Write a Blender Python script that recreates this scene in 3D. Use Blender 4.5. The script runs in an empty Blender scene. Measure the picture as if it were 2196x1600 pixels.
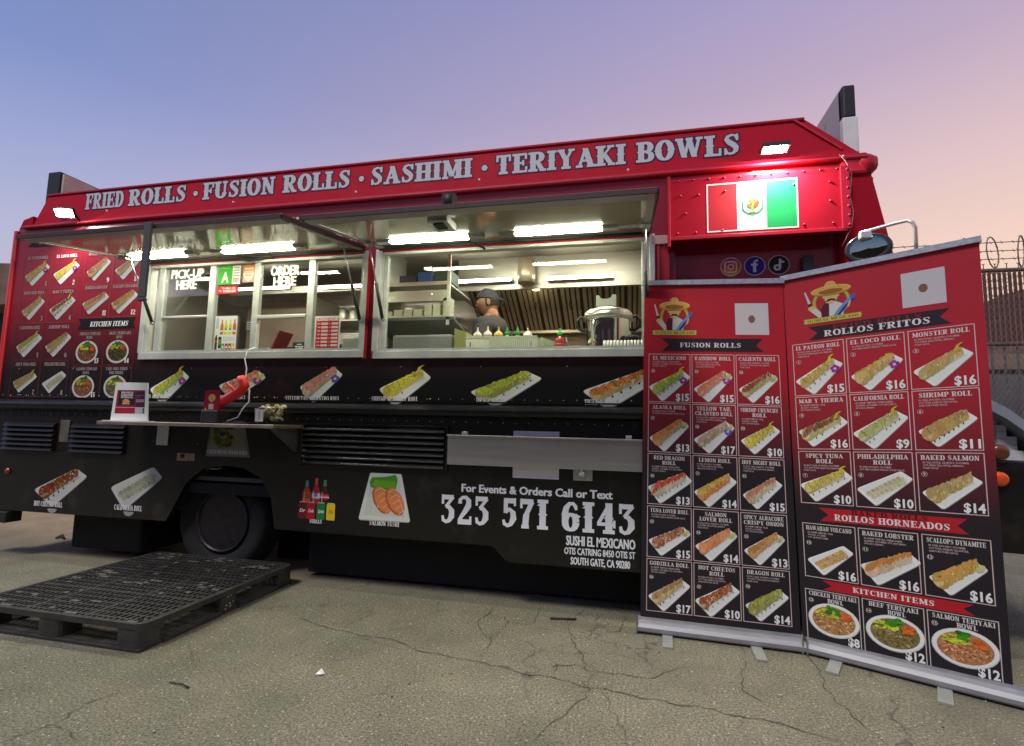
import bpy, bmesh, math, random
from mathutils import Vector, Matrix
from math import radians as rad, sin, cos, pi
random.seed(7)
sc = bpy.context.scene
# ------------------------------------------------------------------ camera
CAMPOS = Vector((0.0, -3.4, 1.2))
AX = Vector((0.975111, 0.220701, 0.021183))      # image right in world
AD = Vector((-0.001814, 0.103480, -0.994630))    # image down in world
AF = Vector((-0.221708, 0.969837, 0.101305))     # view direction
cam_d = bpy.data.cameras.new('camera'); cam = bpy.data.objects.new('camera', cam_d)
sc.collection.objects.link(cam); sc.camera = cam
m = Matrix((AX, -AD, -AF)).transposed().to_4x4(); m.translation = CAMPOS
cam.matrix_world = m
cam_d.sensor_width = 36.0; cam_d.lens = 1100 / 2196 * 36.0
cam_d.clip_start = 0.05; cam_d.clip_end = 900

def ray(u, v): return AX * (u - 1098) + AD * (v - 800) + AF * 1100
def pt(u, v, Y=0.0):
    """measured point of the photograph on the real plane Y=const"""
    r = ray(u, v); return CAMPOS + r * ((Y + 3.4) / r.y)
def gp(u, v, z=0.0):
    r = ray(u, v); return CAMPOS + r * ((z - 1.2) / r.z)

# ------------------------------------------------------------------ world: dusk sky
w = bpy.data.worlds.new('World'); sc.world = w; w.use_nodes = True
nt = w.node_tree; nt.nodes.clear()
def N(nt, t, **k):
    n = nt.nodes.new(t)
    for a, b in k.items(): setattr(n, a, b)
    return n
def ramp(nt, stops, inp=None, interp='LINEAR'):
    r = N(nt, 'ShaderNodeValToRGB'); r.color_ramp.interpolation = interp
    e = r.color_ramp.elements
    while len(e) > 1: e.remove(e[0])
    e[0].position = stops[0][0]; e[0].color = (*stops[0][1], 1)
    for p, c in stops[1:]:
        x = e.new(p); x.color = (*c, 1)
    if inp is not None: nt.links.new(inp, r.inputs[0])
    return r
def lin(c):
    return tuple((x / 255 / 12.92) if x / 255 <= .04045 else ((x / 255 + .055) / 1.055) ** 2.4 for x in c)
def L(*c): return lin(c)
SKY = 1.0
tc = N(nt, 'ShaderNodeTexCoord')
dp = N(nt, 'ShaderNodeVectorMath', operation='DOT_PRODUCT'); dp.inputs[1].default_value = (.75, .66, 0)
nt.links.new(tc.outputs['Generated'], dp.inputs[0])
sx = N(nt, 'ShaderNodeSeparateXYZ'); nt.links.new(tc.outputs['Generated'], sx.inputs[0])
mr = N(nt, 'ShaderNodeMapRange', interpolation_type='SMOOTHSTEP'); mr.inputs['From Min'].default_value = -.55; mr.inputs['From Max'].default_value = 1.0
nt.links.new(dp.outputs['Value'], mr.inputs['Value'])
cool = ramp(nt, [(0, L(196, 188, 204)), (.15, L(190, 187, 206)), (.26, L(176, 182, 216)), (.37, L(151, 165, 213)), (.48, L(120, 144, 202)), (.7, L(102, 126, 174)), (1, L(92, 114, 164))], sx.outputs['Z'])
warm = ramp(nt, [(0, L(255, 216, 170)), (.14, L(253, 221, 190)), (.27, L(246, 213, 196)), (.4, L(224, 195, 199)), (.53, L(194, 172, 196)), (.68, L(168, 158, 203)), (.85, L(132, 138, 182)), (1, L(112, 124, 174))], sx.outputs['Z'])
mx = N(nt, 'ShaderNodeMix', data_type='RGBA')
nt.links.new(mr.outputs[0], mx.inputs['Factor']); nt.links.new(cool.outputs[0], mx.inputs['A']); nt.links.new(warm.outputs[0], mx.inputs['B'])
bg = N(nt, 'ShaderNodeBackground'); bg.inputs['Strength'].default_value = SKY
nt.links.new(mx.outputs['Result'], bg.inputs['Color'])
wo = N(nt, 'ShaderNodeOutputWorld'); nt.links.new(bg.outputs[0], wo.inputs['Surface'])
# faint, very soft after-sunset skylight from the open lot behind the camera
sd = bpy.data.lights.new('sun', 'SUN'); sd.energy = 2.2; sd.angle = rad(14); sd.color = (1.0, .93, .86)
sun = bpy.data.objects.new('sun', sd); sc.collection.objects.link(sun)
sun.rotation_euler = Vector((.30, .62, -1.0)).to_track_quat('-Z', 'Y').to_euler()
sc.view_settings.view_transform = 'Standard'; sc.view_settings.look = 'None'
sc.view_settings.exposure = 0.0; sc.view_settings.gamma = 1.0
sc.render.engine = 'CYCLES'
sc.cycles.max_bounces = 8; sc.cycles.diffuse_bounces = 3; sc.cycles.glossy_bounces = 4; sc.cycles.transparent_max_bounces = 12
sc.cycles.sample_clamp_indirect = 4.0
sc.cycles.caustics_reflective = False; sc.cycles.caustics_refractive = False

# ------------------------------------------------------------------ materials
MATS = {}
def mat(name, col, rough=.6, metal=0.0, spec=.5, coat=0.0, noise=0.0, nscale=8.0, bump=0.0, bscale=60.0, emit=None, es=0.0, detail=4.0, stretch=None):
    if name in MATS: return MATS[name]
    M = bpy.data.materials.new(name); M.use_nodes = True; t = M.node_tree; b = t.nodes['Principled BSDF']
    b.inputs['Base Color'].default_value = (*col, 1); b.inputs['Roughness'].default_value = rough
    b.inputs['Metallic'].default_value = metal; b.inputs['Specular IOR Level'].default_value = spec
    b.inputs['Coat Weight'].default_value = coat; b.inputs['Coat Roughness'].default_value = .06
    if noise or bump:
        c = N(t, 'ShaderNodeTexCoord'); src = c.outputs['Object']
        if stretch:
            mp = N(t, 'ShaderNodeMapping'); mp.inputs['Scale'].default_value = stretch; t.links.new(src, mp.inputs[0]); src = mp.outputs[0]
    if noise:
        n = N(t, 'ShaderNodeTexNoise'); n.inputs['Scale'].default_value = nscale; n.inputs['Detail'].default_value = detail; n.inputs['Roughness'].default_value = .62
        t.links.new(src, n.inputs['Vector'])
        r = ramp(t, [(.25, tuple(x * (1 - noise) for x in col)), (.75, tuple(min(1, x * (1 + noise)) for x in col))], n.outputs['Fac'])
        t.links.new(r.outputs[0], b.inputs['Base Color'])
        r2 = N(t, 'ShaderNodeMapRange'); r2.inputs['To Min'].default_value = max(.02, rough * .75); r2.inputs['To Max'].default_value = min(1, rough * 1.3)
        t.links.new(n.outputs['Fac'], r2.inputs['Value']); t.links.new(r2.outputs[0], b.inputs['Roughness'])
    if bump:
        n = N(t, 'ShaderNodeTexNoise'); n.inputs['Scale'].default_value = bscale; n.inputs['Detail'].default_value = 3
        t.links.new(src, n.inputs['Vector'])
        bp = N(t, 'ShaderNodeBump'); bp.inputs['Strength'].default_value = bump; bp.inputs['Distance'].default_value = .01
        t.links.new(n.outputs['Fac'], bp.inputs['Height']); t.links.new(bp.outputs[0], b.inputs['Normal'])
    if emit:
        b.inputs['Emission Color'].default_value = (*emit, 1); b.inputs['Emission Strength'].default_value = es
    MATS[name] = M; return M

def glass_mat(name, tint=(.96, .98, .96), refl=1.0):
    if name in MATS: return MATS[name]
    M = bpy.data.materials.new(name); M.use_nodes = True; t = M.node_tree; t.nodes.clear()
    tr = N(t, 'ShaderNodeBsdfTransparent'); tr.inputs[0].default_value = (*tint, 1)
    gl = N(t, 'ShaderNodeBsdfGlossy'); gl.inputs['Roughness'].default_value = .02
    fr = N(t, 'ShaderNodeFresnel'); fr.inputs[0].default_value = 1.5
    mu = N(t, 'ShaderNodeMath', operation='MULTIPLY'); mu.inputs[1].default_value = refl; t.links.new(fr.outputs[0], mu.inputs[0])
    ms = N(t, 'ShaderNodeMixShader'); t.links.new(mu.outputs[0], ms.inputs[0]); t.links.new(tr.outputs[0], ms.inputs[1]); t.links.new(gl.outputs[0], ms.inputs[2])
    o = N(t, 'ShaderNodeOutputMaterial'); t.links.new(ms.outputs[0], o.inputs[0])
    MATS[name] = M; return M

def print_mat(name='printed_vinyl', rough=.35, coat=.0):
    if name in MATS: return MATS[name]
    M = bpy.data.materials.new(name); M.use_nodes = True; t = M.node_tree; b = t.nodes['Principled BSDF']
    a = N(t, 'ShaderNodeVertexColor'); a.layer_name = 'Col'
    t.links.new(a.outputs[0], b.inputs['Base Color'])
    b.inputs['Roughness'].default_value = rough; b.inputs['Coat Weight'].default_value = coat; b.inputs['Coat Roughness'].default_value = .08; b.inputs['Specular IOR Level'].default_value = .12
    MATS[name] = M; return M

def body_paint(name, zlo, zhi, red, blk, rough=.22, coat=1.0, dirt=.0, bumpy=.03, spec=.3):
    """vinyl wrap printed red above, fading to black below"""
    M = bpy.data.materials.new(name); M.use_nodes = True; t = M.node_tree; b = t.nodes['Principled BSDF']
    c = N(t, 'ShaderNodeTexCoord'); s = N(t, 'ShaderNodeSeparateXYZ'); t.links.new(c.outputs['Object'], s.inputs[0])
    mr = N(t, 'ShaderNodeMapRange', interpolation_type='SMOOTHSTEP'); mr.inputs['From Min'].default_value = zlo; mr.inputs['From Max'].default_value = zhi
    t.links.new(s.outputs['Z'], mr.inputs['Value'])
    n = N(t, 'ShaderNodeTexNoise'); n.inputs['Scale'].default_value = 3.5; n.inputs['Detail'].default_value = 6; n.inputs['Roughness'].default_value = .65
    t.links.new(c.outputs['Object'], n.inputs['Vector'])
    m1 = N(t, 'ShaderNodeMix', data_type='RGBA'); m1.inputs['A'].default_value = (*blk, 1); m1.inputs['B'].default_value = (*red, 1)
    t.links.new(mr.outputs[0], m1.inputs['Factor'])
    nr = ramp(t, [(.55, (0, 0, 0)), (.8, (1, 1, 1))], n.outputs['Fac'])
    m2 = N(t, 'ShaderNodeMix', data_type='RGBA'); m2.inputs['B'].default_value = (.10, .085, .07, 1)
    mm = N(t, 'ShaderNodeMath', operation='MULTIPLY'); mm.inputs[1].default_value = dirt
    t.links.new(nr.outputs[0], mm.inputs[0]); t.links.new(mm.outputs[0], m2.inputs['Factor']); t.links.new(m1.outputs['Result'], m2.inputs['A'])
    t.links.new(m2.outputs['Result'], b.inputs['Base Color'])
    rr = N(t, 'ShaderNodeMapRange'); rr.inputs['To Min'].default_value = rough * .7; rr.inputs['To Max'].default_value = rough * 1.5
    t.links.new(n.outputs['Fac'], rr.inputs['Value']); t.links.new(rr.outputs[0], b.inputs['Roughness'])
    b.inputs['Coat Weight'].default_value = coat; b.inputs['Coat Roughness'].default_value = .05; b.inputs['Specular IOR Level'].default_value = spec
    n2 = N(t, 'ShaderNodeTexNoise'); n2.inputs['Scale'].default_value = 2.2; n2.inputs['Detail'].default_value = 2
    t.links.new(c.outputs['Object'], n2.inputs['Vector'])
    bp = N(t, 'ShaderNodeBump'); bp.inputs['Strength'].default_value = bumpy * 8; bp.inputs['Distance'].default_value = .01
    t.links.new(n2.outputs['Fac'], bp.inputs['Height']); t.links.new(bp.outputs[0], b.inputs['Normal']); t.links.new(bp.outputs[0], b.inputs['Coat Normal'])
    MATS[name] = M; return M

RED = (.40, .010, .026)
m_wall = body_paint('truck_wrap_wall', 1.5, 2.25, (.25, .008, .02), (.009, .008, .008), rough=.3, coat=.15)
m_red = body_paint('truck_wrap_red', -9, -8, RED, RED, rough=.55, coat=.0, spec=.05)
m_low = body_paint('truck_wrap_black', 50, 51, (.3, 0, 0), (.0105, .009, .0075), rough=.3, coat=.18, dirt=.32)
m_rail = body_paint('truck_rail_red', -9, -8, (.42, .012, .028), RED, rough=.3, coat=.15)
m_blk = mat('black_rubber', (.012, .012, .013), .55, bump=.1)
m_tyre = mat('tyre_rubber', (.009, .009, .010), .85, noise=.4, nscale=25, bump=.3, bscale=120)
m_dark = mat('dark_underbody', (.009, .009, .010), .8, noise=.4, nscale=6)
m_steel = mat('stainless_steel', (.60, .60, .53), .42, .85, noise=.12, nscale=3, stretch=(1, 1, 14), bump=.02, bscale=40)
m_brush = mat('brushed_steel', (.56, .57, .57), .34, 1.0, noise=.2, nscale=6, stretch=(22, 1, 1), bump=.02, bscale=30)
m_alu = mat('aluminium_trim', (.66, .68, .64), .35, .45, noise=.10, nscale=12)
m_aluw = mat('anodised_aluminium', (.30, .30, .32), .55, .45, noise=.18, nscale=10, stretch=(1, 1, 6))
m_white = mat('white_plastic', (.78, .80, .76), .4, noise=.05)
m_whitep = mat('white_paint', (.72, .72, .72), .5, noise=.12, nscale=5)
m_grey = mat('grey_plastic', (.34, .36, .37), .4, noise=.1)
m_liner = mat('interior_wall_panel', (.46, .43, .37), .35, .5, noise=.15, nscale=2.5)
m_ceil = mat('interior_ceiling_panel', (.42, .38, .30), .45, .3, noise=.2, nscale=3)
m_floor_in = mat('interior_floor', (.08, .07, .06), .6, noise=.3)
m_glass = glass_mat('window_glass', refl=.45)
m_clear = glass_mat('clear_plastic', (.90, .91, .90), 1.3)
m_prn = print_mat(rough=.6); m_prnm = print_mat('banner_print', .55); m_card = print_mat('card_print', .5)
m_led = mat('led_tube_lit', (1, 1, 1), .5, emit=(1.0, 1.0, .72), es=85)
m_ledi = mat('led_strip_lit', (1, 1, 1), .5, emit=(1.0, .97, .80), es=60)
m_ledc = mat('added_diffuser_lit', (1, 1, 1), .5, emit=(1.0, .93, .76), es=48)
m_flood = mat('flood_lens_lit', (1, 1, 1), .5, emit=(1.0, .96, .88), es=1300)
m_bulb = mat('bulb_lit', (1, 1, 1), .5, emit=(1.0, .74, .42), es=60)
m_amber = mat('amber_lens', (.75, .09, .01), .25, coat=.6)
m_amberd = mat('amber_lens_brown', (.13, .035, .015), .3, coat=.6)  # darker brown version of the amber lens

# ------------------------------------------------------------------ mesh helpers
COL = sc.collection
def link(o, parent=None):
    COL.objects.link(o)
    if parent is not None:
        o.parent = parent
        o.matrix_parent_inverse = Matrix.Identity(4)
        if o.get('_w', 0): pass
    return o
ROOTLOC = {}
class MB:
    def __init__(s): s.v = []; s.f = []; s.m = []; s.sm = []
    def face(s, pts, mi=0, smooth=False):
        n = len(s.v); s.v += [tuple(p) for p in pts]; s.f.append(tuple(range(n, n + len(pts)))); s.m.append(mi); s.sm.append(smooth)
    def box(s, x0, x1, y0, y1, z0, z1, mi=0, bev=0.0):
        if bev > 0:
            return s.bbox(x0, x1, y0, y1, z0, z1, mi, bev)
        n = len(s.v)
        s.v += [(x, y, z) for x in (x0, x1) for y in (y0, y1) for z in (z0, z1)]
        for q in ((0, 1, 3, 2), (4, 6, 7, 5), (0, 4, 5, 1), (2, 3, 7, 6), (0, 2, 6, 4), (1, 5, 7, 3)):
            s.f.append(tuple(n + i for i in q)); s.m.append(mi); s.sm.append(False)
        return s
    def bbox(s, x0, x1, y0, y1, z0, z1, mi, b):
        bm = bmesh.new(); bmesh.ops.create_cube(bm, size=1)
        for v in bm.verts: v.co = Vector(((x0 + x1) / 2 + v.co.x * (x1 - x0), (y0 + y1) / 2 + v.co.y * (y1 - y0), (z0 + z1) / 2 + v.co.z * (z1 - z0)))
        bmesh.ops.bevel(bm, geom=bm.edges[:], offset=b, segments=2, affect='EDGES', profile=.5)
        s.addbm(bm, mi); return s
    def addbm(s, bm, mi=0, smooth=False, M=None):
        n = len(s.v); bm.verts.index_update()
        for v in bm.verts: s.v.append(tuple((M @ v.co) if M else v.co))
        for f in bm.faces: s.f.append(tuple(n + v.index for v in f.verts)); s.m.append(mi); s.sm.append(smooth)
        bm.free()
    def tube(s, path, r, n=8, mi=0, cap=True, smooth=True):
        path = [Vector(p) for p in path]; rs = r if isinstance(r, (list, tuple)) else [r] * len(path)
        base = len(s.v); up = Vector((0, 0, 1)); prev = None
        for i, p in enumerate(path):
            d = (path[min(i + 1, len(path) - 1)] - path[max(i - 1, 0)]).normalized()
            if prev is None:
                a = d.cross(up) if abs(d.dot(up)) < .95 else d.cross(Vector((1, 0, 0)))
            else: a = prev - d * prev.dot(d)
            a.normalize(); prev = a; b = d.cross(a)
            for k in range(n):
                t = 2 * pi * k / n; s.v.append(tuple(p + (a * cos(t) + b * sin(t)) * rs[i]))
        for i in range(len(path) - 1):
            for k in range(n):
                s.f.append((base + i * n + k, base + i * n + (k + 1) % n, base + (i + 1) * n + (k + 1) % n, base + (i + 1) * n + k)); s.m.append(mi); s.sm.append(smooth)
        if cap:
            s.f.append(tuple(base + k for k in range(n))[::-1]); s.m.append(mi); s.sm.append(False)
            e = base + (len(path) - 1) * n; s.f.append(tuple(e + k for k in range(n))); s.m.append(mi); s.sm.append(False)
        return s
    def lathe(s, prof, c=(0, 0, 0), axis='z', n=20, mi=0, smooth=True, mis=None):
        base = len(s.v); c = Vector(c)
        for r, h in prof:
            for k in range(n):
                t = 2 * pi * k / n; a, b = r * cos(t), r * sin(t)
                p = {'z': Vector((a, b, h)), 'y': Vector((a, h, b)), 'x': Vector((h, a, b))}[axis]
                s.v.append(tuple(c + p))
        for i in range(len(prof) - 1):
            for k in range(n):
                s.f.append((base + i * n + k, base + i * n + (k + 1) % n, base + (i + 1) * n + (k + 1) % n, base + (i + 1) * n + k)); s.m.append(mis[i] if mis else mi); s.sm.append(smooth)
        for e, fl in ((0, True), (len(prof) - 1, False)):
            if prof[e][0] > 1e-5:
                q = tuple(base + e * n + k for k in range(n)); s.f.append(q[::-1] if fl else q); s.m.append(mis[min(e, len(prof) - 2)] if mis else mi); s.sm.append(False)
        return s
    def prism(s, poly, y0, y1, mi=0, plane='xz'):
        """extrude a 2D polygon; plane xz extrudes along y, yz along x, xy along z"""
        def P3(a, b, h): return {'xz': (a, h, b), 'yz': (h, a, b), 'xy': (a, b, h)}[plane]
        n = len(poly); base = len(s.v)
        s.v += [P3(a, b, y0) for a, b in poly] + [P3(a, b, y1) for a, b in poly]
        s.f += [tuple(base + i for i in range(n))[::-1], tuple(base + n + i for i in range(n))]; s.m += [mi] * 2; s.sm += [False] * 2
        for i in range(n):
            j = (i + 1) % n; s.f.append((base + i, base + j, base + n + j, base + n + i)); s.m.append(mi); s.sm.append(False)
        return s
    def obox(s, a, b, w, h, mi=0, up=(0, 0, 1)):
        """box along segment a-b, width w, height h"""
        a = Vector(a); b = Vector(b); d = (b - a).normalized(); up = Vector(up); x = d.cross(up).normalized(); u = x.cross(d)
        n = len(s.v)
        for p in (a, b):
            for i, j in ((-1, -1), (1, -1), (1, 1), (-1, 1)): s.v.append(tuple(p + x * i * w / 2 + u * j * h / 2))
        for q in ((3, 2, 1, 0), (4, 5, 6, 7), (0, 1, 5, 4), (1, 2, 6, 5), (2, 3, 7, 6), (3, 0, 4, 7)):
            s.f.append(tuple(n + i for i in q)); s.m.append(mi); s.sm.append(False)
        return s
    def build(s, name, mats, parent=None, recalc=True, fix=None):
        me = bpy.data.meshes.new(name)
        off = ROOTLOC.get(parent.name, Vector()) if parent is not None else Vector()
        me.from_pydata([(x - off.x, y - off.y, z - off.z) for x, y, z in s.v], [], s.f)
        if not isinstance(mats, (list, tuple)): mats = [mats]
        for M in mats: me.materials.append(M)
        me.polygons.foreach_set('material_index', s.m); me.polygons.foreach_set('use_smooth', s.sm)
        if recalc:
            bm = bmesh.new(); bm.from_mesh(me); bmesh.ops.recalc_face_normals(bm, faces=bm.faces[:]); bm.to_mesh(me); bm.free()
        o = bpy.data.objects.new(name, me); COL.objects.link(o)
        if parent is not None:
            o.parent = parent; ROOTLOC[o.name] = off
        return o
def tag(o, label=None, cat=None, group=None, kind=None):
    if label: o['label'] = label
    if cat: o['category'] = cat
    if group: o['group'] = group
    if kind: o['kind'] = kind
    return o
def thing(name, loc, label, cat, group=None):
    o = bpy.data.objects.new(name, None); o.empty_display_size = .1; COL.objects.link(o); o.location = loc
    ROOTLOC[o.name] = Vector(loc); return tag(o, label, cat, group)
def solo(mb, name, mats, loc, label, cat, group=None):
    """a thing that is a single mesh, origin at its base"""
    loc = Vector(loc); mb.v = [(x - loc.x, y - loc.y, z - loc.z) for x, y, z in mb.v]
    o = mb.build(name, mats); o.location = loc; ROOTLOC[o.name] = loc
    return tag(o, label, cat, group)
def struct(mb, name, mats): return tag(mb.build(name, mats), kind='structure')
def copy_tree(src, loc, label, rotz=0, group=None):
    r = src.copy(); COL.objects.link(r); r.location = loc; r.rotation_euler = (0, 0, rotz); r['label'] = label
    if group: r['group'] = group
    for ch in src.children:
        c = ch.copy(); COL.objects.link(c); c.parent = r
        for g in ch.children:
            d = g.copy(); COL.objects.link(d); d.parent = c
    return r

# ------------------------------------------------------------------ printing: flat art drawn as thin coloured polygons
_tx = {}
def text_tris(s, bold=.0, res=2):
    key = (s, bold, res)
    if key in _tx: return _tx[key]
    c = bpy.data.curves.new('t', 'FONT'); c.body = s; c.offset = bold; c.resolution_u = res; c.size = 1.0; c.fill_mode = 'FRONT'
    o = bpy.data.objects.new('t', c); COL.objects.link(o)
    dg = bpy.context.evaluated_depsgraph_get()
    me = bpy.data.meshes.new_from_object(o.evaluated_get(dg))
    vs = [(v.co.x, v.co.y) for v in me.vertices]; fs = [tuple(p.vertices) for p in me.polygons]
    bpy.data.objects.remove(o); bpy.data.meshes.remove(me); bpy.data.curves.remove(c)
    if not vs: vs = [(0, 0)]
    _tx[key] = (vs, fs); return _tx[key]
_cap = None
def cap_h():
    global _cap
    if _cap is None: _cap = max(v[1] for v in text_tris('H')[0])
    return _cap

T_, t_ = .21, .075
def arc(cx, cy, rx, ry, a0, a1, n=12): return ('S', [(cx + rx * cos(rad(a0 + (a1 - a0) * i / n)), cy + ry * sin(rad(a0 + (a1 - a0) * i / n))) for i in range(n + 1)])
def V(x, y0=0, y1=1, w=T_, s='tb'): return ('V', x, y0, y1, w, s)
def H(x0, x1, y, w=t_): return ('H', x0, x1, y, w)
def Dg(x0, y0, x1, y1, w): return ('D', x0, y0, x1, y1, w)
def K(x, y0, y1, w=.06): return ('K', x, y0, y1, w)
def Sf(x, y, h=.15): return ('H', x - h, x + h, y, .085)
G = {
 'A': (.80, [Dg(.14, .04, .40, .98, .09), Dg(.38, .98, .64, .04, T_), H(.2, .6, .33), Sf(.13, .04, .13), Sf(.65, .04, .17)]),
 'B': (.72, [V(.19), arc(.38, .74, .20, .225, -90, 90), arc(.38, .26, .23, .225, -90, 90), H(.19, .4, .965), H(.19, .4, .51), H(.19, .4, .035)]),
 'C': (.72, [arc(.38, .5, .26, .46, 50, 310), K(.63, .66, .97), K(.62, .05, .24, .04)]),
 'D': (.76, [V(.19), arc(.34, .5, .30, .465, -90, 90), H(.19, .36, .965), H(.19, .36, .035)]),
 'E': (.68, [V(.19), H(.19, .6, .96), H(.19, .46, .5), H(.19, .62, .04), K(.6, .72, 1), K(.48, .38, .62), K(.62, 0, .28)]),
 'F': (.64, [V(.19), H(.19, .6, .96), H(.19, .46, .5), K(.6, .70, 1), K(.48, .36, .64)]),
 'G': (.76, [arc(.38, .5, .26, .46, 50, 318), K(.63, .66, .97), V(.62, .06, .44, .15, ''), Sf(.62, .44, .13)]),
 'H': (.82, [V(.19), V(.63), H(.19, .63, .5)]),
 'I': (.38, [V(.19)]),
 'J': (.58, [V(.42, .25, 1, T_, 't'), arc(.26, .26, .16, .21, 180, 360)]),
 'K': (.80, [V(.19), Dg(.62, .96, .26, .42, .085), Dg(.34, .58, .64, .04, .19), Sf(.62, .96, .13), Sf(.66, .04, .13)]),
 'L': (.64, [V(.19), H(.19, .58, .04), K(.59, 0, .32)]),
 'M': (1.0, [V(.17, 0, 1, .10), Dg(.20, .98, .5, .1, T_), Dg(.5, .1, .76, .98, .085), V(.81)]),
 'N': (.80, [V(.17, 0, 1, .10, 'tb'), Dg(.18, .96, .62, .04, T_), V(.64, 0, 1, .10, 't')]),
 'O': (.76, [arc(.38, .5, .265, .465, 0, 360, 20)]),
 'P': (.70, [V(.19), arc(.38, .72, .21, .245, -90, 90), H(.19, .4, .965), H(.19, .4, .475)]),
 'Q': (.76, [arc(.38, .5, .265, .465, 0, 360, 20), Dg(.4, .25, .66, -.05, .1)]),
 'R': (.78, [V(.19), arc(.38, .74, .20, .225, -90, 90), H(.19, .4, .965), H(.19, .4, .51), Dg(.38, .5, .60, .05, .19), Sf(.64, .04, .12)]),
 'S': (.66, [('W', [(.54, .78, .06), (.50, .92, .07), (.36, .965, .075), (.20, .90, .10), (.15, .76, .15), (.24, .62, .19), (.40, .48, .21), (.51, .34, .19), (.50, .18, .14), (.40, .07, .09), (.28, .035, .075), (.16, .09, .07), (.11, .24, .06)]), K(.56, .70, .98, .05), K(.10, .02, .30, .05)]),
 'T': (.74, [V(.37), H(.08, .66, .96), K(.08, .68, 1), K(.66, .68, 1)]),
 'U': (.80, [V(.19, .3, 1, T_, 't'), V(.64, .3, 1, .09, 't'), arc(.415, .32, .22, .285, 180, 360)]),
 'V': (.78, [Dg(.17, .96, .40, .03, T_), Dg(.40, .03, .62, .96, .085), Sf(.16, .96, .16), Sf(.63, .96, .13)]),
 'W': (1.12, [Dg(.16, .96, .36, .04, .19), Dg(.36, .04, .54, .9, .08), Dg(.54, .96, .76, .04, .19), Dg(.76, .04, .95, .96, .08), Sf(.15, .96, .14), Sf(.56, .96, .12), Sf(.96, .96, .12)]),
 'X': (.80, [Dg(.17, .96, .62, .04, T_), Dg(.62, .96, .17, .04, .085), Sf(.17, .96, .13), Sf(.62, .96, .12), Sf(.17, .04, .12), Sf(.63, .04, .13)]),
 'Y': (.78, [Dg(.16, .96, .38, .44, .19), Dg(.62, .96, .40, .44, .085), V(.39, 0, .5, T_, 'b'), Sf(.16, .96, .14), Sf(.63, .96, .12)]),
 'Z': (.66, [H(.1, .58, .96), H(.08, .6, .04), Dg(.5, .94, .16, .06, .19), K(.1, .72, 1), K(.6, 0, .28)]),
 '0': (.64, [arc(.32, .5, .20, .465, 0, 360, 20)]),
 '1': (.46, [V(.25), Dg(.25, .95, .08, .80, .08)]),
 '2': (.66, [('W', [(.14, .72, .13), (.14, .86, .10), (.24, .95, .08), (.38, .955, .10), (.50, .84, .17), (.49, .66, .20), (.36, .46, .16), (.22, .28, .11), (.12, .12, .10)]), H(.08, .58, .07, .15), K(.58, .0, .26, .06)]),
 '3': (.64, [H(.1, .54, .93, .13), K(.11, .70, 1.0, .06), Dg(.52, .92, .26, .60, .12), ('W', [(.24, .60, .08), (.38, .57, .12), (.49, .44, .19), (.49, .24, .2), (.38, .08, .12), (.26, .04, .09), (.14, .10, .10), (.11, .26, .06)])]),
 '4': (.70, [V(.46, 0, 1, T_, 'b'), Dg(.46, .96, .10, .34, .10), H(.06, .66, .30, .08), K(.65, .2, .42, .05)]),
 '5': (.64, [V(.19, .50, .96, .13, ''), H(.14, .54, .92, .14), K(.55, .76, 1.0, .05), ('W', [(.18, .52, .10), (.34, .62, .10), (.48, .50, .18), (.50, .30, .21), (.40, .10, .13), (.27, .04, .09), (.14, .10, .10), (.10, .24, .06)])]),
 '6': (.68, [arc(.34, .30, .20, .26, 0, 360, 18), ('W', [(.14, .34, .19), (.13, .56, .20), (.18, .78, .17), (.30, .93, .10), (.44, .94, .08), (.52, .84, .10), (.55, .72, .05)])]),
 '7': (.64, [H(.1, .56, .92, .15), K(.11, .70, 1, .06), Dg(.52, .90, .30, .45, .16), Dg(.31, .48, .27, .03, .20), Sf(.27, .04, .13)]),
 '8': (.64, [arc(.32, .74, .16, .215, 0, 360, 16), arc(.32, .26, .19, .235, 0, 360, 16)]),
 '9': (.68, [arc(.32, .70, .20, .26, 0, 360, 18), ('W', [(.52, .66, .19), (.53, .44, .20), (.48, .22, .17), (.36, .07, .10), (.22, .06, .08), (.14, .16, .10), (.11, .28, .05)])]),
 '.': (.26, [('W', [(.08, .06, .12), (.18, .06, .12)])]), "'": (.2, [K(.1, .7, 1, .1)]), '-': (.4, [H(.06, .34, .45, .12)]),
 '&': (.8, [arc(.36, .76, .14, .19, 0, 360, 14), arc(.34, .27, .22, .24, 0, 360, 16), Dg(.3, .6, .7, .05, .15)]),
}
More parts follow.
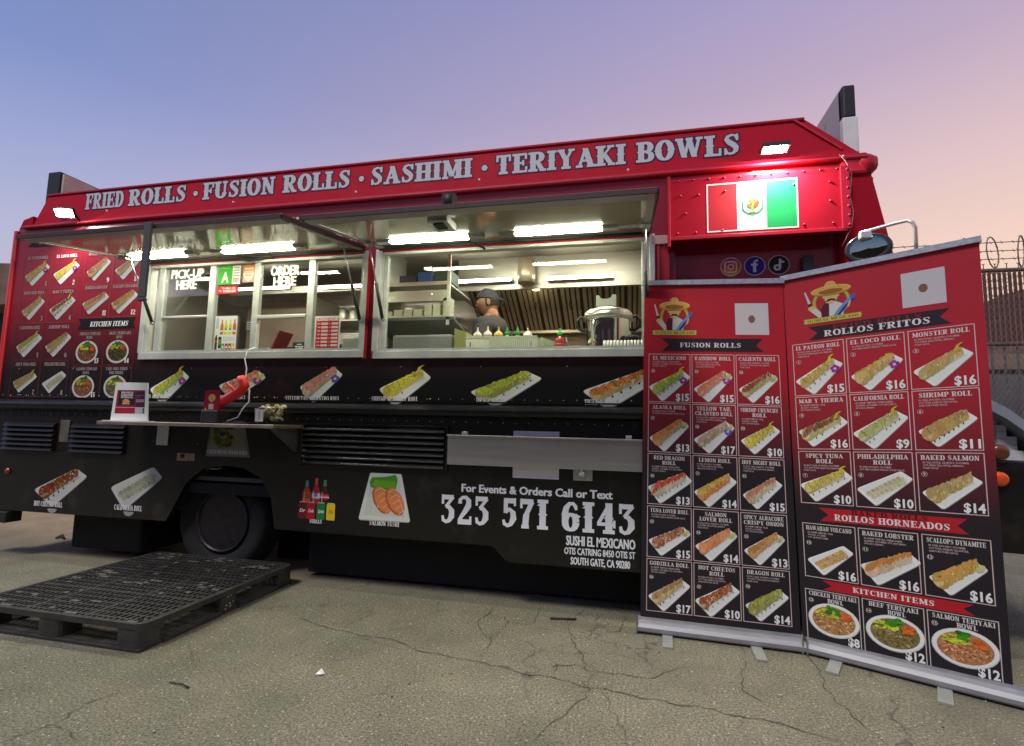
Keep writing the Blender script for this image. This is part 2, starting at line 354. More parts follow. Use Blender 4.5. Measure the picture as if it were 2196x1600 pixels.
def slab_polys(ch, ex=0.0, spur=False):
    """closed quads of one slab-serif letter; ex fattens it for an outline"""
    wd, st = G[ch]; out = []
    def quad(a, b, c, d): out.append([a, b, c, d])
    def strip(pts, ws):
        n = len(pts); Lp, Rp = [], []
        for i in range(n):
            a = pts[max(i - 1, 0)]; b = pts[min(i + 1, n - 1)]; dx, dy = b[0] - a[0], b[1] - a[1]; l = math.hypot(dx, dy) or 1
            nx, ny = -dy / l, dx / l; h = ws[i] / 2 + ex
            Lp.append((pts[i][0] + nx * h, pts[i][1] + ny * h)); Rp.append((pts[i][0] - nx * h, pts[i][1] - ny * h))
        for i in range(n - 1): quad(Lp[i], Lp[i + 1], Rp[i + 1], Rp[i])
    for s_ in st:
        k = s_[0]
        if k == 'V':
            _, x, y0, y1, w_, sf = s_
            quad((x - w_ / 2 - ex, y0 - ex), (x + w_ / 2 + ex, y0 - ex), (x + w_ / 2 + ex, y1 + ex), (x - w_ / 2 - ex, y1 + ex))
            for c, yy in (('b', y0), ('t', y1)):
                if c in sf:
                    q = w_ / 2 + .085; ya, yb = (yy, yy + .085) if c == 'b' else (yy - .085, yy)
                    quad((x - q - ex, ya - ex), (x + q + ex, ya - ex), (x + q + ex, yb + ex), (x - q - ex, yb + ex))
            if spur and w_ > .15 and y1 - y0 > .6:
                q = w_ / 2 + .06 + ex; out.append([(x - q, .5), (x, .40 - ex), (x + q, .5), (x, .60 + ex)])
        elif k == 'H':
            _, x0, x1, y, w_ = s_; quad((x0 - ex, y - w_ / 2 - ex), (x1 + ex, y - w_ / 2 - ex), (x1 + ex, y + w_ / 2 + ex), (x0 - ex, y + w_ / 2 + ex))
        elif k == 'K':
            _, x, y0, y1, w_ = s_; out.append([(x - w_ / 2 - ex, y0 - ex), (x + w_ / 2 + ex, y0 - ex), (x + w_ / 2 + ex, y1 + ex), (x - w_ / 2 - ex, y1 + ex)])
        elif k == 'D':
            _, x0, y0, x1, y1, w_ = s_; h = w_ / 2 + ex; quad((x0 - h, y0), (x0 + h, y0), (x1 + h, y1), (x1 - h, y1))
        elif k == 'S':
            p = s_[1]; ws = []
            for i in range(len(p)):
                a = p[max(i - 1, 0)]; b = p[min(i + 1, len(p) - 1)]; l = math.hypot(b[0] - a[0], b[1] - a[1]) or 1
                ws.append(t_ + (T_ - t_) * (abs(b[1] - a[1]) / l) ** 1.6)
            if p[0] == p[-1] or math.hypot(p[0][0] - p[-1][0], p[0][1] - p[-1][1]) < 1e-6: ws[0] = ws[-1] = T_
            strip(p, ws)
            if spur and len(p) > 15:
                for sx_ in (p[0][0], 2 * .38 - p[0][0] if ch in 'OQ' else None):
                    if sx_ is not None: out.append([(sx_ - .16 - ex, .5), (sx_, .4), (sx_ + .16 + ex, .5), (sx_, .6)])
        elif k == 'W': strip([(a, b) for a, b, c in s_[1]], [c for a, b, c in s_[1]])
    return wd, out

class Art:
    def __init__(s, fm, base=.0006, asp=1.0): s.asp = asp; s.fm = fm; s.v = []; s.f = []; s.c = []; s.base = base; s.z = base
    def begin(s, z=None): s.z = s.base if z is None else z
    def poly(s, pts, col, dz=2e-5):
        n = len(s.v); s.z += dz; s.v += [s.fm(a, b, s.z) for a, b in pts]; s.f.append(tuple(range(n, n + len(pts)))); s.c.append(col)
    def rect(s, x0, y0, x1, y1, col, dz=2e-5): s.poly([(x0, y0), (x1, y0), (x1, y1), (x0, y1)], col, dz)
    def frame(s, x0, y0, x1, y1, w_, col, wy=None):
        wy = wy or w_
        s.rect(x0, y0, x1, y0 + wy, col); s.z -= 2e-5; s.rect(x0, y1 - wy, x1, y1, col); s.z -= 2e-5
        s.rect(x0, y0 + wy, x0 + w_, y1 - wy, col); s.z -= 2e-5; s.rect(x1 - w_, y0 + wy, x1, y1 - wy, col)
    def ell(s, cx, cy, rx, ry, col, n=14, rot=0, a0=0, a1=360):
        c_, s_ = cos(rot), sin(rot); P = []
        for i in range(n):
            t = rad(a0) + rad(a1 - a0) * i / (n if a1 - a0 == 360 else n - 1); x, y = rx * cos(t), ry * sin(t); P.append((cx + x * c_ - y * s_, cy + x * s_ + y * c_))
        s.poly(P, col)
    def ring(s, cx, cy, r, w_, col, n=20, asp=1.0, rx=None):
        s.z += 2e-5
        for i in range(n):
            a, b = 2 * pi * i / n, 2 * pi * (i + 1) / n
            s.poly([(cx + r * asp * cos(a), cy + r * sin(a)), (cx + r * asp * cos(b), cy + r * sin(b)), (cx + (r - w_) * asp * cos(b), cy + (r - w_) * sin(b)), (cx + (r - w_) * asp * cos(a), cy + (r - w_) * sin(a))], col, 0)
    def line(s, pts, w_, col, asp=1.0):
        s.z += 2e-5
        for (x0, y0), (x1, y1) in zip(pts, pts[1:]):
            dx, dy = (x1 - x0) / asp, y1 - y0; l = math.hypot(dx, dy) or 1; nx, ny = -dy / l * w_ / 2 * asp, dx / l * w_ / 2
            s.poly([(x0 + nx, y0 + ny), (x1 + nx, y1 + ny), (x1 - nx, y1 - ny), (x0 - nx, y0 - ny)], col, 0)
    def sans(s, txt, x, y, h, col, width=None, bold=.03, align='l', res=2, shear=0.0, maxw=None, heavy=0.0):
        if heavy:
            for d in (-1, -.5, 0, .5): s.sans(txt, x + d * heavy * h, y, h, col, width, bold, align, res, shear, maxw)
            x = x + heavy * h
        vs, fs = text_tris(txt, bold, res); k = h / cap_h(); x0 = min(v[0] for v in vs); x1 = max(v[0] for v in vs)
        kx = k * s.asp if width is None else width / (x1 - x0)
        if maxw and (x1 - x0) * kx > maxw: kx = maxw / (x1 - x0)
        W = (x1 - x0) * kx; ox = x - {'l': 0, 'c': W / 2, 'r': W}[align]
        n = len(s.v); s.z += 2e-5
        s.v += [s.fm(ox + (a - x0) * kx + shear * b * k, y + b * k, s.z) for a, b in vs]
        s.f += [tuple(n + i for i in f) for f in fs]; s.c += [col] * len(fs)
        return W
    def slab(s, txt, x, y, h, col, width=None, align='l', outline=None, ow=.06, spur=False, gap=.02, shear=0.0, bold=0.0):
        adv = []; cur = 0
        for ch in txt:
            if ch == ' ': cur += .36; continue
            if ch == '\u2022': adv.append((ch, cur)); cur += .6; continue
            adv.append((ch, cur)); cur += G[ch][0] + gap
        kx = h * s.asp if width is None else width / cur; W = cur * kx; ox = x - {'l': 0, 'c': W / 2, 'r': W}[align]
        for ps, ex, c in (((1, ow + bold, outline),) if outline else ()) + ((2, bold, col),):
            s.z += 4e-5; z0 = s.z
            for i, (ch, a) in enumerate(adv):
                if ch == '\u2022':
                    s.z = z0; s.ell(ox + (a + .3) * kx, y + .42 * h, (.17 + ex) * kx, (.17 + ex) * h, c, 14); continue
                for j, q in enumerate(slab_polys(ch, ex, spur)[1]):
                    s.z = z0 + (j % 9) * 1.5e-5
                    s.poly([(ox + (a + px) * kx + shear * py * h, y + py * h) for px, py in q], c, 0)
            s.z = z0 + 1.6e-4
        return W
    def build(s, name, M, parent=None, label=None):
        me = bpy.data.meshes.new(name); off = ROOTLOC.get(parent.name, Vector()) if parent is not None else Vector()
        me.from_pydata([(v[0] - off.x, v[1] - off.y, v[2] - off.z) for v in s.v], [], s.f); me.materials.append(M)
        ca = me.color_attributes.new('Col', 'FLOAT_COLOR', 'CORNER'); buf = []
        for p, c in zip(me.polygons, s.c): buf += [c[0], c[1], c[2], 1.0] * p.loop_total
        ca.data.foreach_set('color', buf)
        o = bpy.data.objects.new(name, me); COL.objects.link(o)
        if parent is not None: o.parent = parent; ROOTLOC[o.name] = off
        if label: o['label'] = label
        return o

WHT = (.80, .80, .79); PLATE = (.82, .84, .80)
def jit(c, a=.25, R=random): 
    k = 1 + R.uniform(-a, a); return tuple(max(0, min(1, x * k * (1 + R.uniform(-a, a) * .35))) for x in c)
YEL = (.62, .50, .05); GRN = (.28, .42, .06); DGR = (.05, .22, .03); ORG = (.68, .20, .05); SAL = (.70, .24, .12); PNK = (.62, .25, .20)
BRN = (.16, .06, .02); TAN = (.50, .33, .13); RDD = (.50, .06, .03); CRM = (.66, .58, .38); PUR = (.32, .04, .30); SAU = (.06, .015, .01); BLU = (.12, .10, .45)
def roll_pic(A, cx, cy, w_, h_, topc, sidec, seed=0, sauce=SAU, flower=None, tail=False, wasabi=None, n=8, rows=1, slim=1.0, dim=1.0, flat=False):
    """food photograph: long white plate from lower left to upper right with a line of roll pieces"""
    R = random.Random(seed); n = R.choice([6, 7, 7, 8]) if not flat else n; rt = R.uniform(-.10, .10); sq = R.uniform(.92, 1.04); thick = R.uniform(.9, 1.15)
    def q(a, b): return (cx + (a * cos(rt) - b * sin(rt)) * w_ * sq, cy + (a * sin(rt) + b * cos(rt)) * h_ * sq)
    C = lambda c: tuple(x * dim for x in c)  # dim darkens the print colours for weakly lit pictures
    cor = [(-.5, -.06), (.30, .46), (.5, .26), (-.16, -.5)]
    pts = []
    for i in range(4):
        p, c, n_ = cor[i - 1], cor[i], cor[(i + 1) % 4]
        for k in range(4):
            t = k / 3; e = .10
            a = (c[0] + (p[0] - c[0]) * e, c[1] + (p[1] - c[1]) * e); b = (c[0] + (n_[0] - c[0]) * e, c[1] + (n_[1] - c[1]) * e)
            x = (1 - t) ** 2 * a[0] + 2 * t * (1 - t) * c[0] + t * t * b[0]; y = (1 - t) ** 2 * a[1] + 2 * t * (1 - t) * c[1] + t * t * b[1]; pts.append((x, y))
    A.poly([q(x + .006, y - .022) for x, y in pts], C((.42, .43, .42)))
    A.poly([q(x, y) for x, y in pts], C(PLATE))
    A.poly([q(x * .86 + .0, y * .86 + .0) for x, y in pts], C((.75, .77, .74)))
    # soft contact shade printed in the picture
    A.poly([q(a, b) for a, b in [(-.34, -.20), (-.27, -.26), (.36, .22), (.34, .30), (.2, .26)]], C((.56, .56, .50)))
    if flat:
        for i in range(8):
            for r in range(2):
                t = i / 7; x = -.27 + .52 * t + r * .08; y = -.16 + .42 * t - r * .10
                A.ell(*q(x, y), .055 * w_, .06 * h_, C(jit(sidec, .15, R)), 8); A.ell(*q(x, y + .01), .035 * w_, .04 * h_, C(jit(topc, .25, R)), 7)
                for k in range(3): A.ell(*q(x + R.uniform(-.04, .04), y + R.uniform(-.04, .04)), .012 * w_, .012 * h_, C(jit(topc if R.random() < .5 else CRM, .5, R)), 5)
        return
    for i in range(n):
        t = i / (n - 1); t2 = 1 - t
        x = -.29 + .56 * t2; y = -.13 + .47 * t2 ; s = (1 - .34 * t2) * 1.55 * thick
        A.ell(*q(x, y), .078 * w_ * s * slim, .115 * h_ * s, C(jit(sidec, .15, R)), 10, R.uniform(-.2, .2)); A.ell(*q(x - .02 * s, y - .03 * s), .045 * w_ * s, .06 * h_ * s, C(jit(tuple(.5 * a + .5 * b for a, b in zip(sidec, CRM)), .2, R)), 9)
        for k in range(5): A.ell(*q(x + R.uniform(-.055, .055) * s, y + R.uniform(-.09, .02) * s), R.uniform(.010, .026) * w_, R.uniform(.010, .03) * h_, C(jit(R.choice([sidec, CRM, sidec, TAN, GRN]), .35, R)), 6, R.uniform(0, 3))
        A.ell(*q(x - .005, y + .045 * s), .072 * w_ * s, .062 * h_ * s, C(jit(topc, .18, R)), 9, R.uniform(0, .6))
        for k in range(7): A.ell(*q(x + R.uniform(-.06, .06) * s, y + R.uniform(0, .10) * s), R.uniform(.008, .024) * w_, R.uniform(.008, .022) * h_, C(jit(R.choice([topc, topc, tuple(v * .45 for v in topc), CRM]), .45, R)), 6, R.uniform(0, 3))
        if sauce:
            A.line([q(x - .03 * s, y + .085 * s), q(x - .005, y + .05), q(x + .012 * s, y - .01 * s)], .013 * h_, C(tuple(v * .5 + u * .5 for v, u in zip(sauce, tuple(w * .4 for w in topc)))), A.asp)
            if R.random() < .8: A.ell(*q(x + .075, y - .12 * s), .012 * w_, .03 * h_, C(sauce), 6, -.3)
    if tail:
        A.poly([q(*p) for p in [(.20, .32), (.27, .37), (.29, .50), (.36, .56), (.31, .56), (.24, .50)]], C(jit(YEL, .1, R)))
    if flower:
        fx, fy = .33, .15
        for k in range(5):
            a = k * 2 * pi / 5 + .3; A.ell(*q(fx + .055 * cos(a), fy + .065 * sin(a)), .042 * w_, .05 * h_, C(jit(flower, .2, R)), 8)
        A.ell(*q(fx, fy), .03 * w_, .035 * h_, C((.7, .55, .7)), 8)
    if wasabi:
        A.ell(*q(.36, .24), .06 * w_, .06 * h_, C(wasabi), 9); A.ell(*q(.41, .31), .05 * w_, .06 * h_, C((.6, .55, .3)), 8)
def bowl_pic(A, cx, cy, rx, ry, meat, seed=0, dim=1.0):
    R = random.Random(seed); C = lambda c: tuple(x * dim for x in c)
    A.ell(cx, cy, rx, ry, C((.56, .57, .55)), 28); A.ell(cx, cy + .02 * ry, rx * .97, ry * .96, C(WHT), 28); A.ell(cx, cy, rx * .84, ry * .82, C(tuple(v * .8 for v in meat)), 24)
    for k in range(170):
        a = R.uniform(0, 2 * pi); r = math.sqrt(R.random()); x, y = r * .78 * cos(a), r * .72 * sin(a)
        if y > .30: y -= .55
        A.ell(cx + x * rx, cy + y * ry, R.uniform(.035, .085) * rx, R.uniform(.03, .06) * ry, C(jit(R.choice([meat, meat, tuple(min(1, v * 1.5 + .04) for v in meat), tuple(v * .5 for v in meat)]), .35, R)), 5, R.uniform(-.5, .5))
    for k in range(26):
        A.ell(cx + R.uniform(-.66, .15) * rx, cy + R.uniform(.18, .60) * ry, R.uniform(.05, .12) * rx, R.uniform(.04, .09) * ry, C(jit((.55, .62, .05), .3, R)), 6)
    for k in range(12): A.ell(cx + R.uniform(.3, .66) * rx, cy + R.uniform(.15, .55) * ry, R.uniform(.08, .13) * rx, R.uniform(.06, .10) * ry, C(jit((.66, .14, .03), .25, R)), 7)
    for k in range(14): A.ell(cx + R.uniform(-.22, .22) * rx, cy + R.uniform(.45, .86) * ry, R.uniform(.07, .13) * rx, R.uniform(.06, .11) * ry, C(jit((.05, .25, .02), .4, R)), 7)

# ================================================================== GROUND
def ground_mat():
    M = bpy.data.materials.new('worn_asphalt'); M.use_nodes = True; t = M.node_tree; b = t.nodes['Principled BSDF']
    c = N(t, 'ShaderNodeTexCoord')
    def noise(sc_, det=5, rough=.6, vec=None):
        n = N(t, 'ShaderNodeTexNoise'); n.inputs['Scale'].default_value = sc_; n.inputs['Detail'].default_value = det; n.inputs['Roughness'].default_value = rough
        t.links.new(vec or c.outputs['Object'], n.inputs['Vector']); return n
    big = noise(.55, 6, .6); mid = noise(3.2, 6, .7); fine = noise(95, 3, .7); grain = noise(330, 2, .8)
    base = ramp(t, [(.28, (.125, .120, .082)), (.5, (.195, .184, .130)), (.74, (.255, .235, .172))], big.outputs['Fac'])
    def mul(a, fac, stops):
        r = ramp(t, stops, fac); x = N(t, 'ShaderNodeMix', data_type='RGBA', blend_type='MULTIPLY'); x.inputs['Factor'].default_value = 1
        t.links.new(a, x.inputs['A']); t.links.new(r.outputs[0], x.inputs['B']); return x.outputs['Result']
    o = mul(base.outputs[0], mid.outputs['Fac'], [(.3, (.78, .80, .80)), (.7, (1.12, 1.1, 1.06))])
    o = mul(o, fine.outputs['Fac'], [(.36, (.42, .42, .42)), (.5, (1, 1, 1)), (.64, (1.5, 1.48, 1.38))])
    o = mul(o, grain.outputs['Fac'], [(.36, (.68, .68, .68)), (.6, (1.2, 1.2, 1.2))])
    vor = N(t, 'ShaderNodeTexVoronoi', feature='F1'); vor.inputs['Scale'].default_value = 46; t.links.new(c.outputs['Object'], vor.inputs['Vector'])
    sp = ramp(t, [(.10, (1, 1, 1)), (.19, (0, 0, 0))], vor.outputs['Distance'])
    vc = N(t, 'ShaderNodeSeparateColor'); t.links.new(vor.outputs['Color'], vc.inputs[0])
    gt = N(t, 'ShaderNodeMath', operation='GREATER_THAN'); gt.inputs[1].default_value = .60; t.links.new(vc.outputs[0], gt.inputs[0])
    mu = N(t, 'ShaderNodeMath', operation='MULTIPLY'); t.links.new(sp.outputs[0], mu.inputs[0]); t.links.new(gt.outputs[0], mu.inputs[1])
    x = N(t, 'ShaderNodeMix', data_type='RGBA'); x.inputs['B'].default_value = (.56, .53, .42, 1); t.links.new(o, x.inputs['A']); t.links.new(mu.outputs[0], x.inputs['Factor']); o = x.outputs['Result']
    # fine network of hairline cracks
    wv = N(t, 'ShaderNodeVectorMath', operation='ADD'); wn = noise(2.4, 4, .6); wm = N(t, 'ShaderNodeVectorMath', operation='SCALE'); wm.inputs['Scale'].default_value = .55
    t.links.new(wn.outputs['Color'], wm.inputs[0]); t.links.new(c.outputs['Object'], wv.inputs[0]); t.links.new(wm.outputs[0], wv.inputs[1])
    v2 = N(t, 'ShaderNodeTexVoronoi', feature='DISTANCE_TO_EDGE'); v2.inputs['Scale'].default_value = 1.15; t.links.new(wv.outputs[0], v2.inputs['Vector'])
    cr = ramp(t, [(0, (1, 1, 1)), (.006, (.5, .5, .5)), (.012, (0, 0, 0))], v2.outputs['Distance'])
    cn = ramp(t, [(.46, (0, 0, 0)), (.6, (1, 1, 1))], noise(1.3, 3).outputs['Fac'])
    cm = N(t, 'ShaderNodeMath', operation='MULTIPLY'); t.links.new(cr.outputs[0], cm.inputs[0]); t.links.new(cn.outputs[0], cm.inputs[1])
    x = N(t, 'ShaderNodeMix', data_type='RGBA'); x.inputs['B'].default_value = (.075, .068, .055, 1); t.links.new(o, x.inputs['A']); t.links.new(cm.outputs[0], x.inputs['Factor']); o = x.outputs['Result']
    # oil stains
    st = ramp(t, [(.55, (0, 0, 0)), (.75, (.6, .6, .6))], noise(.9, 4, .55).outputs['Fac'])
    x = N(t, 'ShaderNodeMix', data_type='RGBA'); x.inputs['B'].default_value = (.11, .10, .08, 1); t.links.new(o, x.inputs['A']); t.links.new(st.outputs[0], x.inputs['Factor']); o = x.outputs['Result']
    # warm street-lamp light painted into the ground as a sandy tone behind the truck
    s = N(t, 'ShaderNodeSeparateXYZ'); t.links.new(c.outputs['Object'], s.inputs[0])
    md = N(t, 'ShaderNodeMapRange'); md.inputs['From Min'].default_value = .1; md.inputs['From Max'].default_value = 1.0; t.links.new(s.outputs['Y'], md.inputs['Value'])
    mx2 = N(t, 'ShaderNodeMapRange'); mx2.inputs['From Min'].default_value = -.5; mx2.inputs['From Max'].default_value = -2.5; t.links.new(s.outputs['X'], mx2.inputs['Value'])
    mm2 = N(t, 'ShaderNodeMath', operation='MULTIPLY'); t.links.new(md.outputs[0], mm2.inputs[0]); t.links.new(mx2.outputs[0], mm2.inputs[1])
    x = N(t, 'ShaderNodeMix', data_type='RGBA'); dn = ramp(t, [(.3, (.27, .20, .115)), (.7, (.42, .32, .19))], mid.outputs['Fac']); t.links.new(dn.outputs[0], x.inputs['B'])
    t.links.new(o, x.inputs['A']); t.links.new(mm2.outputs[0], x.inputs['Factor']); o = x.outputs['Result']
    t.links.new(o, b.inputs['Base Color']); b.inputs['Roughness'].default_value = .82; b.inputs['Specular IOR Level'].default_value = .35
    ad = N(t, 'ShaderNodeMath', operation='ADD'); t.links.new(fine.outputs['Fac'], ad.inputs[0]); t.links.new(grain.outputs['Fac'], ad.inputs[1])
    bp = N(t, 'ShaderNodeBump'); bp.inputs['Strength'].default_value = .55; bp.inputs['Distance'].default_value = .004; t.links.new(ad.outputs[0], bp.inputs['Height']); t.links.new(bp.outputs[0], b.inputs['Normal'])
    return M
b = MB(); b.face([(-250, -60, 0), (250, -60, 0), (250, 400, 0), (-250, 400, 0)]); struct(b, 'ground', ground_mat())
# cracks: sunken dark gaps drawn as ragged strips, measured on the lot
m_crk = mat('crack_shadow', (.062, .056, .042), .95, noise=.4, nscale=60)
R = random.Random(3); b = MB()
def crack(px, w0):
    P = [gp(*p) for p in px]; Q = [P[0]]
    for a, c in zip(P, P[1:]):
        n = max(2, int((c - a).length / .035))
        for i in range(1, n + 1):
            q = a.lerp(c, i / n)
            if i < n: q = q + Vector((R.uniform(-1, 1), R.uniform(-1, 1), 0)) * .014
            Q.append(q)
    ws = [w0 * .62 * R.uniform(.3, 1.4) for _ in Q]; ws[0] *= .3; ws[-1] *= .3
    for i in range(len(Q) - 1):
        d = (Q[i + 1] - Q[i]).normalized(); n_ = Vector((-d.y, d.x, 0))
        b.face([(Q[i] + n_ * ws[i] / 2).to_tuple()[:2] + (.004,), (Q[i + 1] + n_ * ws[i + 1] / 2).to_tuple()[:2] + (.004,), (Q[i + 1] - n_ * ws[i + 1] / 2).to_tuple()[:2] + (.004,), (Q[i] - n_ * ws[i] / 2).to_tuple()[:2] + (.004,)])
c7 = lambda L_: [(600 + x / 2.745, 1200 + y / 2.745) for x, y in L_]
crack(c7([(120, 345), (280, 405), (440, 440), (620, 465), (760, 515), (860, 550), (930, 555), (1040, 585), (1150, 600), (1240, 628), (1370, 655), (1480, 685), (1610, 697), (1740, 735), (1850, 760), (1960, 780), (2080, 805), (2196, 825), (2500, 880), (2900, 960), (3300, 1080)]), .0085)
crack(c7([(1600, 640), (1640, 625), (1790, 632), (1830, 660), (1960, 675), (2100, 695), (2180, 705), (2300, 660), (2420, 640)]), .007)
crack(c7([(1610, 697), (1630, 650), (1600, 600), (1560, 550), (1460, 490), (1370, 460), (1300, 455)]), .0045)
crack(c7([(1800, 640), (1790, 570), (1740, 520), (1715, 460), (1700, 400), (1700, 340), (1780, 310), (1800, 295)]), .006)
crack(c7([(1850, 660), (1810, 725), (1780, 730), (1830, 770), (1770, 830), (1700, 890), (1640, 940), (1580, 980), (1510, 1060)]), .0055)
crack(c7([(1160, 580), (1210, 550), (1245, 490), (1240, 465), (1290, 420), (1350, 370), (1320, 340), (1350, 375), (1480, 380), (1500, 350), (1540, 280)]), .006)
crack(c7([(1240, 470), (1195, 440), (1170, 400), (1180, 350), (1240, 310), (1270, 285)]), .007)
crack(c7([(1480, 400), (1600, 420), (1700, 430), (1740, 470), (1800, 465), (1860, 400), (1870, 350), (1860, 310)]), .006)
crack(c7([(1870, 380), (1930, 425), (2000, 425), (2020, 380), (2030, 330)]), .006); crack(c7([(2000, 425), (2100, 440), (2196, 445)]), .004)
crack(c7([(360, 405), (450, 360), (540, 320), (550, 270), (600, 220)]), .005); crack(c7([(930, 320), (925, 270), (960, 215)]), .006)
crack(c7([(560, 500), (520, 545), (440, 580), (330, 605), (200, 610), (60, 640), (0, 655)]), .004); crack(c7([(270, 410), (180, 470), (60, 510)]), .0035)
crack(c7([(330, 480), (200, 530), (110, 560), (0, 620)]), .0035); crack(c7([(440, 465), (560, 490), (660, 520), (770, 530)]), .004)
z2 = lambda L_: [(x / 3.137, 1150 + y / 3.137) for x, y in L_]
crack(z2([(0, 1405), (120, 1345), (260, 1300), (350, 1275), (420, 1240), (470, 1190), (560, 1140), (690, 1090), (810, 1060)]), .008)
crack(z2([(350, 1280), (420, 1300), (480, 1330), (520, 1370)]), .006); crack(z2([(1280, 740), (1290, 800), (1300, 850)]), .004)
crack([(1720, 1400), (1760, 1440), (1770, 1480), (1830, 1540), (1900, 1600)], .006); crack([(1400, 1450), (1380, 1395), (1390, 1340)], .005)
crack([(1290, 1480), (1330, 1560), (1350, 1610)], .004); crack([(1560, 1300), (1600, 1420), (1590, 1480), (1640, 1510)], .005)
tag(b.build('ground_cracks', m_crk), kind='structure')

# ================================================================== BACKGROUND
b = MB(); b.v = []  # low brown hill / embankment beyond the fence
R = random.Random(5)
prof = [(6, 0), (7.2, 2.3), (9.5, 4.3), (13, 6.2), (18, 7.6), (26, 8.2), (40, 7.0), (60, 0)]
for i in range(len(prof) - 1):
    for j, (y0, y1, s0, s1) in enumerate([(10.5, 13, .0, .72), (13, 18, .72, 1.0), (18, 30, 1.0, .9)]):
        (xa, za), (xb, zb) = prof[i], prof[i + 1]
        b.face([(xa, y0, za * s0), (xb, y0, zb * s0), (xb, y1, zb * s1), (xa, y1, za * s1)])
struct(b, 'hill', mat('dry_brown_slope', (.10, .055, .035), .95, noise=.5, nscale=1.6, bump=.4, bscale=8))

# fence to the right of the truck
fY = 6.0
fence = thing('lot_fence', (5.0, fY, 0), 'tall brown slatted chain-link fence with coiled razor wire along its top', 'fence')
m_post = mat('rusty_fence_pipe', (.13, .085, .07), .7, .3, noise=.35, nscale=12)
m_slat = mat('brown_fence_slat', (.14, .045, .035), .6, noise=.3, nscale=9)
m_wire = mat('weathered_wire', (.20, .16, .13), .6, .5, noise=.3)
b = MB(); b.tube([(3.6, fY, 3.80), (14, fY, 3.80)], .035, 8); b.build('top_rail', m_post, fence)
b = MB(); b.tube([(3.6, fY, 2.62), (14, fY, 2.62)], .03, 8); b.build('middle_rail', m_post, fence)
for x in (3.7, 6.9, 9.9, 12.9):
    b = MB(); b.tube([(x, fY + .06, 0), (x, fY + .06, 3.86)], .04, 8); b.tube([(x, fY + .06, 3.84), (x, fY - .06, 4.30)], .018, 6); b.build('fence_post', m_post, fence)
b = MB()
for i in range(150):
    x = 3.65 + i * .068; b.box(x, x + .040, fY - .012, fY + .006, 2.66, 3.76)
tag(b.build('fence_slats', m_slat, fence), kind='stuff')
b = MB(); P_ = .075
for i in range(-40, 150):
    for s in (1, -1):
        x0 = 3.6 + i * P_; z0, z1 = .05, 3.78; x1 = x0 + s * (z1 - z0) * .62
        xa, za, xb, zb = x0, z0, x1, z1
        lo, hi = 3.6, 9.0
        if max(xa, xb) < lo or min(xa, xb) > hi: continue
        def clip(xa, za, xb, zb):
            if xa < lo: k = (lo - xa) / (xb - xa); xa, za = lo, za + k * (zb - za)
            if xa > hi: k = (xa - hi) / (xa - xb); xa, za = hi, za + k * (zb - za)
            if xb < lo: k = (xa - lo) / (xa - xb); xb, zb = lo, za + k * (zb - za)
            if xb > hi: k = (hi - xa) / (xb - xa); xb, zb = hi, za + k * (zb - za)
            return xa, za, xb, zb
        xa, za, xb, zb = clip(xa, za, xb, zb)
        b.tube([(xa, fY - .03 + .006 * s, za), (xb, fY - .03 + .006 * s, zb)], .0045, 3, cap=False)
tag(b.build('chain_link_mesh', m_wire, fence), kind='stuff')
b = MB()
for i in range(60): x = 3.66 + i * .17; b.box(x, x + .03, fY + .01, fY + .02, .1, 2.58)
tag(b.build('lower_slats', mat('dull_grey_slat', (.16, .15, .16), .7, noise=.25), fence), kind='stuff')
for z in (3.97, 4.10, 4.24):
    b = MB(); b.tube([(3.6, fY - .05, z), (14, fY - .05, z + .0)], .007, 4)
    for i in range(70): x = 3.65 + i * .15; b.tube([(x - .012, fY - .05, z + .022), (x + .012, fY - .05, z - .022)], .006, 3)
    b.build('barbed_wire', m_wire, fence)
b = MB()
for i in range(60): x = 3.65 + i * .155; b.tube([(x, fY, 3.83), (x, fY, 3.91)], .007, 4); b.tube([(x - .02, fY, 3.915), (x, fY, 3.89), (x + .02, fY, 3.915)], .006, 3)
tag(b.build('wire_ties', m_wire, fence), kind='stuff')
R = random.Random(11)
for i in range(14):
    x = 5.28 + i * .38; b = MB(); r0 = .22; ex = R.uniform(.35, .7); lean = R.uniform(-.1, .1)
    b.tube([(x + r0 * ex * cos(a) + lean * (sin(a)), fY + .12 * cos(a) + .02, 4.10 + r0 * 1.15 * sin(a)) for a in [2 * pi * k / 22 for k in range(22 + 1)]], .009, 5, cap=False)
    for k in range(12):
        a = 2 * pi * k / 12; p = Vector((x + r0 * ex * cos(a) + lean * sin(a), fY + .12 * cos(a) + .02, 4.10 + r0 * 1.15 * sin(a))); b.tube([p + Vector((-.02, 0, .012)), p + Vector((.02, 0, -.012))], .005, 3)
    b.build('razor_coil', m_wire, fence)
# low grey wall behind the fence
b = MB(); b.box(3.5, 15, 7.2, 7.4, 0, 2.35, 0); b.box(3.5, 15, 7.15, 7.45, 2.35, 2.62, 1)
solo(b, 'block_wall', [mat('grey_rendered_wall', (.24, .235, .25), .85, noise=.2, nscale=2, bump=.2), mat('tan_wall_cap', (.34, .24, .19), .85, noise=.3, nscale=6)], (9, 7.3, 0), 'plain grey wall with a tan cap behind the chain-link fence', 'wall')

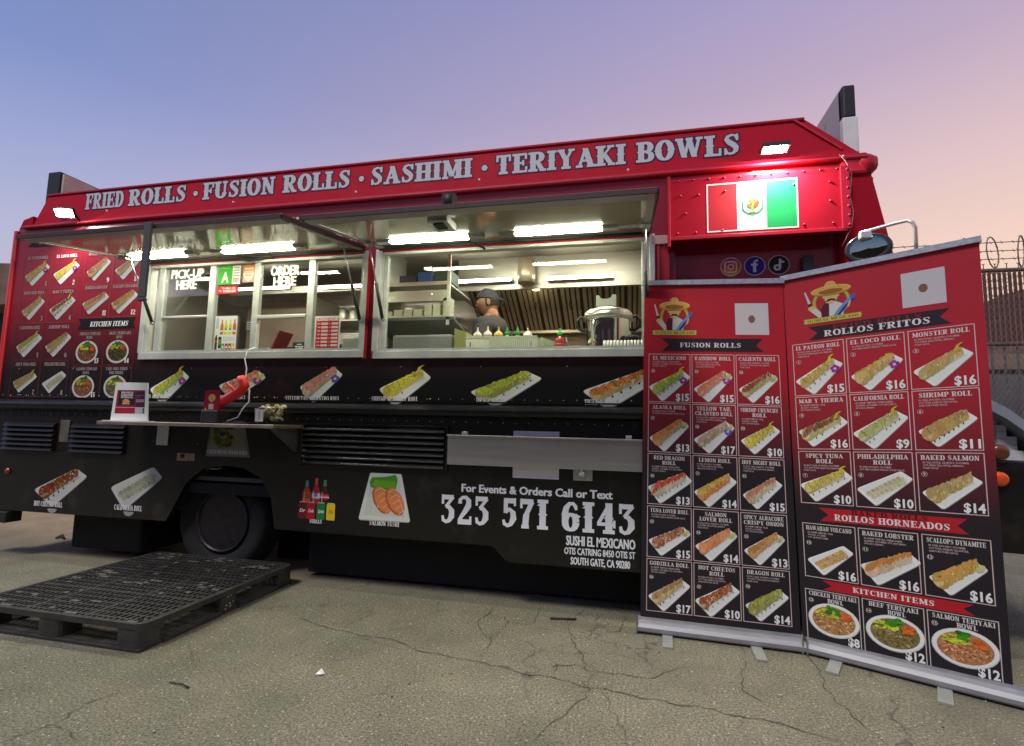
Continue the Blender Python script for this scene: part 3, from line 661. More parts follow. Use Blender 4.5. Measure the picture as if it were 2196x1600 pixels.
# building at the far left behind the truck
bld = thing('warehouse', (-21, 9, 0), 'low tan building with a brown sloping roof behind the truck', 'building')
b = MB(); b.box(-40, -15.6, 8.3, 16, 0, 4.5); b.build('wall', mat('tan_stucco_wall', (.30, .21, .14), .9, noise=.2, nscale=1.5), bld)
b = MB(); b.prism([(-41, 4.42), (-15.0, 4.42), (-17.2, 5.6), (-39, 7.2)], 7.7, 17, 0); b.build('roof', mat('brown_shingle_roof', (.17, .10, .075), .9, noise=.35, nscale=3, bump=.3, bscale=14), bld)
b = MB(); b.box(-33, -16.4, 8.26, 8.3, 2.9, 4.3); b.build('dark_wall_band', m_dark, bld)  # flat dark band set on the wall below the roof
for x in (-25, -22.2, -19.4, -17.2):
    b = MB(); b.box(x, x + 1.5, 8.24, 8.28, .9, 2.5); o = b.build('window', mat('dark_window_glass', (.03, .035, .04), .1, coat=1), bld)
    f = MB(); f.box(x - .06, x + 1.56, 8.2, 8.24, 2.5, 2.58); f.box(x - .06, x + 1.56, 8.2, 8.24, .82, .9); f.box(x - .06, x, 8.2, 8.24, .9, 2.5); f.box(x + 1.5, x + 1.56, 8.2, 8.24, .9, 2.5); f.build('window_frame', m_whitep, o)

# unseen dark building added behind the camera, mirrored by the wrap instead of sky
wh = thing('added_dark_building', (0, -15, 0), 'long dark building added unseen behind the camera for the truck paint to mirror', 'building')
b = MB(); b.box(-45, 40, -24, -15, 0, 6.2); b.build('wall', mat('added_dark_wall', (.07, .055, .05), .9, noise=.25, nscale=2), wh)
b = MB(); b.box(-45.3, 40.3, -24.3, -14.8, 6.2, 6.5); b.build('roof_edge', m_dark, wh)
for x in range(-36, 36, 9): b = MB(); b.box(x, x + 3.6, -14.98, -14.95, .02, 3.4); b.build('added_door', mat('added_grey_door', (.16, .16, .17), .5, .4), wh)
# white van parked beyond the truck's rear
van = thing('parked_van', (-9.6, 3.6, 0), 'white van parked beyond the rear end of the food truck', 'van')
m_van = mat('white_van_paint', (.78, .78, .76), .25, coat=.8, noise=.05)
b = MB(); b.prism([(-12.6, .42), (-8.9, .42), (-8.35, .55), (-8.3, 1.0), (-8.75, 1.25), (-9.35, 2.0), (-9.7, 2.12), (-12.5, 2.12), (-12.65, 1.9)], 3.3, 5.1); b.build('body', m_van, van)
b = MB(); b.prism([(-9.95, 1.28), (-8.95, 1.28), (-9.5, 1.95), (-9.95, 1.95)], 3.27, 3.3); b.build('side_window', mat('dark_window_glass', (.03, .035, .04), .1, coat=1), van)
for x in (-11.8, -9.15):
    b = MB(); b.lathe([(.33, 3.26), (.34, 3.3), (.34, 3.5), (.2, 3.5)], (x, 0, .34), 'y', 20); wv_ = b.build('wheel', m_tyre, van)
    b = MB(); b.lathe([(.0, 3.25), (.2, 3.25), (.2, 3.3)], (x, 0, .34), 'y', 16); b.build('rim', m_alu, wv_)
b = MB(); b.box(-8.42, -8.29, 3.4, 3.7, .78, .95); b.build('headlight', mat('headlight_glass', (.7, .7, .65), .2, coat=1), van)

# ================================================================== FOOD TRUCK
truck = thing('food_truck', (-2.0, 0.0, 0), 'red and black sushi food truck with two raised serving windows and printed menus', 'food truck')
LZ = dict(w1=(-3.885, -1.925, 1.725, 2.455), w2=(-1.785, .135, 1.715, 2.455))
# main upper wall, butt-jointed panels around both window openings
b = MB(); TH = .05
for x0, x1, z0, z1 in [(-5.40, .26, 2.455, 2.875), (-5.40, -3.885, 1.33, 2.455), (-3.885, .26, 1.33, 1.715), (-3.885, -1.925, 1.715, 1.725), (-1.925, -1.785, 1.715, 2.455), (.135, .26, 1.715, 2.455), (.26, 1.34, 2.80, 2.875)]:
    b.box(x0, x1, 0, TH, z0, z1)
wall = b.build('upper_side_wall', m_wall, truck)
# posts flanking the windows: glossy red folded strips
for x0, x1 in ((-1.905, -1.875), (-1.835, -1.805), (.155, .175), (.185, .20)):
    b = MB(); b.box(x0, x1, -.012, -.0005, 1.66, 2.44, bev=.003); b.build('red_post_strip', m_rail, truck)
b = MB(); b.box(.15, .25, -.02, -.001, 2.40, 2.46, bev=.004); b.build('bracket_cap', mat('pinkish_worn_paint', (.42, .25, .24), .5), truck)
# lower body with wheel arch
b = MB()
low = [(-5.45, .39), (-3.52, .40), (-3.45, .53), (-3.36, .70), (-3.22, .81), (-3.05, .845), (-2.86, .835), (-2.70, .77), (-2.60, .64), (-2.55, .40), (-.895, .40), (-.87, .385), (-.80, .315), (-.76, .303), (1.50, .303), (1.50, 1.245), (-5.45, 1.245)]
bm = bmesh.new(); vs = [bm.verts.new((x, 0, z)) for x, z in low]; f = bm.faces.new(vs); r = bmesh.ops.extrude_face_region(bm, geom=[f])
for v in [g for g in r['geom'] if isinstance(g, bmesh.types.BMVert)]: v.co.y = .05
bmesh.ops.triangulate(bm, faces=bm.faces[:]); b.addbm(bm); b.build('lower_side_wall', m_low, truck)
# belt moulding, half round
b = MB(); pr = [(.05, 1.333), (-.004, 1.333), (-.02, 1.327), (-.042, 1.315), (-.05, 1.295), (-.05, 1.275), (-.042, 1.258), (-.02, 1.246), (.05, 1.245)]
b.prism([(y, z) for y, z in pr], -5.44, 1.40, plane='yz'); b.v = [(x, y, z) for x, y, z in b.v]; b.build('belt_moulding', m_low, truck)
# horizontal lap lines of the side sheets
for z, x0, x1 in ((1.352, -5.38, .24), (1.238, -5.42, .3)):
    b = MB(); b.box(x0, x1, -.006, -.0004, z - .004, z + .004); b.build('lap_seam', m_low, truck)
# small rivets
b = MB(); R = random.Random(2)
def rivet(x, z, y=0.0, r=.0055):
    b.lathe([(r, y), (r * .8, y - r * .55), (r * .3, y - r * .8)], (x, 0, z), 'y', 6)
x = -5.35
while x < .2:
    rivet(x, 1.37); rivet(x + .03, 1.215)
    if R.random() < .25: rivet(x + .025, 1.37)
    x += .088
for i in range(9): rivet(-3.7 + i * .42, 1.01 + R.uniform(-.01, .01)); rivet(-5.2 + i * .6, 1.60)
tag(b.build('body_rivets', mat('rivet_heads', (.32, .29, .26), .25, .8), truck), kind='stuff')
# fascia and roof
ZF0, ZF1, YF = 2.905, 3.225, .10
fa = MB(); Fr = [(-5.24, ZF0, 0), (1.405, ZF0, 0), (1.125, ZF1, YF), (-5.24, ZF1, YF)]
fr = [(x, y, z) for x, z, y in Fr]; bk = [(-5.24, 2.25, ZF0), (1.405, 2.25, ZF0), (1.125, 2.15, ZF1), (-5.24, 2.15, ZF1)]
fa.face(fr); fa.face(bk[::-1]); 
for i in range(4): j = (i + 1) % 4; fa.face([fr[i], bk[i], bk[j], fr[j]])
fa.build('roof_fascia', m_red, truck)
b = MB(); b.obox((1.06, YF - .004, ZF1 - .005), (1.30, .018, 2.955), .012, .03, up=(0, -1, 0)); b.build('fascia_lap', m_rail, truck)
b = MB(); b.box(-5.26, 1.12, .085, .115, ZF1 - .006, ZF1 + .012, bev=.004); b.build('roof_edge', m_rail, truck)
b = MB(); b.prism([(.02, 2.872), (-.028, 2.868), (-.036, 2.876), (-.03, 2.888), (-.012, 2.896), (.004, 2.915), (.02, 2.915)], -5.33, 1.42, plane='yz'); b.build('drip_rail', m_rail, truck)
b = MB()
for u, v in ((501, 434), (764, 412), (1028, 386), (1347, 365), (230, 452)):
    p = pt(u, v, -.03); b.lathe([(.009, -.030), (.008, -.036), (.001, -.040)], (p.x, 0, p.z), 'y', 8)
tag(b.build('rail_studs', mat('white_stud', (.8, .78, .78), .4), truck), kind='stuff')
# left rear end: torn stepped roof corner
b = MB(); b.prism([(-5.40, 2.875), (-5.25, 2.875), (-5.25, 2.99), (-5.36, 2.96)], .0, 2.2); b.build('rear_roof_corner', m_red, truck)
b = MB(); b.box(-5.42, -5.40, .02, 2.2, .4, 2.87); b.box(-5.40, -5.35, 2.15, 2.2, .4, 2.87); b.build('rear_wall', m_wall, truck)
b = MB(); b.box(-5.435, -5.398, -.02, .02, 1.34, 2.86, bev=.01); b.build('rear_corner_strip', mat('bright_red_strip', (.62, .02, .03), .3, coat=.5), truck)
# roof-end sign boards
bw = MB(); bw.box(1.365, 1.455, .15, 1.9, 3.0, 3.245, 0, .006); bw.build('roof_board_base', m_whitep, truck)
bw = MB(); bw.box(1.372, 1.448, .155, 1.9, 3.245, 3.47, 0, .012); bw.build('roof_board_cap', m_blk, truck)
A_ = Art(lambda s, t, o: (1.3645 - o, .2 + (1 - s) * 1.6, 3.03 + t * .42))
A_.begin(); A_.rect(0, 0, 1, 1, (.42, .42, .44))
R = random.Random(4)
for i in range(26): x, y = R.uniform(.05, .9), R.uniform(.1, .85); A_.line([(x, y), (x + R.uniform(-.02, .03), y + R.uniform(-.12, .12)), (x + R.uniform(0, .05), y)], .012, (.16, .16, .18), .4)
A_.build('scribbled_board_face', m_prn, truck)
bw = MB(); bw.box(-5.36, -5.215, .15, 1.9, 3.0, 3.49, 0, .008); bw.build('rear_roof_board', m_blk, truck)
bw = MB(); bw.box(-5.213, -5.19, .17, 1.85, 3.225, 3.47); bw.build('rear_board_face', mat('grey_board_face', (.50, .49, .47), .6, noise=.15, nscale=9), truck)
b = MB(); b.tube([pt(1805, 322, .08), pt(1806, 312, .08), pt(1801, 306, .1)], .012, 6); b.build('roof_hook', mat('orange_strap', (.5, .22, .05), .6), truck)

# flag panel: raised riveted box on the cab side
FX0, FX1, FZ0, FZ1 = .262, 1.285, 2.415, 2.812
b = MB(); b.box(FX0, FX1, -.055, -.001, FZ0, FZ1, bev=.006); b.build('cab_side_panel', m_red, truck)
b = MB(); b.box(FX0 - .014, FX0 + .004, -.068, -.002, FZ0 - .055, FZ1 + .02, bev=.004); b.box(FX1 - .03, FX1 + .02, -.066, -.056, FZ0, FZ1, bev=.003); b.box(FX0, FX1, -.064, -.0555, FZ0 - .012, FZ0 + .012, bev=.003); b.build('panel_edge_strip', m_rail, truck)
b = MB()
for i in range(11): rivet(FX0 + .06 + i * .092, FZ1 - .012, -.055, .007)
for x, z in [(.33, 2.70), (.44, 2.70), (.31, 2.45), (.42, 2.45), (.60, 2.71), (.58, 2.455), (1.0, 2.72), (1.05, 2.46), (1.20, 2.72), (1.21, 2.46), (.36, 2.58), (1.20, 2.60)]: rivet(x, z, -.055, .008)
for i in range(7): rivet(1.293, 2.44 + i * .058, -.066, .009)
tag(b.build('panel_rivets', m_rail, truck), kind='stuff')
# recessed cab door below it
b = MB(); b.box(.262, 1.50, .10, .13, .32, 2.80); b.box(.262, .30, .0505, .10, 1.25, 2.41); b.build('cab_door', m_wall, truck)
b = MB(); b.box(.30, .306, .092, .0995, 1.3, 2.33); b.build('door_edge_line', mat('bright_red_strip', (.62, .02, .03)), truck)
b = MB(); b.lathe([(.03, .07), (.03, .1)], (1.10, 0, 2.24), 'y', 14); b.box(1.07, 1.13, .05, .095, 2.20, 2.30, bev=.01); b.build('door_marker_lamp', m_blk, truck)
# front pillar, visor and nose
b = MB(); b.prism([(1.292, 2.87), (1.43, 2.87), (1.47, 2.66), (1.535, 2.31), (1.66, 1.70), (1.30, 1.70), (1.292, 2.41)], .0, .0995, 0); b.build('windshield_pillar', m_red, truck)
b = MB(); b.lathe([(.0, -.03), (.04, -.027), (.058, -.01), (.064, .02), (.064, 2.2)], (1.425, 0, 2.845), 'y', 20); b.box(1.40, 1.492, -.022, 2.2, 2.80, 2.895, bev=.03); b.box(1.28, 1.435, -.02, 2.2, 2.775, 2.915, bev=.02); b.build('windshield_visor', m_rail, truck)
b = MB(); b.face([(1.44, .11, 2.78), (1.44, 2.1, 2.78), (1.69, 2.1, 1.6), (1.69, .11, 1.6)]); b.build('windshield', glass_mat('dark_glass', (.3, .33, .33), 1.5), truck)
b = MB(); b.tube([pt(1800, 332, -.04), pt(1813, 345, -.05), pt(1826, 372, -.05), pt(1823, 420, -.05), pt(1830, 455, -.05), pt(1827, 485, -.05), pt(1815, 510, -.05), pt(1806, 528, -.05)], .0026, 5); b.build('lamp_cable', mat('pale_cable', (.42, .20, .20), .5), truck)
b = MB(); b.prism([(1.50, .58), (2.42, .55), (2.42, 1.05), (1.50, 1.06)], .02, 1.9); b.build('nose_lower_body', m_low, truck)
b = MB(); b.prism([(1.50, 1.062), (2.36, 1.062), (2.28, 1.12), (2.12, 1.25), (1.5, 1.50)], .42, 1.9); b.build('nose_recess', m_dark, truck)
b = MB(); b.prism([(1.50, 1.78), (1.75, 1.57), (1.99, 1.395), (2.07, 1.345), (2.135, 1.285), (2.25, 1.16), (2.25, 1.10), (2.12, 1.235), (2.05, 1.295), (1.97, 1.345), (1.74, 1.50), (1.5, 1.70)], .0, 1.9); b.build('nose_fender', mat('sky_sheen_fender', (.25, .27, .33), .35, coat=.5, noise=.1), truck)  # blue grey sky reflection put into the fender colour
for (u, v), M_, r in (((2147, 970), m_amberd, .036), ((2147, 1028), m_amber, .034)):
    p = pt(u, v, .0); b = MB(); b.lathe([(r + .008, .018), (r + .005, -.002), (r, -.007), (r * .7, -.011), (.001, -.013)], (p.x, 0, p.z), 'y', 20); b.build('amber_marker_light', M_, truck)
# mirror
mir = MB(); c = pt(1862, 533, -.22)
mir.lathe([(.001, .055), (.06, .05), (.102, .03), (.115, .0), (.111, -.012), (.103, -.016)], (0, 0, 0), 'y', 24); mir.v = [(x * 1.0, y, z * .78) for x, y, z in mir.v]
Mr = Matrix.Translation(c) @ Matrix.Rotation(rad(-24), 4, 'Z'); mir.v = [tuple(Mr @ Vector(v)) for v in mir.v]
mo = mir.build('side_mirror', mat('black_mirror_shell', (.014, .014, .016), .25, coat=.6), truck)
mir = MB(); mir.lathe([(.102, -.014), (.08, -.017), (.05, -.019), (.001, -.020)], (0, 0, 0), 'y', 24); mir.v = [(x, y, z * .78) for x, y, z in mir.v]; mir.v = [tuple(Mr @ Vector(v)) for v in mir.v]
mir.build('mirror_glass', mat('mirror_surface', (.30, .36, .30), .05, 1.0), mo)
b = MB(); b.tube([pt(1843, 500, -.22), pt(1880, 490, -.24), pt(1920, 479, -.28), pt(1946, 473, -.32), pt(1957, 477, -.33), pt(1963, 488, -.33), pt(1965, 530, -.3), pt(1967, 580, -.2), pt(1967, 640, -.02)], .0095, 8); b.build('mirror_arm', mat('white_tube', (.66, .64, .64), .3, .4), truck)
b = MB(); p = pt(1858, 505, -.24); b.box(p.x - .035, p.x + .02, p.y - .02, p.y + .02, p.z - .02, p.z + .02, bev=.005); b.build('mirror_clamp', m_alu, truck)

# flood lamps under the fascia
def flood(x, z, name_label, tilt, yaw):
    M = Matrix.Translation((x, -.11, z)) @ Matrix.Rotation(rad(yaw), 4, 'Z') @ Matrix.Rotation(rad(tilt), 4, 'X')
    b = MB(); bm = bmesh.new(); bmesh.ops.create_cube(bm, size=1)
    for v in bm.verts: v.co = Vector((v.co.x * .155, v.co.y * .085, v.co.z * .03 + .017))
    b.addbm(bm, 0, M=M); b.tube([M @ Vector((-.07, .0, .03)), M @ Vector((-.07, .08, .05)), (x, -.002, z + .03), M @ Vector((.07, .08, .05)), M @ Vector((.07, 0, .03))], .006, 6)
    o = b.build('flood_lamp', m_blk, truck)
    b = MB(); b.face([M @ Vector(p) for p in ((-.066, -.030, -.001), (.066, -.030, -.001), (.066, .030, -.001), (-.066, .030, -.001))][::-1]); b.build('lamp_lens', m_flood, o, recalc=False)
    return o
flood(.885, 2.925, '', -6, 0)
flood(-4.74, 2.935, '', -52, 18)

# wheel arch liner, chassis, tank, wheels
b = MB(); b.box(-5.3, 1.5, .05, 2.2, .62, .70); b.box(-5.3, 1.6, .45, .6, .40, .62); b.box(-5.3, 1.6, 1.6, 1.75, .40, .62); b.build('chassis', m_dark, truck)
b = MB(); b.box(-2.45, 1.5, .30, .34, .03, .62); b.box(-2.95, -2.45, .60, .64, .03, .62); b.build('underbody_shade_panel', m_dark, truck)  # black panels added to keep the space under the truck dark
b = MB(); b.box(-5.42, -3.7, 2.15, 2.2, .40, 1.3); b.box(-3.7, 1.5, 2.15, 2.2, .05, 1.3); b.box(.27, 1.5, 2.15, 2.2, 1.3, 2.87); b.build('far_side_wall', m_dark, truck)  # far wall drawn down low to keep light out from underneath
b = MB(); b.box(-4.80, -4.05, .28, 1.0, .05, .40, bev=.02); b.build('holding_tank', m_dark, truck)
b = MB(); b.box(-3.50, -2.52, .0505, .9, .845, .87); b.box(-3.50, -2.50, .52, .54, .42, .845); b.build('wheel_arch_liner', m_dark, truck)
b = MB(); b.box(-5.52, -5.12, -.03, .10, .29, .385, bev=.01); b.build('rear_bumper', m_blk, truck)
p = pt(18, 1010, 0); b = MB(); b.lathe([(.028, 0), (.026, -.012), (.001, -.02)], (p.x, 0, p.z), 'y', 14); b.build('rear_reflector', mat('red_reflector', (.30, .01, .015), .3, coat=.5), truck)
def wheel(x, y, side=-1):
    b = MB(); R0 = .40
    b.lathe([(.235, .0), (.27, -.015), (.34, -.03), (.385, -.02), (.40, .01), (.40, .19), (.385, .22), (.30, .22)], (x, y, .402), 'y', 40)
    for k in range(44):
        a = 2 * pi * k / 44; c_ = Vector((x + .4 * cos(a), y + .1, .402 + .4 * sin(a))); t = Vector((-sin(a), 0, cos(a)))
        b.obox(c_ - Vector((0, .09, 0)) + t * .0, c_ + Vector((0, .09, 0)) + t * .012, .03, .012, up=(cos(a), 0, sin(a)))
    o = b.build('wheel', m_tyre, truck)
    b = MB(); b.lathe([(.240, -.004), (.240, -.022), (.228, -.026), (.218, -.004), (.205, .06), (.19, .10), (.11, .105), (.10, .02), (.085, .0), (.001, -.004)], (x, y, .402), 'y', 32)
    for k in range(8):
        a = 2 * pi * k / 8; b.lathe([(.013, .105), (.013, .075), (.001, .07)], (x + .125 * cos(a), y, .402 + .125 * sin(a)), 'y', 6)
    b.build('rim', mat('dusty_dark_rim', (.04, .034, .038), .4, .6, noise=.3, nscale=14), o)
    for k in range(5):
        a = 2 * pi * k / 5 + .3; b = MB(); b.lathe([(.026, .083), (.026, .079), (.001, .078)], (x + .178 * cos(a), y, .402 + .178 * sin(a)), 'y', 12); b.build('rim_hole', m_blk, o)
for x, y in ((-3.12, .14), (-3.12, 1.85), (.95, .2), (.95, 1.85)): wheel(x, y)
# louvres
def louvre(x0, x1, z0, z1, n, frame=True):
    b = MB(); b.box(x0, x1, -.004, -.0005, z0, z1)
    if frame: b.box(x0 - .02, x0, -.022, -.0005, z0 - .01, z1 + .015, bev=.003); b.box(x1, x1 + .02, -.022, -.0005, z0 - .01, z1 + .015, bev=.003); b.box(x0, x1, -.022, -.0005, z1, z1 + .015, bev=.003)
    o = b.build('louvre_vent', m_low, truck); h = (z1 - z0) / n
    for i in range(n):
        s = MB(); za = z0 + i * h + h * .10; zb = z0 + (i + 1) * h - h * .12
        s.prism([(-.0045, zb), (-.008, zb + .004), (-.03, za + .012), (-.034, za + .002), (-.028, za - .003), (-.022, za + .004), (-.0045, zb - .02)], x0 + .006, x1 - .006, plane='yz'); s.build('louvre_slat', m_low, o)
louvre(-2.345, -1.235, .885, 1.17, 7)
louvre(-5.27, -4.70, .90, 1.14, 6, False)
louvre(-4.53, -3.97, .90, 1.14, 6, False)
b = MB(); b.box(-4.665, -4.565, -.008, -.0006, .98, 1.165, bev=.003); b.build('hinge_plate', mat('worn_hinge_plate', (.22, .21, .16), .4, .7, noise=.3, nscale=20), truck)
# fuel cap plate
p = pt(398, 980, 0); b = MB(); b.box(p.x - .075, p.x + .03, -.008, -.0006, p.z - .03, p.z + .03, bev=.003); b.box(p.x + .03, p.x + .09, -.005, -.0006, p.z - .028, p.z + .028, bev=.003); fc = b.build('fuel_door', mat('worn_copper_plate', (.36, .24, .18), .45, .5, noise=.3, nscale=30), truck)
b = MB(); b.lathe([(.016, -.008), (.014, -.02), (.001, -.022)], (p.x - .02, 0, p.z + .008), 'y', 12); b.build('fuel_cap', m_blk, fc)
b = MB(); b.box(-.353, -.228, -.010, -.0006, .852, .925, bev=.004); lt = b.build('latch_plate', m_brush, truck)
b = MB(); b.lathe([(.022, -.01), (.022, -.028), (.014, -.04), (.001, -.042)], (-.295, 0, .895), 'y', 14); b.box(-.302, -.288, -.045, -.012, .89, .935, bev=.003); b.build('latch_knob', m_alu, lt)

# ---- serving windows
def win_frame(x0, x1, z0, z1):
    b = MB(); w_ = .045
    b.box(x0 - .03, x1 + .03, -.022, -.001, z0 - .055, z0, bev=.003); b.box(x0 - w_, x0, -.018, -.001, z0, z1 + .02, bev=.003); b.box(x1, x1 + w_ - .012, -.018, -.001, z0, z1 + .02, bev=.003)
    b.box(x0, x1, -.014, .05, z0, z0 + .018); b.box(x0, x0 + .018, -.010, .05, z0 + .018, z1); b.box(x1 - .018, x1, -.010, .05, z0 + .018, z1); b.box(x0 + .018, x1 - .018, -.010, .05, z1 - .02, z1)
    return b.build('serving_window', m_alu, truck)
W1 = win_frame(*LZ['w1']); W2 = win_frame(*LZ['w2'])
def bar(parent, x0, x1, z0, z1, y0=.005, y1=.035, M=None): b = MB(); b.box(x0, x1, y0, y1, z0, z1, bev=.003); b.build('window_mullion', M or m_alu, parent)
def pane(parent, x0, x1, z0, z1, y=.022): b = MB(); b.box(x0, x1, y - .0025, y + .0025, z0, z1); b.build('window_pane', m_glass, parent)
for x0, x1 in ((-3.80, -3.745), (-3.30, -3.245), (-2.885, -2.832), (-2.40, -2.345)): bar(W1, x0, x1, 1.745, 2.435, .004, .045)
bar(W1, -3.744, -3.301, 2.012, 2.030); bar(W1, -2.831, -2.401, 1.985, 2.012, -.004, .035)
pane(W1, -3.744, -3.301, 2.031, 2.434); pane(W1, -3.744, -3.301, 1.745, 2.011, .030); pane(W1, -3.244, -2.886, 1.745, 2.434); pane(W1, -2.831, -2.401, 2.013, 2.434, .012); pane(W1, -2.344, -1.945, 1.745, 2.434)
bar(W2, -1.765, -1.735, 1.735, 2.435); bar(W2, .085, .115, 1.735, 2.435)
pane(W2, -1.734, -1.40, 1.735, 2.434); pane(W2, -1.395, .084, 1.99, 2.434, .034)
# ---- awnings
m_awn = mat('polished_awning_sheet', (.52, .53, .43), .09, .45, noise=.08, nscale=2, bump=.012, bscale=5)
def awning(x0, x1, zo, latch_x=None):
    zi = 2.485; yi, yo = -.03, -.95
    def P3(x, f, d=0):  # f 0 hinge .. 1 outer edge, d below the sheet
        return Vector((x, yi + (yo - yi) * f, zi + (zo - zi) * f - d))
    b = MB(); b.face([P3(x0, 0), P3(x1, 0), P3(x1, 1), P3(x0, 1)]); b.face([P3(x0, 0, -.028), P3(x0, 1, -.028), P3(x1, 1, -.028), P3(x1, 0, -.028)])
    b.face([P3(x0, 0), P3(x0, 1), P3(x0, 1, -.028), P3(x0, 0, -.028)]); b.face([P3(x1, 0), P3(x1, 1), P3(x1, 1, -.028), P3(x1, 0, -.028)]); b.face([P3(x0, 1), P3(x1, 1), P3(x1, 1, -.028), P3(x0, 1, -.028)]); b.face([P3(x0, 0), P3(x1, 0), P3(x1, 0, -.028), P3(x0, 0, -.028)])
    aw = b.build('awning', m_awn, truck)
    b = MB(); b.obox(P3(x0, 1.005, -.010), P3(x1, 1.005, -.010), .012, .026); b.obox(P3(x1 + .006, 0, -.012), P3(x1 + .006, 1, -.009), .012, .026); b.obox(P3(x0 - .006, 0, -.012), P3(x0 - .006, 1, -.009), .012, .026); b.build('awning_rubber_edge', mat('maroon_black_edge', (.05, .02, .018), .5), aw)
    b = MB(); b.obox(P3(x0 + .01, .955, .004), P3(x1 - .01, .955, .004), .075, .006); b.obox(P3(x0 + .025, .0, .0045), P3(x0 + .025, .91, .0045), .04, .005); b.obox(P3(x1 - .025, .0, .0045), P3(x1 - .025, .91, .0045), .04, .005); b.build('awning_inner_trim', mat('greyish_trim', (.45, .42, .42), .45, .5), aw)
    b = MB(); b.tube([P3(x0, -.01, .008), P3(x1, -.01, .008)], .012, 8); b.build('awning_hinge', m_blk, aw)
    return aw, P3
aw1, PA = awning(-3.90, -1.925, 2.345); aw2, PB = awning(-1.80, .135, 2.325)
def tube_light(aw, PF, xa, xb, f, r=.014, emis=m_led):
    b = MB(); b.obox(PF(xa - .10, f, .006), PF(xb + .10, f, .006), .060, .010); b.obox(PF(xa - .10, f, .016), PF(xa - .004, f, .016), .046, .012); b.obox(PF(xb + .004, f, .016), PF(xb + .10, f, .016), .046, .012)
    o = b.build('tube_light', m_brush, aw)
    b = MB(); b.obox(PF(xa, f, .018), PF(xb, f, .018), .034, .013); b.build('lit_tube', emis, o)
for xa, xb in ((-3.80, -3.27), (-2.93, -2.34)): tube_light(aw1, PA, xa, xb, .26)
for xa, xb in ((-1.58, -1.03), (-.71, -.16)): tube_light(aw2, PB, xa, xb, .27)
# latch box on the right awning
b = MB(); o_ = PB(-1.03, .80, .03); b.box(o_.x - .06, o_.x + .06, o_.y - .07, o_.y + .09, o_.z - .02, o_.z + .025, bev=.006); lb = b.build('awning_latch', m_brush, aw2)
b = MB(); b.box(o_.x - .03, o_.x + .03, o_.y - .05, o_.y + .03, o_.z - .028, o_.z - .02, bev=.002); b.build('latch_slot', m_blk, lb)
b = MB(); o_ = PB(-.93, 1.0, -.03); b.lathe([(.05, -.03), (.05, .03)], (o_.x, o_.y + .04, o_.z + .02), 'x', 14); b.build('awning_stop', m_blk, aw2)
b = MB(); b.tube([PB(-1.12, .22, .0), PB(-1.08, .17, .02), PB(-1.03, .09, .03), (-.99, .0, 2.44)], .008, 6); b.build('lamp_lead', m_blk, aw2)
b = MB(); b.tube([(-2.99, -.02, 2.47), (-2.97, -.05, 2.455), (-2.90, -.05, 2.44), (-2.80, -.04, 2.455), (-2.75, -.03, 2.47), (-2.72, -.03, 2.465), (-2.70, -.0, 2.46)], .008, 6); b.build('lamp_lead', m_blk, aw1)
# gas struts
def strut(aw, top, bot):
    top, bot = Vector(top), Vector(bot); mid = bot.lerp(top, .50)
    b = MB(); b.tube([top, mid], .0055, 6, 1); b.tube([mid, bot], .0125, 8, 0); b.lathe([(.014, -.012), (.014, .01)], bot, 'y', 8, 1); b.box(top.x - .03, top.x + .03, top.y - .03, top.y + .03, top.z - .002, top.z + .012, 1)
    b.build('gas_strut', [m_blk, m_brush], aw)
strut(aw1, PA(-3.75, .30, .02), (-3.79, -.03, 1.965)); strut(aw1, PA(-1.965, .23, .02), (-1.925, -.03, 1.94))
strut(aw2, PB(-1.76, .23, .02), (-1.745, -.03, 1.945)); strut(aw2, PB(.10, .30, .02), (.115, -.03, 1.93))
# black rolled strap bag hanging from the left awning edge
p0 = pt(311, 484, -.97); p1 = pt(334, 645, -.97)
b = MB(); b.box(p0.x + .008, p0.x + .064, -.985, -.968, p1.z + .02, 2.372, bev=.006); b.box(p0.x + .010, p0.x + .062, -.99, -.963, p1.z, p1.z + .02, bev=.005)
solo(b, 'rolled_screen', mat('black_fabric_roll', (.085, .085, .085), .9, bump=.4, bscale=30), (p0.x + .036, -.975, p1.z), 'narrow dark grey strap of fabric hanging from the outer edge of the left awning', 'rolled screen')

# ================================================================== PRINT ON THE TRUCK
def wall_fm(Y=0.0): return lambda x, z, o: (x, Y - o, z)
def fascia_fm(x0, z0, o):
    t = (z0 - ZF0) / (.32 - .0294 * (z0 - 1.2)); k = 1 + YF * t / 3.4
    return (x0 * k, YF * t - .0016 - o, 1.2 + (z0 - 1.2) * k)
def tilt(fm, x0, zs): return lambda x, z, o: fm(x, z + (x - x0) * zs, o)
A_ = Art(tilt(fascia_fm, -4.5, -.0055)); OUT = (.035, .012, .05); SIL = (.46, .46, .49)
A_.begin(.001)
for txt, x0, x1 in (('FRIED', -4.66, -4.24), ('ROLLS', -4.19, -3.59), ('FUSION', -3.43, -2.74), ('ROLLS', -2.675, -2.075), ('SASHIMI', -1.915, -1.10), ('TERIYAKI', -.93, -.01), ('BOWLS', .055, .715)):
    A_.begin(.001); A_.slab(txt, x0, 3.008, .138, SIL, width=x1 - x0, outline=OUT, ow=.06, spur=True, gap=.06, bold=.022)
for x in (-3.505, -1.99, -1.013): A_.begin(.001); A_.ell(x, 3.065, .030, .030, OUT, 16); A_.ell(x, 3.065, .022, .022, SIL, 16)
A_.build('fascia_lettering', m_prn, truck)
for t, x0, w_ in (('SUSHI', -3.55, 1.15), ('EL', -2.2, .35), ('MEXICANO', -1.7, 1.7)):
    A_ = Art(wall_fm()); A_.begin(.001); A_.slab(t, x0, 2.56, .226, (.62, .60, .60), width=w_, gap=.05); A_.build('side_word', m_prn, truck)
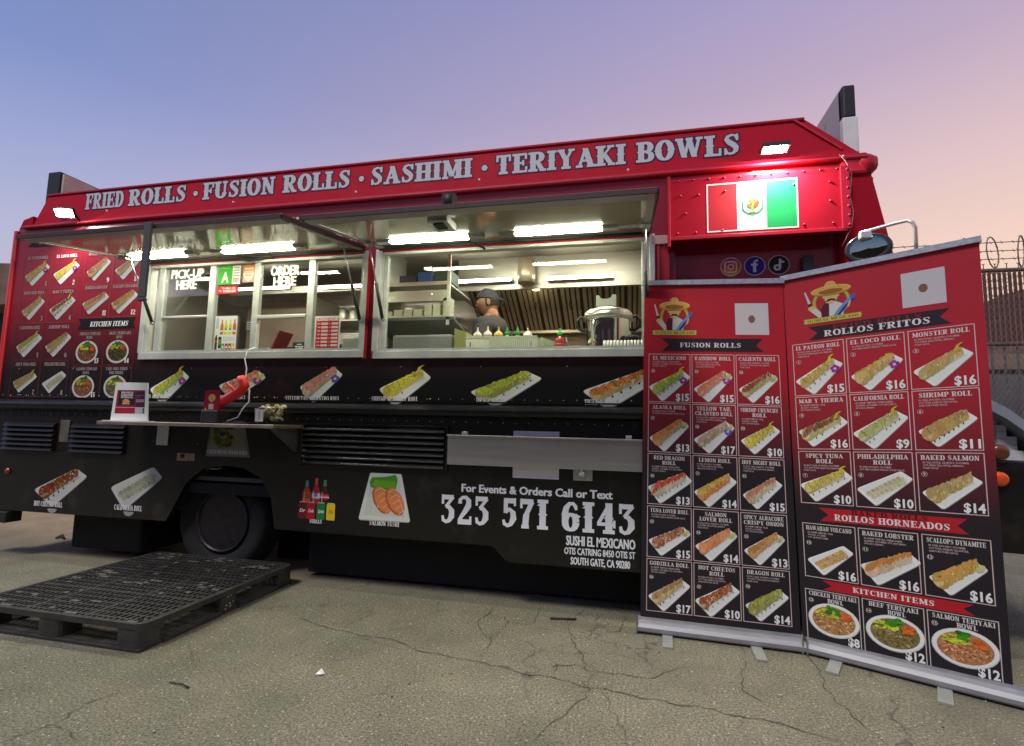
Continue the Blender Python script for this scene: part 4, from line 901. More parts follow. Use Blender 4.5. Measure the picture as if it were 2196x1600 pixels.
# flag
A_ = Art(wall_fm(-.055)); A_.begin(.001); x0, x1, z0, z1 = .497, 1.012, 2.452, 2.755
A_.rect(x0 - .008, z0 - .008, x1 + .008, z1 + .008, WHT); d = (x1 - x0) / 3
A_.rect(x0, z0, x0 + d, z1, (.48, .02, .03)); A_.z -= 2e-5; A_.rect(x0 + d, z0, x0 + 2 * d, z1, (.78, .79, .80)); A_.z -= 2e-5; A_.rect(x0 + 2 * d, z0, x1, z1, (.01, .30, .08))
cx, cz = (x0 + x1) / 2 + .004, (z0 + z1) / 2 - .012
R = random.Random(8)
for i in range(34):
    a = rad(200 + 140 * i / 33 if True else 0) - 0; r = .058; A_.ell(cx + r * cos(a) * 1.05, cz + .008 + r * sin(a) * .9, .012, .006, jit((.03, .22, .10), .3, R), 6, a + 1.0)
for i in range(10): a = rad(170 + i * 4); A_.ell(cx - .058 + .002 * i * .2, cz - .012 + i * .006, .010, .005, (.03, .24, .12), 6, 1.2); A_.ell(cx + .058, cz - .012 + i * .006, .010, .005, (.03, .24, .12), 6, -1.2)
eb = (.28, .10, .02)
A_.ell(cx, cz + .022, .034, .030, eb, 14); A_.ell(cx - .010, cz + .040, .026, .014, (.40, .17, .03), 10, .5); A_.ell(cx + .022, cz + .018, .016, .030, (.20, .07, .02), 10, -.5)
for k in range(5): A_.line([(cx + .004, cz + .03), (cx + .034 - k * .009, cz + .05 - k * .014)], .004, (.55, .30, .06))
A_.ell(cx - .024, cz + .028, .010, .007, (.62, .58, .5), 8); A_.line([(cx - .03, cz + .014), (cx - .012, cz + .004), (cx + .01, cz + .012)], .005, (.10, .30, .06))
A_.rect(cx - .018, cz - .034, cx + .018, cz - .022, (.55, .25, .05)); A_.ell(cx, cz - .012, .010, .014, (.10, .32, .12), 8); A_.rect(cx - .012, cz - .05, cx + .012, cz - .044, (.1, .3, .3))
A_.build('flag_print', m_prn, truck, 'green, white and red flag with an eagle emblem')
# social icons on the cab door
dfm = lambda x, z, o: (x * 1.0294, .10 - .001 - o, 1.2 + (z - 1.2) * 1.0294)
def icon(cx, name, fn):
    A_ = Art(dfm); A_.begin(); cz = 2.23; A_.ell(cx, cz, .0625, .0625, (.55, .40, .42), 28); fn(A_, cx, cz); A_.build('social_icon', m_prn, truck, name)
def ic1(A, x, z):
    A.z += 4e-5
    for i in range(12):
        h0 = -1 + i / 6; h1 = h0 + 1 / 6; r = .0575; c0, c1, c2 = (.55, .30, .04), (.50, .05, .05), (.22, .01, .20); t = (i + .5) / 12
        c = tuple(a + (b - a) * min(1, t * 2) for a, b in zip(c0, c1)) if t < .5 else tuple(a + (b - a) * (t * 2 - 1) for a, b in zip(c1, c2))
        A.poly([(x - r * math.sqrt(max(0, 1 - h0 * h0)), z + r * h0), (x + r * math.sqrt(max(0, 1 - h0 * h0)), z + r * h0), (x + r * math.sqrt(max(0, 1 - h1 * h1)), z + r * h1), (x - r * math.sqrt(max(0, 1 - h1 * h1)), z + r * h1)], c, 0)
    A.z += 4e-5; w_ = (.60, .55, .52); q = .034
    cs = [(x + sx_ * (q - .012) + .012 * cos(a), z + sz_ * (q - .012) + .012 * sin(a)) for sx_, sz_, a0 in ((1, 1, 0), (-1, 1, pi / 2), (-1, -1, pi), (1, -1, 1.5 * pi)) for a in [a0 + k * pi / 8 for k in range(5)]]
    A.line(cs + [cs[0]], .007, w_); A.ring(x, z, .019, .006, w_, 16); A.ell(x + .020, z + .020, .004, .004, w_, 8)
def ic2(A, x, z):
    A.ell(x, z, .0575, .0575, (.035, .02, .26), 28); w_ = (.60, .56, .56); A.rect(x - .010, z - .040, x + .008, z + .02, w_); A.rect(x - .021, z + .002, x + .018, z + .014, w_); A.line([(x - .001, z + .015), (x + .001, z + .028), (x + .009, z + .034), (x + .020, z + .034)], .014, w_)
def ic3(A, x, z):
    A.ell(x, z, .0575, .0575, (.025, .018, .03), 28)
    for dx, c in ((-.003, (.2, .5, .5)), (.003, (.55, .1, .2)), (0, (.60, .56, .56))):
        A.line([(x + .008 + dx, z + .038), (x + .008 + dx, z - .015)], .010, c); A.ring(x - .008 + dx, z - .016, .020, .010, c, 14); A.line([(x + .008 + dx, z + .036), (x + .014 + dx, z + .024), (x + .030 + dx, z + .016)], .010, c)
icon(.634, 'round camera outline icon', ic1); icon(.775, 'round blue letter f icon', ic2); icon(.914, 'round dark music note icon', ic3)

# plates printed along the side
WF = wall_fm(-.0)
def plate(cx, cz, w_, h_, top, side, label, seed, name='food_picture', **k):
    A_ = Art(WF); A_.begin(.0012); roll_pic(A_, cx, cz, w_, h_, top, side, seed, **k); return A_.build(name, m_prn, truck, label)
plate(-3.60, 1.450, .372, .290, (.55, .55, .05), GRN, 'picture of a yellow green roll with a purple flower', 1, flower=PUR, tail=True)
plate(-2.925, 1.468, .43, .27, SAL, PNK, 'picture of a pink and orange roll', 2, flower=PUR, wasabi=(.35, .5, .05))
plate(-2.236, 1.472, .385, .292, PNK, (.50, .30, .22), 'picture of a pale pink roll with green leaves', 3, flower=BLU, sauce=None)
plate(-1.565, 1.455, .395, .288, (.60, .55, .04), YEL, 'picture of a yellow crunchy roll', 4, tail=True)
plate(-.82, 1.447, .51, .25, (.42, .50, .05), (.30, .30, .08), 'picture of a green and orange dragon roll', 5)
plate(-.05, 1.452, .53, .29, ORG, (.55, .35, .12), 'picture of an orange tiger roll', 6)
plate(-4.602, .612, .59, .335, (.32, .07, .02), (.30, .09, .03), 'picture of a reddish brown spicy roll', 7, dim=.62)  # lower plates darkened in colour, as less lamp light reaches them
plate(-3.838, .646, .475, .362, (.45, .50, .28), (.48, .50, .36), 'picture of a pale green roll on a long plate', 8, flat=True, dim=.62)
A_ = Art(WF); LT = (.84, .84, .82)
for txt, x0, x1, z, h in (('EL MEXICANO', -3.80, -3.585, 1.352, .033), ('RAINBOW ROLL', -3.16, -2.87, 1.352, .033), ('YELLOWTAIL CILANTRO ROLL', -2.528, -2.071, 1.349, .035), ('SHRIMP CRUNCHY ROLL', -1.817, -1.455, 1.350, .036), ('DRAGON ROLL', -1.025, -.808, 1.347, .037), ('TIGER ROLL', -.285, -.105, 1.343, .037), ('HOT CHEETOS ROLL', -4.86, -4.555, .447, .040), ('CALIFORNIA ROLL', -4.025, -3.752, .462, .040)):
    A_.begin(.0034); A_.slab(txt, x0, z, h, LT, width=x1 - x0, gap=.03)
for x, z in ((-4.66, .432), (-3.88, .452)): A_.begin(.003); A_.ell(x, z, .05, .035, (.3, .31, .31), 14, 0, 180, 360)
A_.build('dish_names', m_prn, truck)
# hand roll plate under the shelf
A_ = Art(WF); A_.begin(.0012); A_.poly([(-3.20, .912), (-2.80, .914), (-2.87, 1.19), (-3.17, 1.19)], (.20, .195, .18)); A_.poly([(-3.18, .925), (-2.83, .927), (-2.885, 1.18), (-3.155, 1.18)], (.27, .26, .24))
R = random.Random(21)
for i in range(60): A_.ell(-3.06 + R.uniform(-.07, .09), 1.08 + R.uniform(-.09, .1), R.uniform(.01, .03), R.uniform(.01, .025), jit(R.choice([(.10, .10, .03), (.14, .18, .02), (.08, .07, .03)]), .4, R), 6)
A_.begin(.003); A_.slab('CALIFORNIA HAND ROLL', -3.185, .935, .030, LT, width=.365, gap=.03, outline=(.05, .05, .05), ow=.05); A_.build('food_picture', m_prn, truck, 'picture of a hand roll half hidden under the shelf')
# sodas
A_ = Art(WF); A_.begin(.0012)
def bottle_pic(x, zb, zt, w_, liq, cap, lab):
    A_.poly([(x - w_ / 2, zb), (x + w_ / 2, zb), (x + w_ / 2, zb + (zt - zb) * .45), (x + w_ * .2, zb + (zt - zb) * .72), (x + w_ * .17, zt), (x - w_ * .17, zt), (x - w_ * .2, zb + (zt - zb) * .72), (x - w_ / 2, zb + (zt - zb) * .45)], liq)
    A_.poly([(x - w_ * .2, zb + (zt - zb) * .74), (x + w_ * .2, zb + (zt - zb) * .74), (x + w_ * .17, zt), (x - w_ * .17, zt)], cap); A_.rect(x - w_ * .5, zb + (zt - zb) * .22, x + w_ * .5, zb + (zt - zb) * .42, lab); A_.line([(x - w_ * .3, zb + .01), (x - w_ * .3, zb + (zt - zb) * .5)], .004, (.7, .6, .5))
bottle_pic(-2.298, .60, .765, .066, (.60, .13, .03), (.15, .40, .50), (.5, .08, .02)); bottle_pic(-2.222, .60, .785, .066, (.50, .03, .05), (.5, .1, .1), (.6, .6, .7)); bottle_pic(-2.152, .60, .775, .066, (.05, .03, .02), (.10, .2, .15), (.6, .04, .10))
A_.sans('B', -2.222, .655, .03, (.05, .05, .3), align='c'); A_.sans('Coca-Cola', -2.152, .648, .012, WHT, align='c')
for x, c, tx in ((-2.325, (.16, .02, .03), 'Dr'), (-2.257, (.45, .02, .03), 'Cola'), (-2.175, (.02, .22, .05), 'Sprite'), (-2.095, (.75, .55, .02), 'S')):
    A_.poly([(x - .032, .492), (x + .032, .492), (x + .034, .502), (x + .034, .600), (x + .026, .612), (x - .026, .612), (x - .034, .600), (x - .034, .502)], c); A_.rect(x - .026, .608, x + .026, .614, (.5, .5, .5)); A_.sans(tx, x, .54, .022, WHT if tx != 'S' else (.6, .2, .02), align='c', width=.045, shear=.2)
A_.slab('SODAS', -2.262, .464, .028, LT, width=.102, gap=.03); A_.build('drinks_picture', m_prn, truck, 'picture of soda bottles and cans')
# salmon sushi
A_ = Art(WF); A_.begin(.0012)
A_.poly([(-1.872, .520), (-1.480, .522), (-1.490, .512), (-1.86, .508)], (.4, .42, .38)); A_.poly([(-1.872, .522), (-1.862, .515), (-1.49, .517), (-1.480, .525), (-1.556, .835), (-1.566, .842), (-1.79, .842), (-1.80, .835)], (.66, .70, .62)); A_.poly([(-1.835, .545), (-1.52, .547), (-1.58, .82), (-1.78, .82)], (.58, .62, .54))
A_.poly([(-1.79, .74), (-1.60, .72), (-1.585, .80), (-1.60, .835), (-1.70, .815), (-1.78, .81), (-1.80, .78)], (.08, .30, .02)); A_.poly([(-1.78, .75), (-1.60, .735), (-1.605, .79), (-1.76, .795)], (.15, .40, .03))
for x, z in ((-1.70, .655), (-1.60, .65)):
    A_.ell(x, z, .062, .105, (.50, .12, .04), 16, .55); A_.ell(x + .006, z + .006, .054, .096, (.72, .24, .08), 16, .55)
    for k in range(5): A_.line([(x - .055 + k * .022, z + .06 - k * .038), (x - .01 + k * .02, z + .085 - k * .034), (x + .035 + k * .008, z + .06 - k * .036)], .005, (.78, .50, .35))
for k in range(3): A_.rect(-1.77 + k * .02, .60, -1.765 + k * .02, .62, (.66, .7, .64))
A_.slab('SALMON SUSHI', -1.787, .480, .030, LT, width=.228, gap=.03); A_.build('food_picture', m_prn, truck, 'picture of two slices of salmon sushi')
# contact text
A_ = Art(WF); A_.begin(.0012); PW = (.80, .82, .84)
A_.sans('For Events & Orders Call or Text', -1.112, .744, .050, PW, width=1.01, bold=.022, heavy=.03); A_.begin(.0012)
for t, x0, x1 in (('323', -1.262, -.902), ('571', -.832, -.505), ('6143', -.428, .052)): A_.begin(.0012); A_.slab(t, x0, .530, .184, PW, width=x1 - x0, spur=True, gap=.06, bold=.02)
A_.begin(.0012)
A_.sans('SUSHI EL MEXICANO', .038, .441, .058, PW, width=.432, bold=.012, align='r', heavy=.03); A_.sans('OTIS CATRING 8450 OTIS ST', .038, .384, .041, PW, width=.444, bold=.008, align='r', heavy=.025); A_.sans('SOUTH GATE, CA 90280', .006, .322, .045, PW, width=.37, bold=.008, align='r', heavy=.03)
A_.build('contact_lettering', m_prn, truck)
A_ = Art(WF); A_.begin(.0012); A_.rect(-.758, .852, -.447, 1.163, (.66, .62, .66)); A_.build('blank_white_card', m_prn, truck)
# menu board printed at the rear of the side
A_ = Art(WF); A_.begin(.0012); LN = (.36, .05, .05)
rows = [2.632, 2.313, 2.000, 1.676, 1.352]; cols = [-5.290, -4.962, -4.648]
for i in range(4):
    for j in range(2): A_.frame(cols[j], rows[i + 1] + .004, cols[j + 1] - .004, rows[i] - .004, .0045, LN if i < 2 else (.14, .03, .03))
for i, (za, zb) in enumerate(((2.622, 2.325), (2.322, 2.035))):
    for j in range(2): A_.frame(-4.592 + j * .308, zb, -4.592 + j * .308 + .304, za - .004, .0045, LN)
for i, (za, zb) in enumerate(((1.925, 1.628), (1.622, 1.345))):
    for j in range(2): A_.frame(-4.610 + j * .316, zb, -4.610 + j * .316 + .312, za - .004, .004, (.16, .03, .03))
A_.poly([(-5.27, 2.70), (-5.16, 2.70), (-5.16, 2.80), (-5.27, 2.80), (-5.22, 2.75)], (.02, .015, .02)); A_.rect(-5.2, 2.695, -4.72, 2.795, (.02, .015, .02)); A_.slab('FRIED ROLLS', -5.14, 2.72, .05, (.4, .38, .38), width=.40)
A_.poly([(-4.60, 1.935), (-3.99, 1.935), (-4.02, 1.985), (-3.99, 2.03), (-4.60, 2.03), (-4.57, 1.985)], (.012, .010, .012)); A_.slab('KITCHEN ITEMS', -4.47, 1.958, .042, LT, width=.40, shear=.18, gap=.03)
names = [('EL PATRON ROLL', 'EL LOCO ROLL'), ('MONSTER ROLL', 'MAR Y TIERRA'), ('CALIFORNIA ROLL', 'SHRIMP ROLL'), ('SPICY TUNA ROLL', 'PHILADELPHIA ROLL')]
LD = (.34, .30, .29)  # lettering colour darkened for cells the flood lamp leaves dim
for i in range(4):
    for j in range(2):
        A_.begin(.0030); A_.slab(names[i][j], cols[j] + .16, rows[i] - .050, .028, LD if (i, j) != (0, 1) else LT, width=.235, align='c', gap=.03); A_.slab(str(i * 2 + j + 1), cols[j + 1] - .035, rows[i + 1] + .022, .042, LD if i > 0 or j == 0 else LT, align='r')
for i, (nm, z) in enumerate(((('BAKED SALMON', 'HAWAIIAN VOLCANO'), 2.585), (('BAKED LOBSTER', 'SCALLOPS DYNAMITE'), 2.285))):
    for j in range(2): A_.begin(.0030); A_.slab(nm[j], -4.44 + j * .308, z, .026, LD, width=.24 + .03 * j, align='c', gap=.03); A_.slab(str(9 + i * 2 + j), -4.31 + j * .308, (2.338, 2.052)[i], .042, LT, align='r')
for (a_, b_), x, z in ((('CHICKEN TERIYAKI', 'BOWL'), -4.455, 1.89), (('BEEF TERIYAKI', 'BOWL'), -4.14, 1.89), (('SALMON TERIYAKI', 'BOWL'), -4.455, 1.59), (('YAKI SOBA FRIED', 'THIN NOODLE'), -4.14, 1.59)):
    A_.begin(.0030); A_.slab(a_, x, z - .005, .024, LD, width=.225, align='c', gap=.03); A_.slab(b_, x, z - .038, .024, LD, width=.07 if b_ == 'BOWL' else .15, align='c', gap=.03)
for k, (x, z) in enumerate(((-4.335, 1.645), (-4.02, 1.645), (-4.335, 1.36))): A_.begin(.0040); A_.slab(str(13 + k), x, z, .040, LT, align='r')
A_.build('menu_lettering', m_prn, truck)
mt = [((.45, .38, .08), TAN), ((.60, .48, .05), YEL), ((.42, .33, .10), TAN), ((.22, .13, .06), CRM), ((.32, .36, .10), CRM), ((.38, .26, .10), TAN), ((.40, .30, .10), TAN), ((.40, .40, .18), CRM)]
for i in range(4):
    for j in range(2):
        k = i * 2 + j; plate(cols[j] + .165, rows[i + 1] + .135, .285, .215, *mt[k], None, 30 + k, 'menu_picture', tail=k in (0, 1, 2, 3, 4, 6), flower=PUR if k in (0, 1) else None, sauce=SAU if k in (3, 5) else None, dim=.62 if k != 1 else .85, flat=(k == 7))  # pictures coloured darker, except the cell lit by the flood lamp
for i in range(2):
    for j in range(2): plate(-4.44 + j * .308, (2.46, 2.165)[i], .275, .21, ((.45, .22, .10), (.4, .25, .14), (.45, .20, .09), (.40, .26, .07))[i * 2 + j], TAN, None, 50 + i * 2 + j, 'menu_picture', sauce=None, dim=.62)
for k, (x, z, c) in enumerate(((-4.475, 1.74, (.30, .14, .06)), (-4.152, 1.74, (.12, .10, .03)), (-4.475, 1.445, (.40, .17, .08)), (-4.14, 1.445, (.25, .20, .10)))):
    A_ = Art(WF); A_.begin(.0012); bowl_pic(A_, x, z, .118, .098, c, 60 + k, .65); A_.build('menu_picture', m_prn, truck)

# ================================================================== SHELF ON THE LEFT, FOLDED SHELF ON THE RIGHT
b = MB(); b.box(-3.84, -2.345, -.36, -.003, 1.143, 1.168, bev=.004); sh = b.build('serving_shelf', mat('worn_steel_shelf', (.46, .37, .33), .38, .85, noise=.25, nscale=7, stretch=(1, 5, 1)), truck)
for x0, x1, z0 in ((-3.66, -3.55, .985), (-2.42, -2.385, .97)):
    b = MB(); b.prism([(-.003, z0), (-.012, z0), (-.30, 1.142), (-.003, 1.142)] if x1 - x0 < .05 else [(-.003, z0), (-.016, z0), (-.016, 1.142), (-.003, 1.142)], x0, x1, plane='yz'); b.build('shelf_bracket', m_brush, sh)
b = MB(); b.box(-1.206, .10, -.052, -.046, .926, 1.124, bev=.002); b.box(-1.206, .10, -.075, -.052, 1.118, 1.128, bev=.002); fs = b.build('folding_shelf', mat('satin_shelf_steel', (.60, .58, .55), .30, .85, noise=.07, nscale=2, stretch=(1, 1, 24), bump=.01, bscale=12), truck)
for x in (-1.09, -.0):
    b = MB(); b.box(x - .018, x + .018, -.05, -.003, 1.10, 1.15, bev=.003); b.lathe([(.010, -.06), (.010, -.04)], (x, 0, 1.142), 'y', 8); b.build('shelf_hinge', m_alu, fs)

# items on the shelf
SZ = 1.168
A0 = thing('sign_holder', (-3.73, -.2, SZ), 'white framed promo sign standing at the left end of the shelf', 'sign')
b = MB(); p = [(-3.905, SZ + .003), (-3.555, SZ + .003), (-3.585, SZ + .295), (-3.885, SZ + .30)]; b.prism(p, -.205, -.195); b.box(-3.915, -3.545, -.26, -.15, SZ + .0005, SZ + .006); b.build('acrylic_frame', mat('white_card', (.74, .74, .74), .4), A0)
sfm = lambda s, t, o: (-3.905 + .35 * s + t * (.02 - .05 * s), -.2055 - o, SZ + .003 + t * .295)
A_ = Art(sfm, asp=.85); A_.begin(); A_.rect(.09, .19, .93, .80, (.32, .015, .04)); A_.rect(.15, .40, .64, .77, (.03, .02, .03)); A_.rect(.66, .36, .92, .77, (.055, .025, .05)); A_.rect(.09, .345, .93, .352, WHT); A_.rect(.66, .19, .93, .345, (.45, .45, .45)); A_.rect(.87, .20, .91, .335, (.06, .05, .06))
for k, t in enumerate(('EARN POINTS ON', 'PURCHASES', 'REDEEM POINTS', 'FOR FREE ROLLS')): A_.sans(t, .40, .725 - k * .045, .032, WHT, align='c', width=.36, bold=.03, res=1)
A_.poly([(.30, .46), (.46, .46), (.5, .50), (.44, .56), (.34, .57), (.28, .52)], (.62, .27, .10)); A_.rect(.27, .43, .5, .45, (.62, .5, .3)); A_.line([(.68, .66), (.90, .67)], .012, (.25, .15, .3)); A_.line([(.68, .61), (.78, .62)], .02, (.25, .05, .45))
for k in range(5): A_.ell(.695 + k * .047, .545, .018, .022, (.6, .25, .3), 8); A_.ell(.695 + k * .047, .505, .018, .022, (.6, .3, .35), 8)
for k in range(3): A_.line([(.12, .24 + k * .03), (.62, .245 + k * .03)], .006, (.45, .06, .06))
A_.build('promo_print', m_card, A0)
# red tube dancer toy on its black box
T0 = thing('tube_dancer_toy', (-2.94, -.22, SZ), 'red bent air dancer toy on a black base in the middle of the shelf', 'toy')
b = MB(); b.box(-3.01, -2.875, -.28, -.16, SZ + .0005, SZ + .092, bev=.006); b.build('base_box', m_blk, T0)
m_rt = mat('bright_red_nylon', (.78, .025, .02), .45, emit=None)
b = MB(); q = [pt(u, v, -.22) for u, v in ((461, 886), (461, 874), (470, 866), (490, 854), (512, 841), (522, 831), (520, 818), (516, 808))]
b.tube(q, [.034, .036, .036, .035, .036, .034, .029, .026], 12); b.tube([pt(520, 838, -.22), pt(506, 842, -.24), pt(498, 832, -.25), pt(488, 822, -.25)], [.014, .012, .009, .005], 8); b.tube([pt(524, 836, -.22), pt(533, 828, -.24), pt(531, 816, -.25)], [.014, .010, .006], 8)
b.build('tube_body', m_rt, T0)
A_ = Art(lambda s, t, o: (-3.0 + .14 * s + t * .008, -.255 - o, SZ + .04 + t * .20)); A_.begin(); A_.rect(-.1, 0, .85, 1, (.34, .015, .03)); A_.ell(.35, .72, .22, .14, (.65, .45, .12), 12); A_.ell(.35, .66, .12, .11, (.62, .35, .2), 10); A_.rect(.2, .3, .5, .5, (.6, .55, .5)); A_.line([(-.0, .35), (.1, .15), (.05, .05)], .06, (.7, .55, .15)); A_.build('printed_card', m_card, T0)
# cup of chopsticks/wrapped cookies
C0 = thing('napkin_tub', (-2.46, -.2, SZ), 'clear plastic tub heaped with wrapped crackers at the right end of the shelf', 'tub')
b = MB(); b.prism([(-2.555, SZ + .012), (-2.385, SZ + .012), (-2.372, SZ + .115), (-2.572, SZ + .115)], -.27, -.13); b.build('tub', m_clear, C0)
A_ = Art(lambda s, t, o: (-2.56 + .065 * s, -.2705 - o, SZ + .02 + .085 * t)); A_.begin(); A_.rect(0, 0, 1, 1, (.62, .62, .60))
for k in range(5): A_.line([(.35, .2 + k * .14), (.6, .28 + k * .14)], .05, (.08, .08, .08))
A_.build('tub_label', m_card, C0)
R = random.Random(9)
for k in range(44):
    b = MB(); x, y, z = -2.47 + R.uniform(-.06, .065), -.2 + R.uniform(-.045, .045), SZ + .035 + R.uniform(0, .10); bm = bmesh.new(); bmesh.ops.create_icosphere(bm, subdivisions=1, radius=1)
    for v in bm.verts: v.co = Vector((v.co.x * R.uniform(.018, .026), v.co.y * .02, v.co.z * R.uniform(.008, .016)))
    b.addbm(bm, 0, False, Matrix.Translation((x, y, z)) @ Matrix.Rotation(R.uniform(-1, 1), 4, 'Y') @ Matrix.Rotation(R.uniform(-1, 1), 4, 'X')); b.build('wrapped_cracker', mat('cracker_wrap', (.80, .70, .44), .35, coat=.4, noise=.25, nscale=60), C0)
b = MB(); b.tube([pt(548, 744, -.01), pt(530, 752, -.06), pt(525, 770, -.08), pt(529, 790, -.09), pt(526, 812, -.1), pt(535, 838, -.12), pt(534, 862, -.14), pt(519, 878, -.16), pt(510, 895, -.18), pt(486, 903, -.2)], .0045, 6)
solo(b, 'charging_cable', mat('white_cable', (.75, .74, .72), .4), gp(486, 903, SZ), 'white cable hanging from the window down to the shelf', 'cable')
b = MB(); b.box(-2.80, -2.60, -.30, -.18, SZ + .0005, SZ + .012, bev=.003); solo(b, 'card_reader', mat('black_plastic', (.02, .02, .022), .3), (-2.7, -.24, SZ), 'flat black card reader lying on the shelf beside the clear tub', 'card reader')

# ================================================================== SIGNS ON THE WINDOW GLASS
def px(u0, v0, u1, v1, Y):
    a = pt(u0, v1, Y); c = pt(u1, v0, Y); return a.x, a.z, c.x, c.z
def card(name, u0, v0, u1, v1, Y, label, cat, draw, base=(.74, .74, .72), th=.002, group=None):
    x0, z0, x1, z1 = px(u0, v0, u1, v1, Y); r = thing(name, ((x0 + x1) / 2, Y, z0), label, cat, group)
    b = MB(); b.box(x0, x1, Y, Y + th, z0, z1); b.build('card', mat('card_' + name, base, .45), r)
    A_ = Art(lambda s, t, o: (x0 + (x1 - x0) * s, Y - o, z0 + (z1 - z0) * t), asp=(z1 - z0) / (x1 - x0)); A_.begin(); draw(A_); A_.build('print', m_card, r); return r
A_ = Art(wall_fm(.010)); A_.begin()
for t, u0, v0, u1, v1 in (('PICK-UP', 367.5, 576, 438, 598), ('HERE', 378, 600, 422, 621)):
    x0, z0, x1, z1 = px(u0, v0, u1, v1, .01); A_.begin(); A_.sans(t, x0, z0, z1 - z0, (.72, .72, .72), width=x1 - x0, bold=.016, heavy=.045)
A_.build('window_lettering', m_prn, W1)
A_ = Art(wall_fm(.002)); A_.begin()
for t, u0, v0, u1, v1 in (('ORDER', 580.6, 568, 643, 591), ('HERE', 586, 592, 635, 614)):
    x0, z0, x1, z1 = px(u0, v0, u1, v1, .0); A_.begin(); A_.sans(t, x0, z0, z1 - z0, (.72, .72, .72), width=x1 - x0, bold=.016, heavy=.045)
A_.build('window_lettering', m_prn, W1)
def d1(A):
    A.rect(.0, 0, .64, 1, (.05, .42, .03)); A.sans('A', .32, .14, .50, WHT, align='c', bold=.05, width=.34); A.line([(.08, .88), (.55, .88)], .03, (.3, .6, .2), A.asp)
    for k in range(6): A.line([(.69, .90 - k * .15), (.96, .90 - k * .15)], .035, (.15, .15, .15), A.asp)
    A.line([(.69, .24), (.96, .24)], .1, (.45, .5, .45), A.asp)
card('grade_card', 467, 569, 517, 611, .012, 'green letter A hygiene grade card taped inside the ordering window', 'grade card', d1)
def d2(A):
    A.poly([(.03, .55), (.97, .55), (.97, .97), (.5, 1.0), (.03, .97)], (.55, .18, .06)); A.poly([(.03, .53), (.97, .53), (.80, .18), (.5, .02), (.20, .18)], (.62, .58, .54)); A.line([(.15, .78), (.85, .78)], .10, (.75, .5, .4), A.asp); A.rect(.12, .55, .88, .66, (.60, .50, .42)); A.line([(.25, .40), (.75, .40)], .07, (.6, .3, .15), A.asp)
card('round_sticker', 519, 567, 548, 606, .012, 'orange and white shield shaped sticker right of the green grade card', 'sticker', d2, (.5, .25, .15))
def d3(A): A.rect(.0, 0, 1, 1, (.62, .02, .03)); A.sans('We deliver with', .55, .60, .24, WHT, align='c', width=.66, bold=.03); A.sans('DOORDASH', .60, .18, .30, WHT, align='c', width=.60, bold=.05); A.line([(.08, .42), (.2, .42), (.22, .30), (.14, .26)], .07, WHT, A.asp)
card('delivery_sticker', 465, 612, 510, 631, .012, 'red delivery sticker below the green grade card', 'sticker', d3, (.62, .02, .03))
def d4(A):
    A.rect(0, 0, 1, 1, (.74, .76, .76)); A.poly([(.05, .65), (.16, .65), (.17, .9), (.12, .97), (.08, .97), (.04, .9)], (.35, .5, .6))
    for x, c in ((.32, (.62, .16, .03)), (.50, (.60, .60, .04)), (.70, (.60, .62, .03)), (.89, (.62, .12, .06))):
        A.poly([(x - .075, .48), (x + .075, .48), (x + .075, .72), (x + .03, .82), (x + .03, .90), (x - .03, .90), (x - .03, .82), (x - .075, .72)], c); A.poly([(x - .05, .60), (x + .05, .60), (x, .70)], (.10, .25, .08)); A.rect(x - .06, .56, x + .06, .60, WHT)
    A.rect(.40, .30, .95, .42, (.60, .66, .72)); A.poly([(.04, .06), (.15, .06), (.15, .38), (.11, .48), (.08, .48), (.04, .38)], (.05, .04, .04)); A.rect(.04, .26, .15, .33, (.6, .04, .03)); A.rect(.20, .10, .34, .42, (.03, .04, .03)); A.line([(.24, .18), (.24, .34)], .02, (.2, .5, .05), A.asp); A.line([(.29, .2), (.29, .34)], .02, (.2, .5, .05), A.asp)
    for x, c in ((.42, (.06, .4, .08)), (.58, (.5, .03, .04)), (.73, (.45, .03, .06)), (.88, (.68, .5, .03))): A.rect(x - .065, .02, x + .065, .23, c); A.ell(x, .13, .04, .04, WHT, 8)
card('drinks_poster', 457, 677, 510, 755, .012, 'white poster showing rows of soda bottles and cans at the bottom of the window', 'poster', d4)
def d5(A):
    A.rect(.02, .02, .98, .98, (.50, .03, .05)); A.frame(0, 0, 1, 1, .05, WHT); A.sans('BUSINESS HOURS', .5, .87, .07, WHT, align='c', width=.84, bold=.04)
    for k, t in enumerate(('MON', 'TUE', 'WED', 'THU', 'FRI', 'SAT', 'SUN')):
        z = .77 - k * .101; A.sans(t, .10, z, .035, WHT, width=.12, bold=.03, res=1); A.rect(.26, z - .012, .52, z + .045, (.70, .62, .62)); A.rect(.66, z - .012, .92, z + .045, (.70, .62, .62)); A.rect(.56, z + .008, .62, z + .02, WHT)
    A.sans('THANK YOU', .5, .05, .045, WHT, align='c', width=.45, bold=.04)
card('business_hours_sign', 672, 677, 731, 755, .012, 'red business hours sign standing in the ordering window', 'sign', d5)
def d6(A):
    for j in range(4):
        for i in range(3): A.rect(.12 + i * .28, .08 + j * .23, .34 + i * .28, .22 + j * .23, (.35, .35, .38))
card('payment_sticker', 527, 688, 540, 709, .012, 'small black sticker of payment logos on the window post', 'sticker', d6, (.03, .03, .03))
def d7(A): A.sans('TIPS', .5, .18, .42, WHT, align='c', width=.62, bold=.02); A.poly([(.3, .72), (.7, .72), (.6, .84), (.5, .76), (.4, .84)], (.6, .6, .6))
x0, z0, x1, z1 = px(626, 733, 657, 756, .06); r = thing('tip_box', ((x0 + x1) / 2, .12, z0), 'black tip box behind the order window sill', 'box'); b = MB(); b.box(x0, x1, .06, .20, z0 - .02, z1, bev=.006); b.build('box_body', m_blk, r)
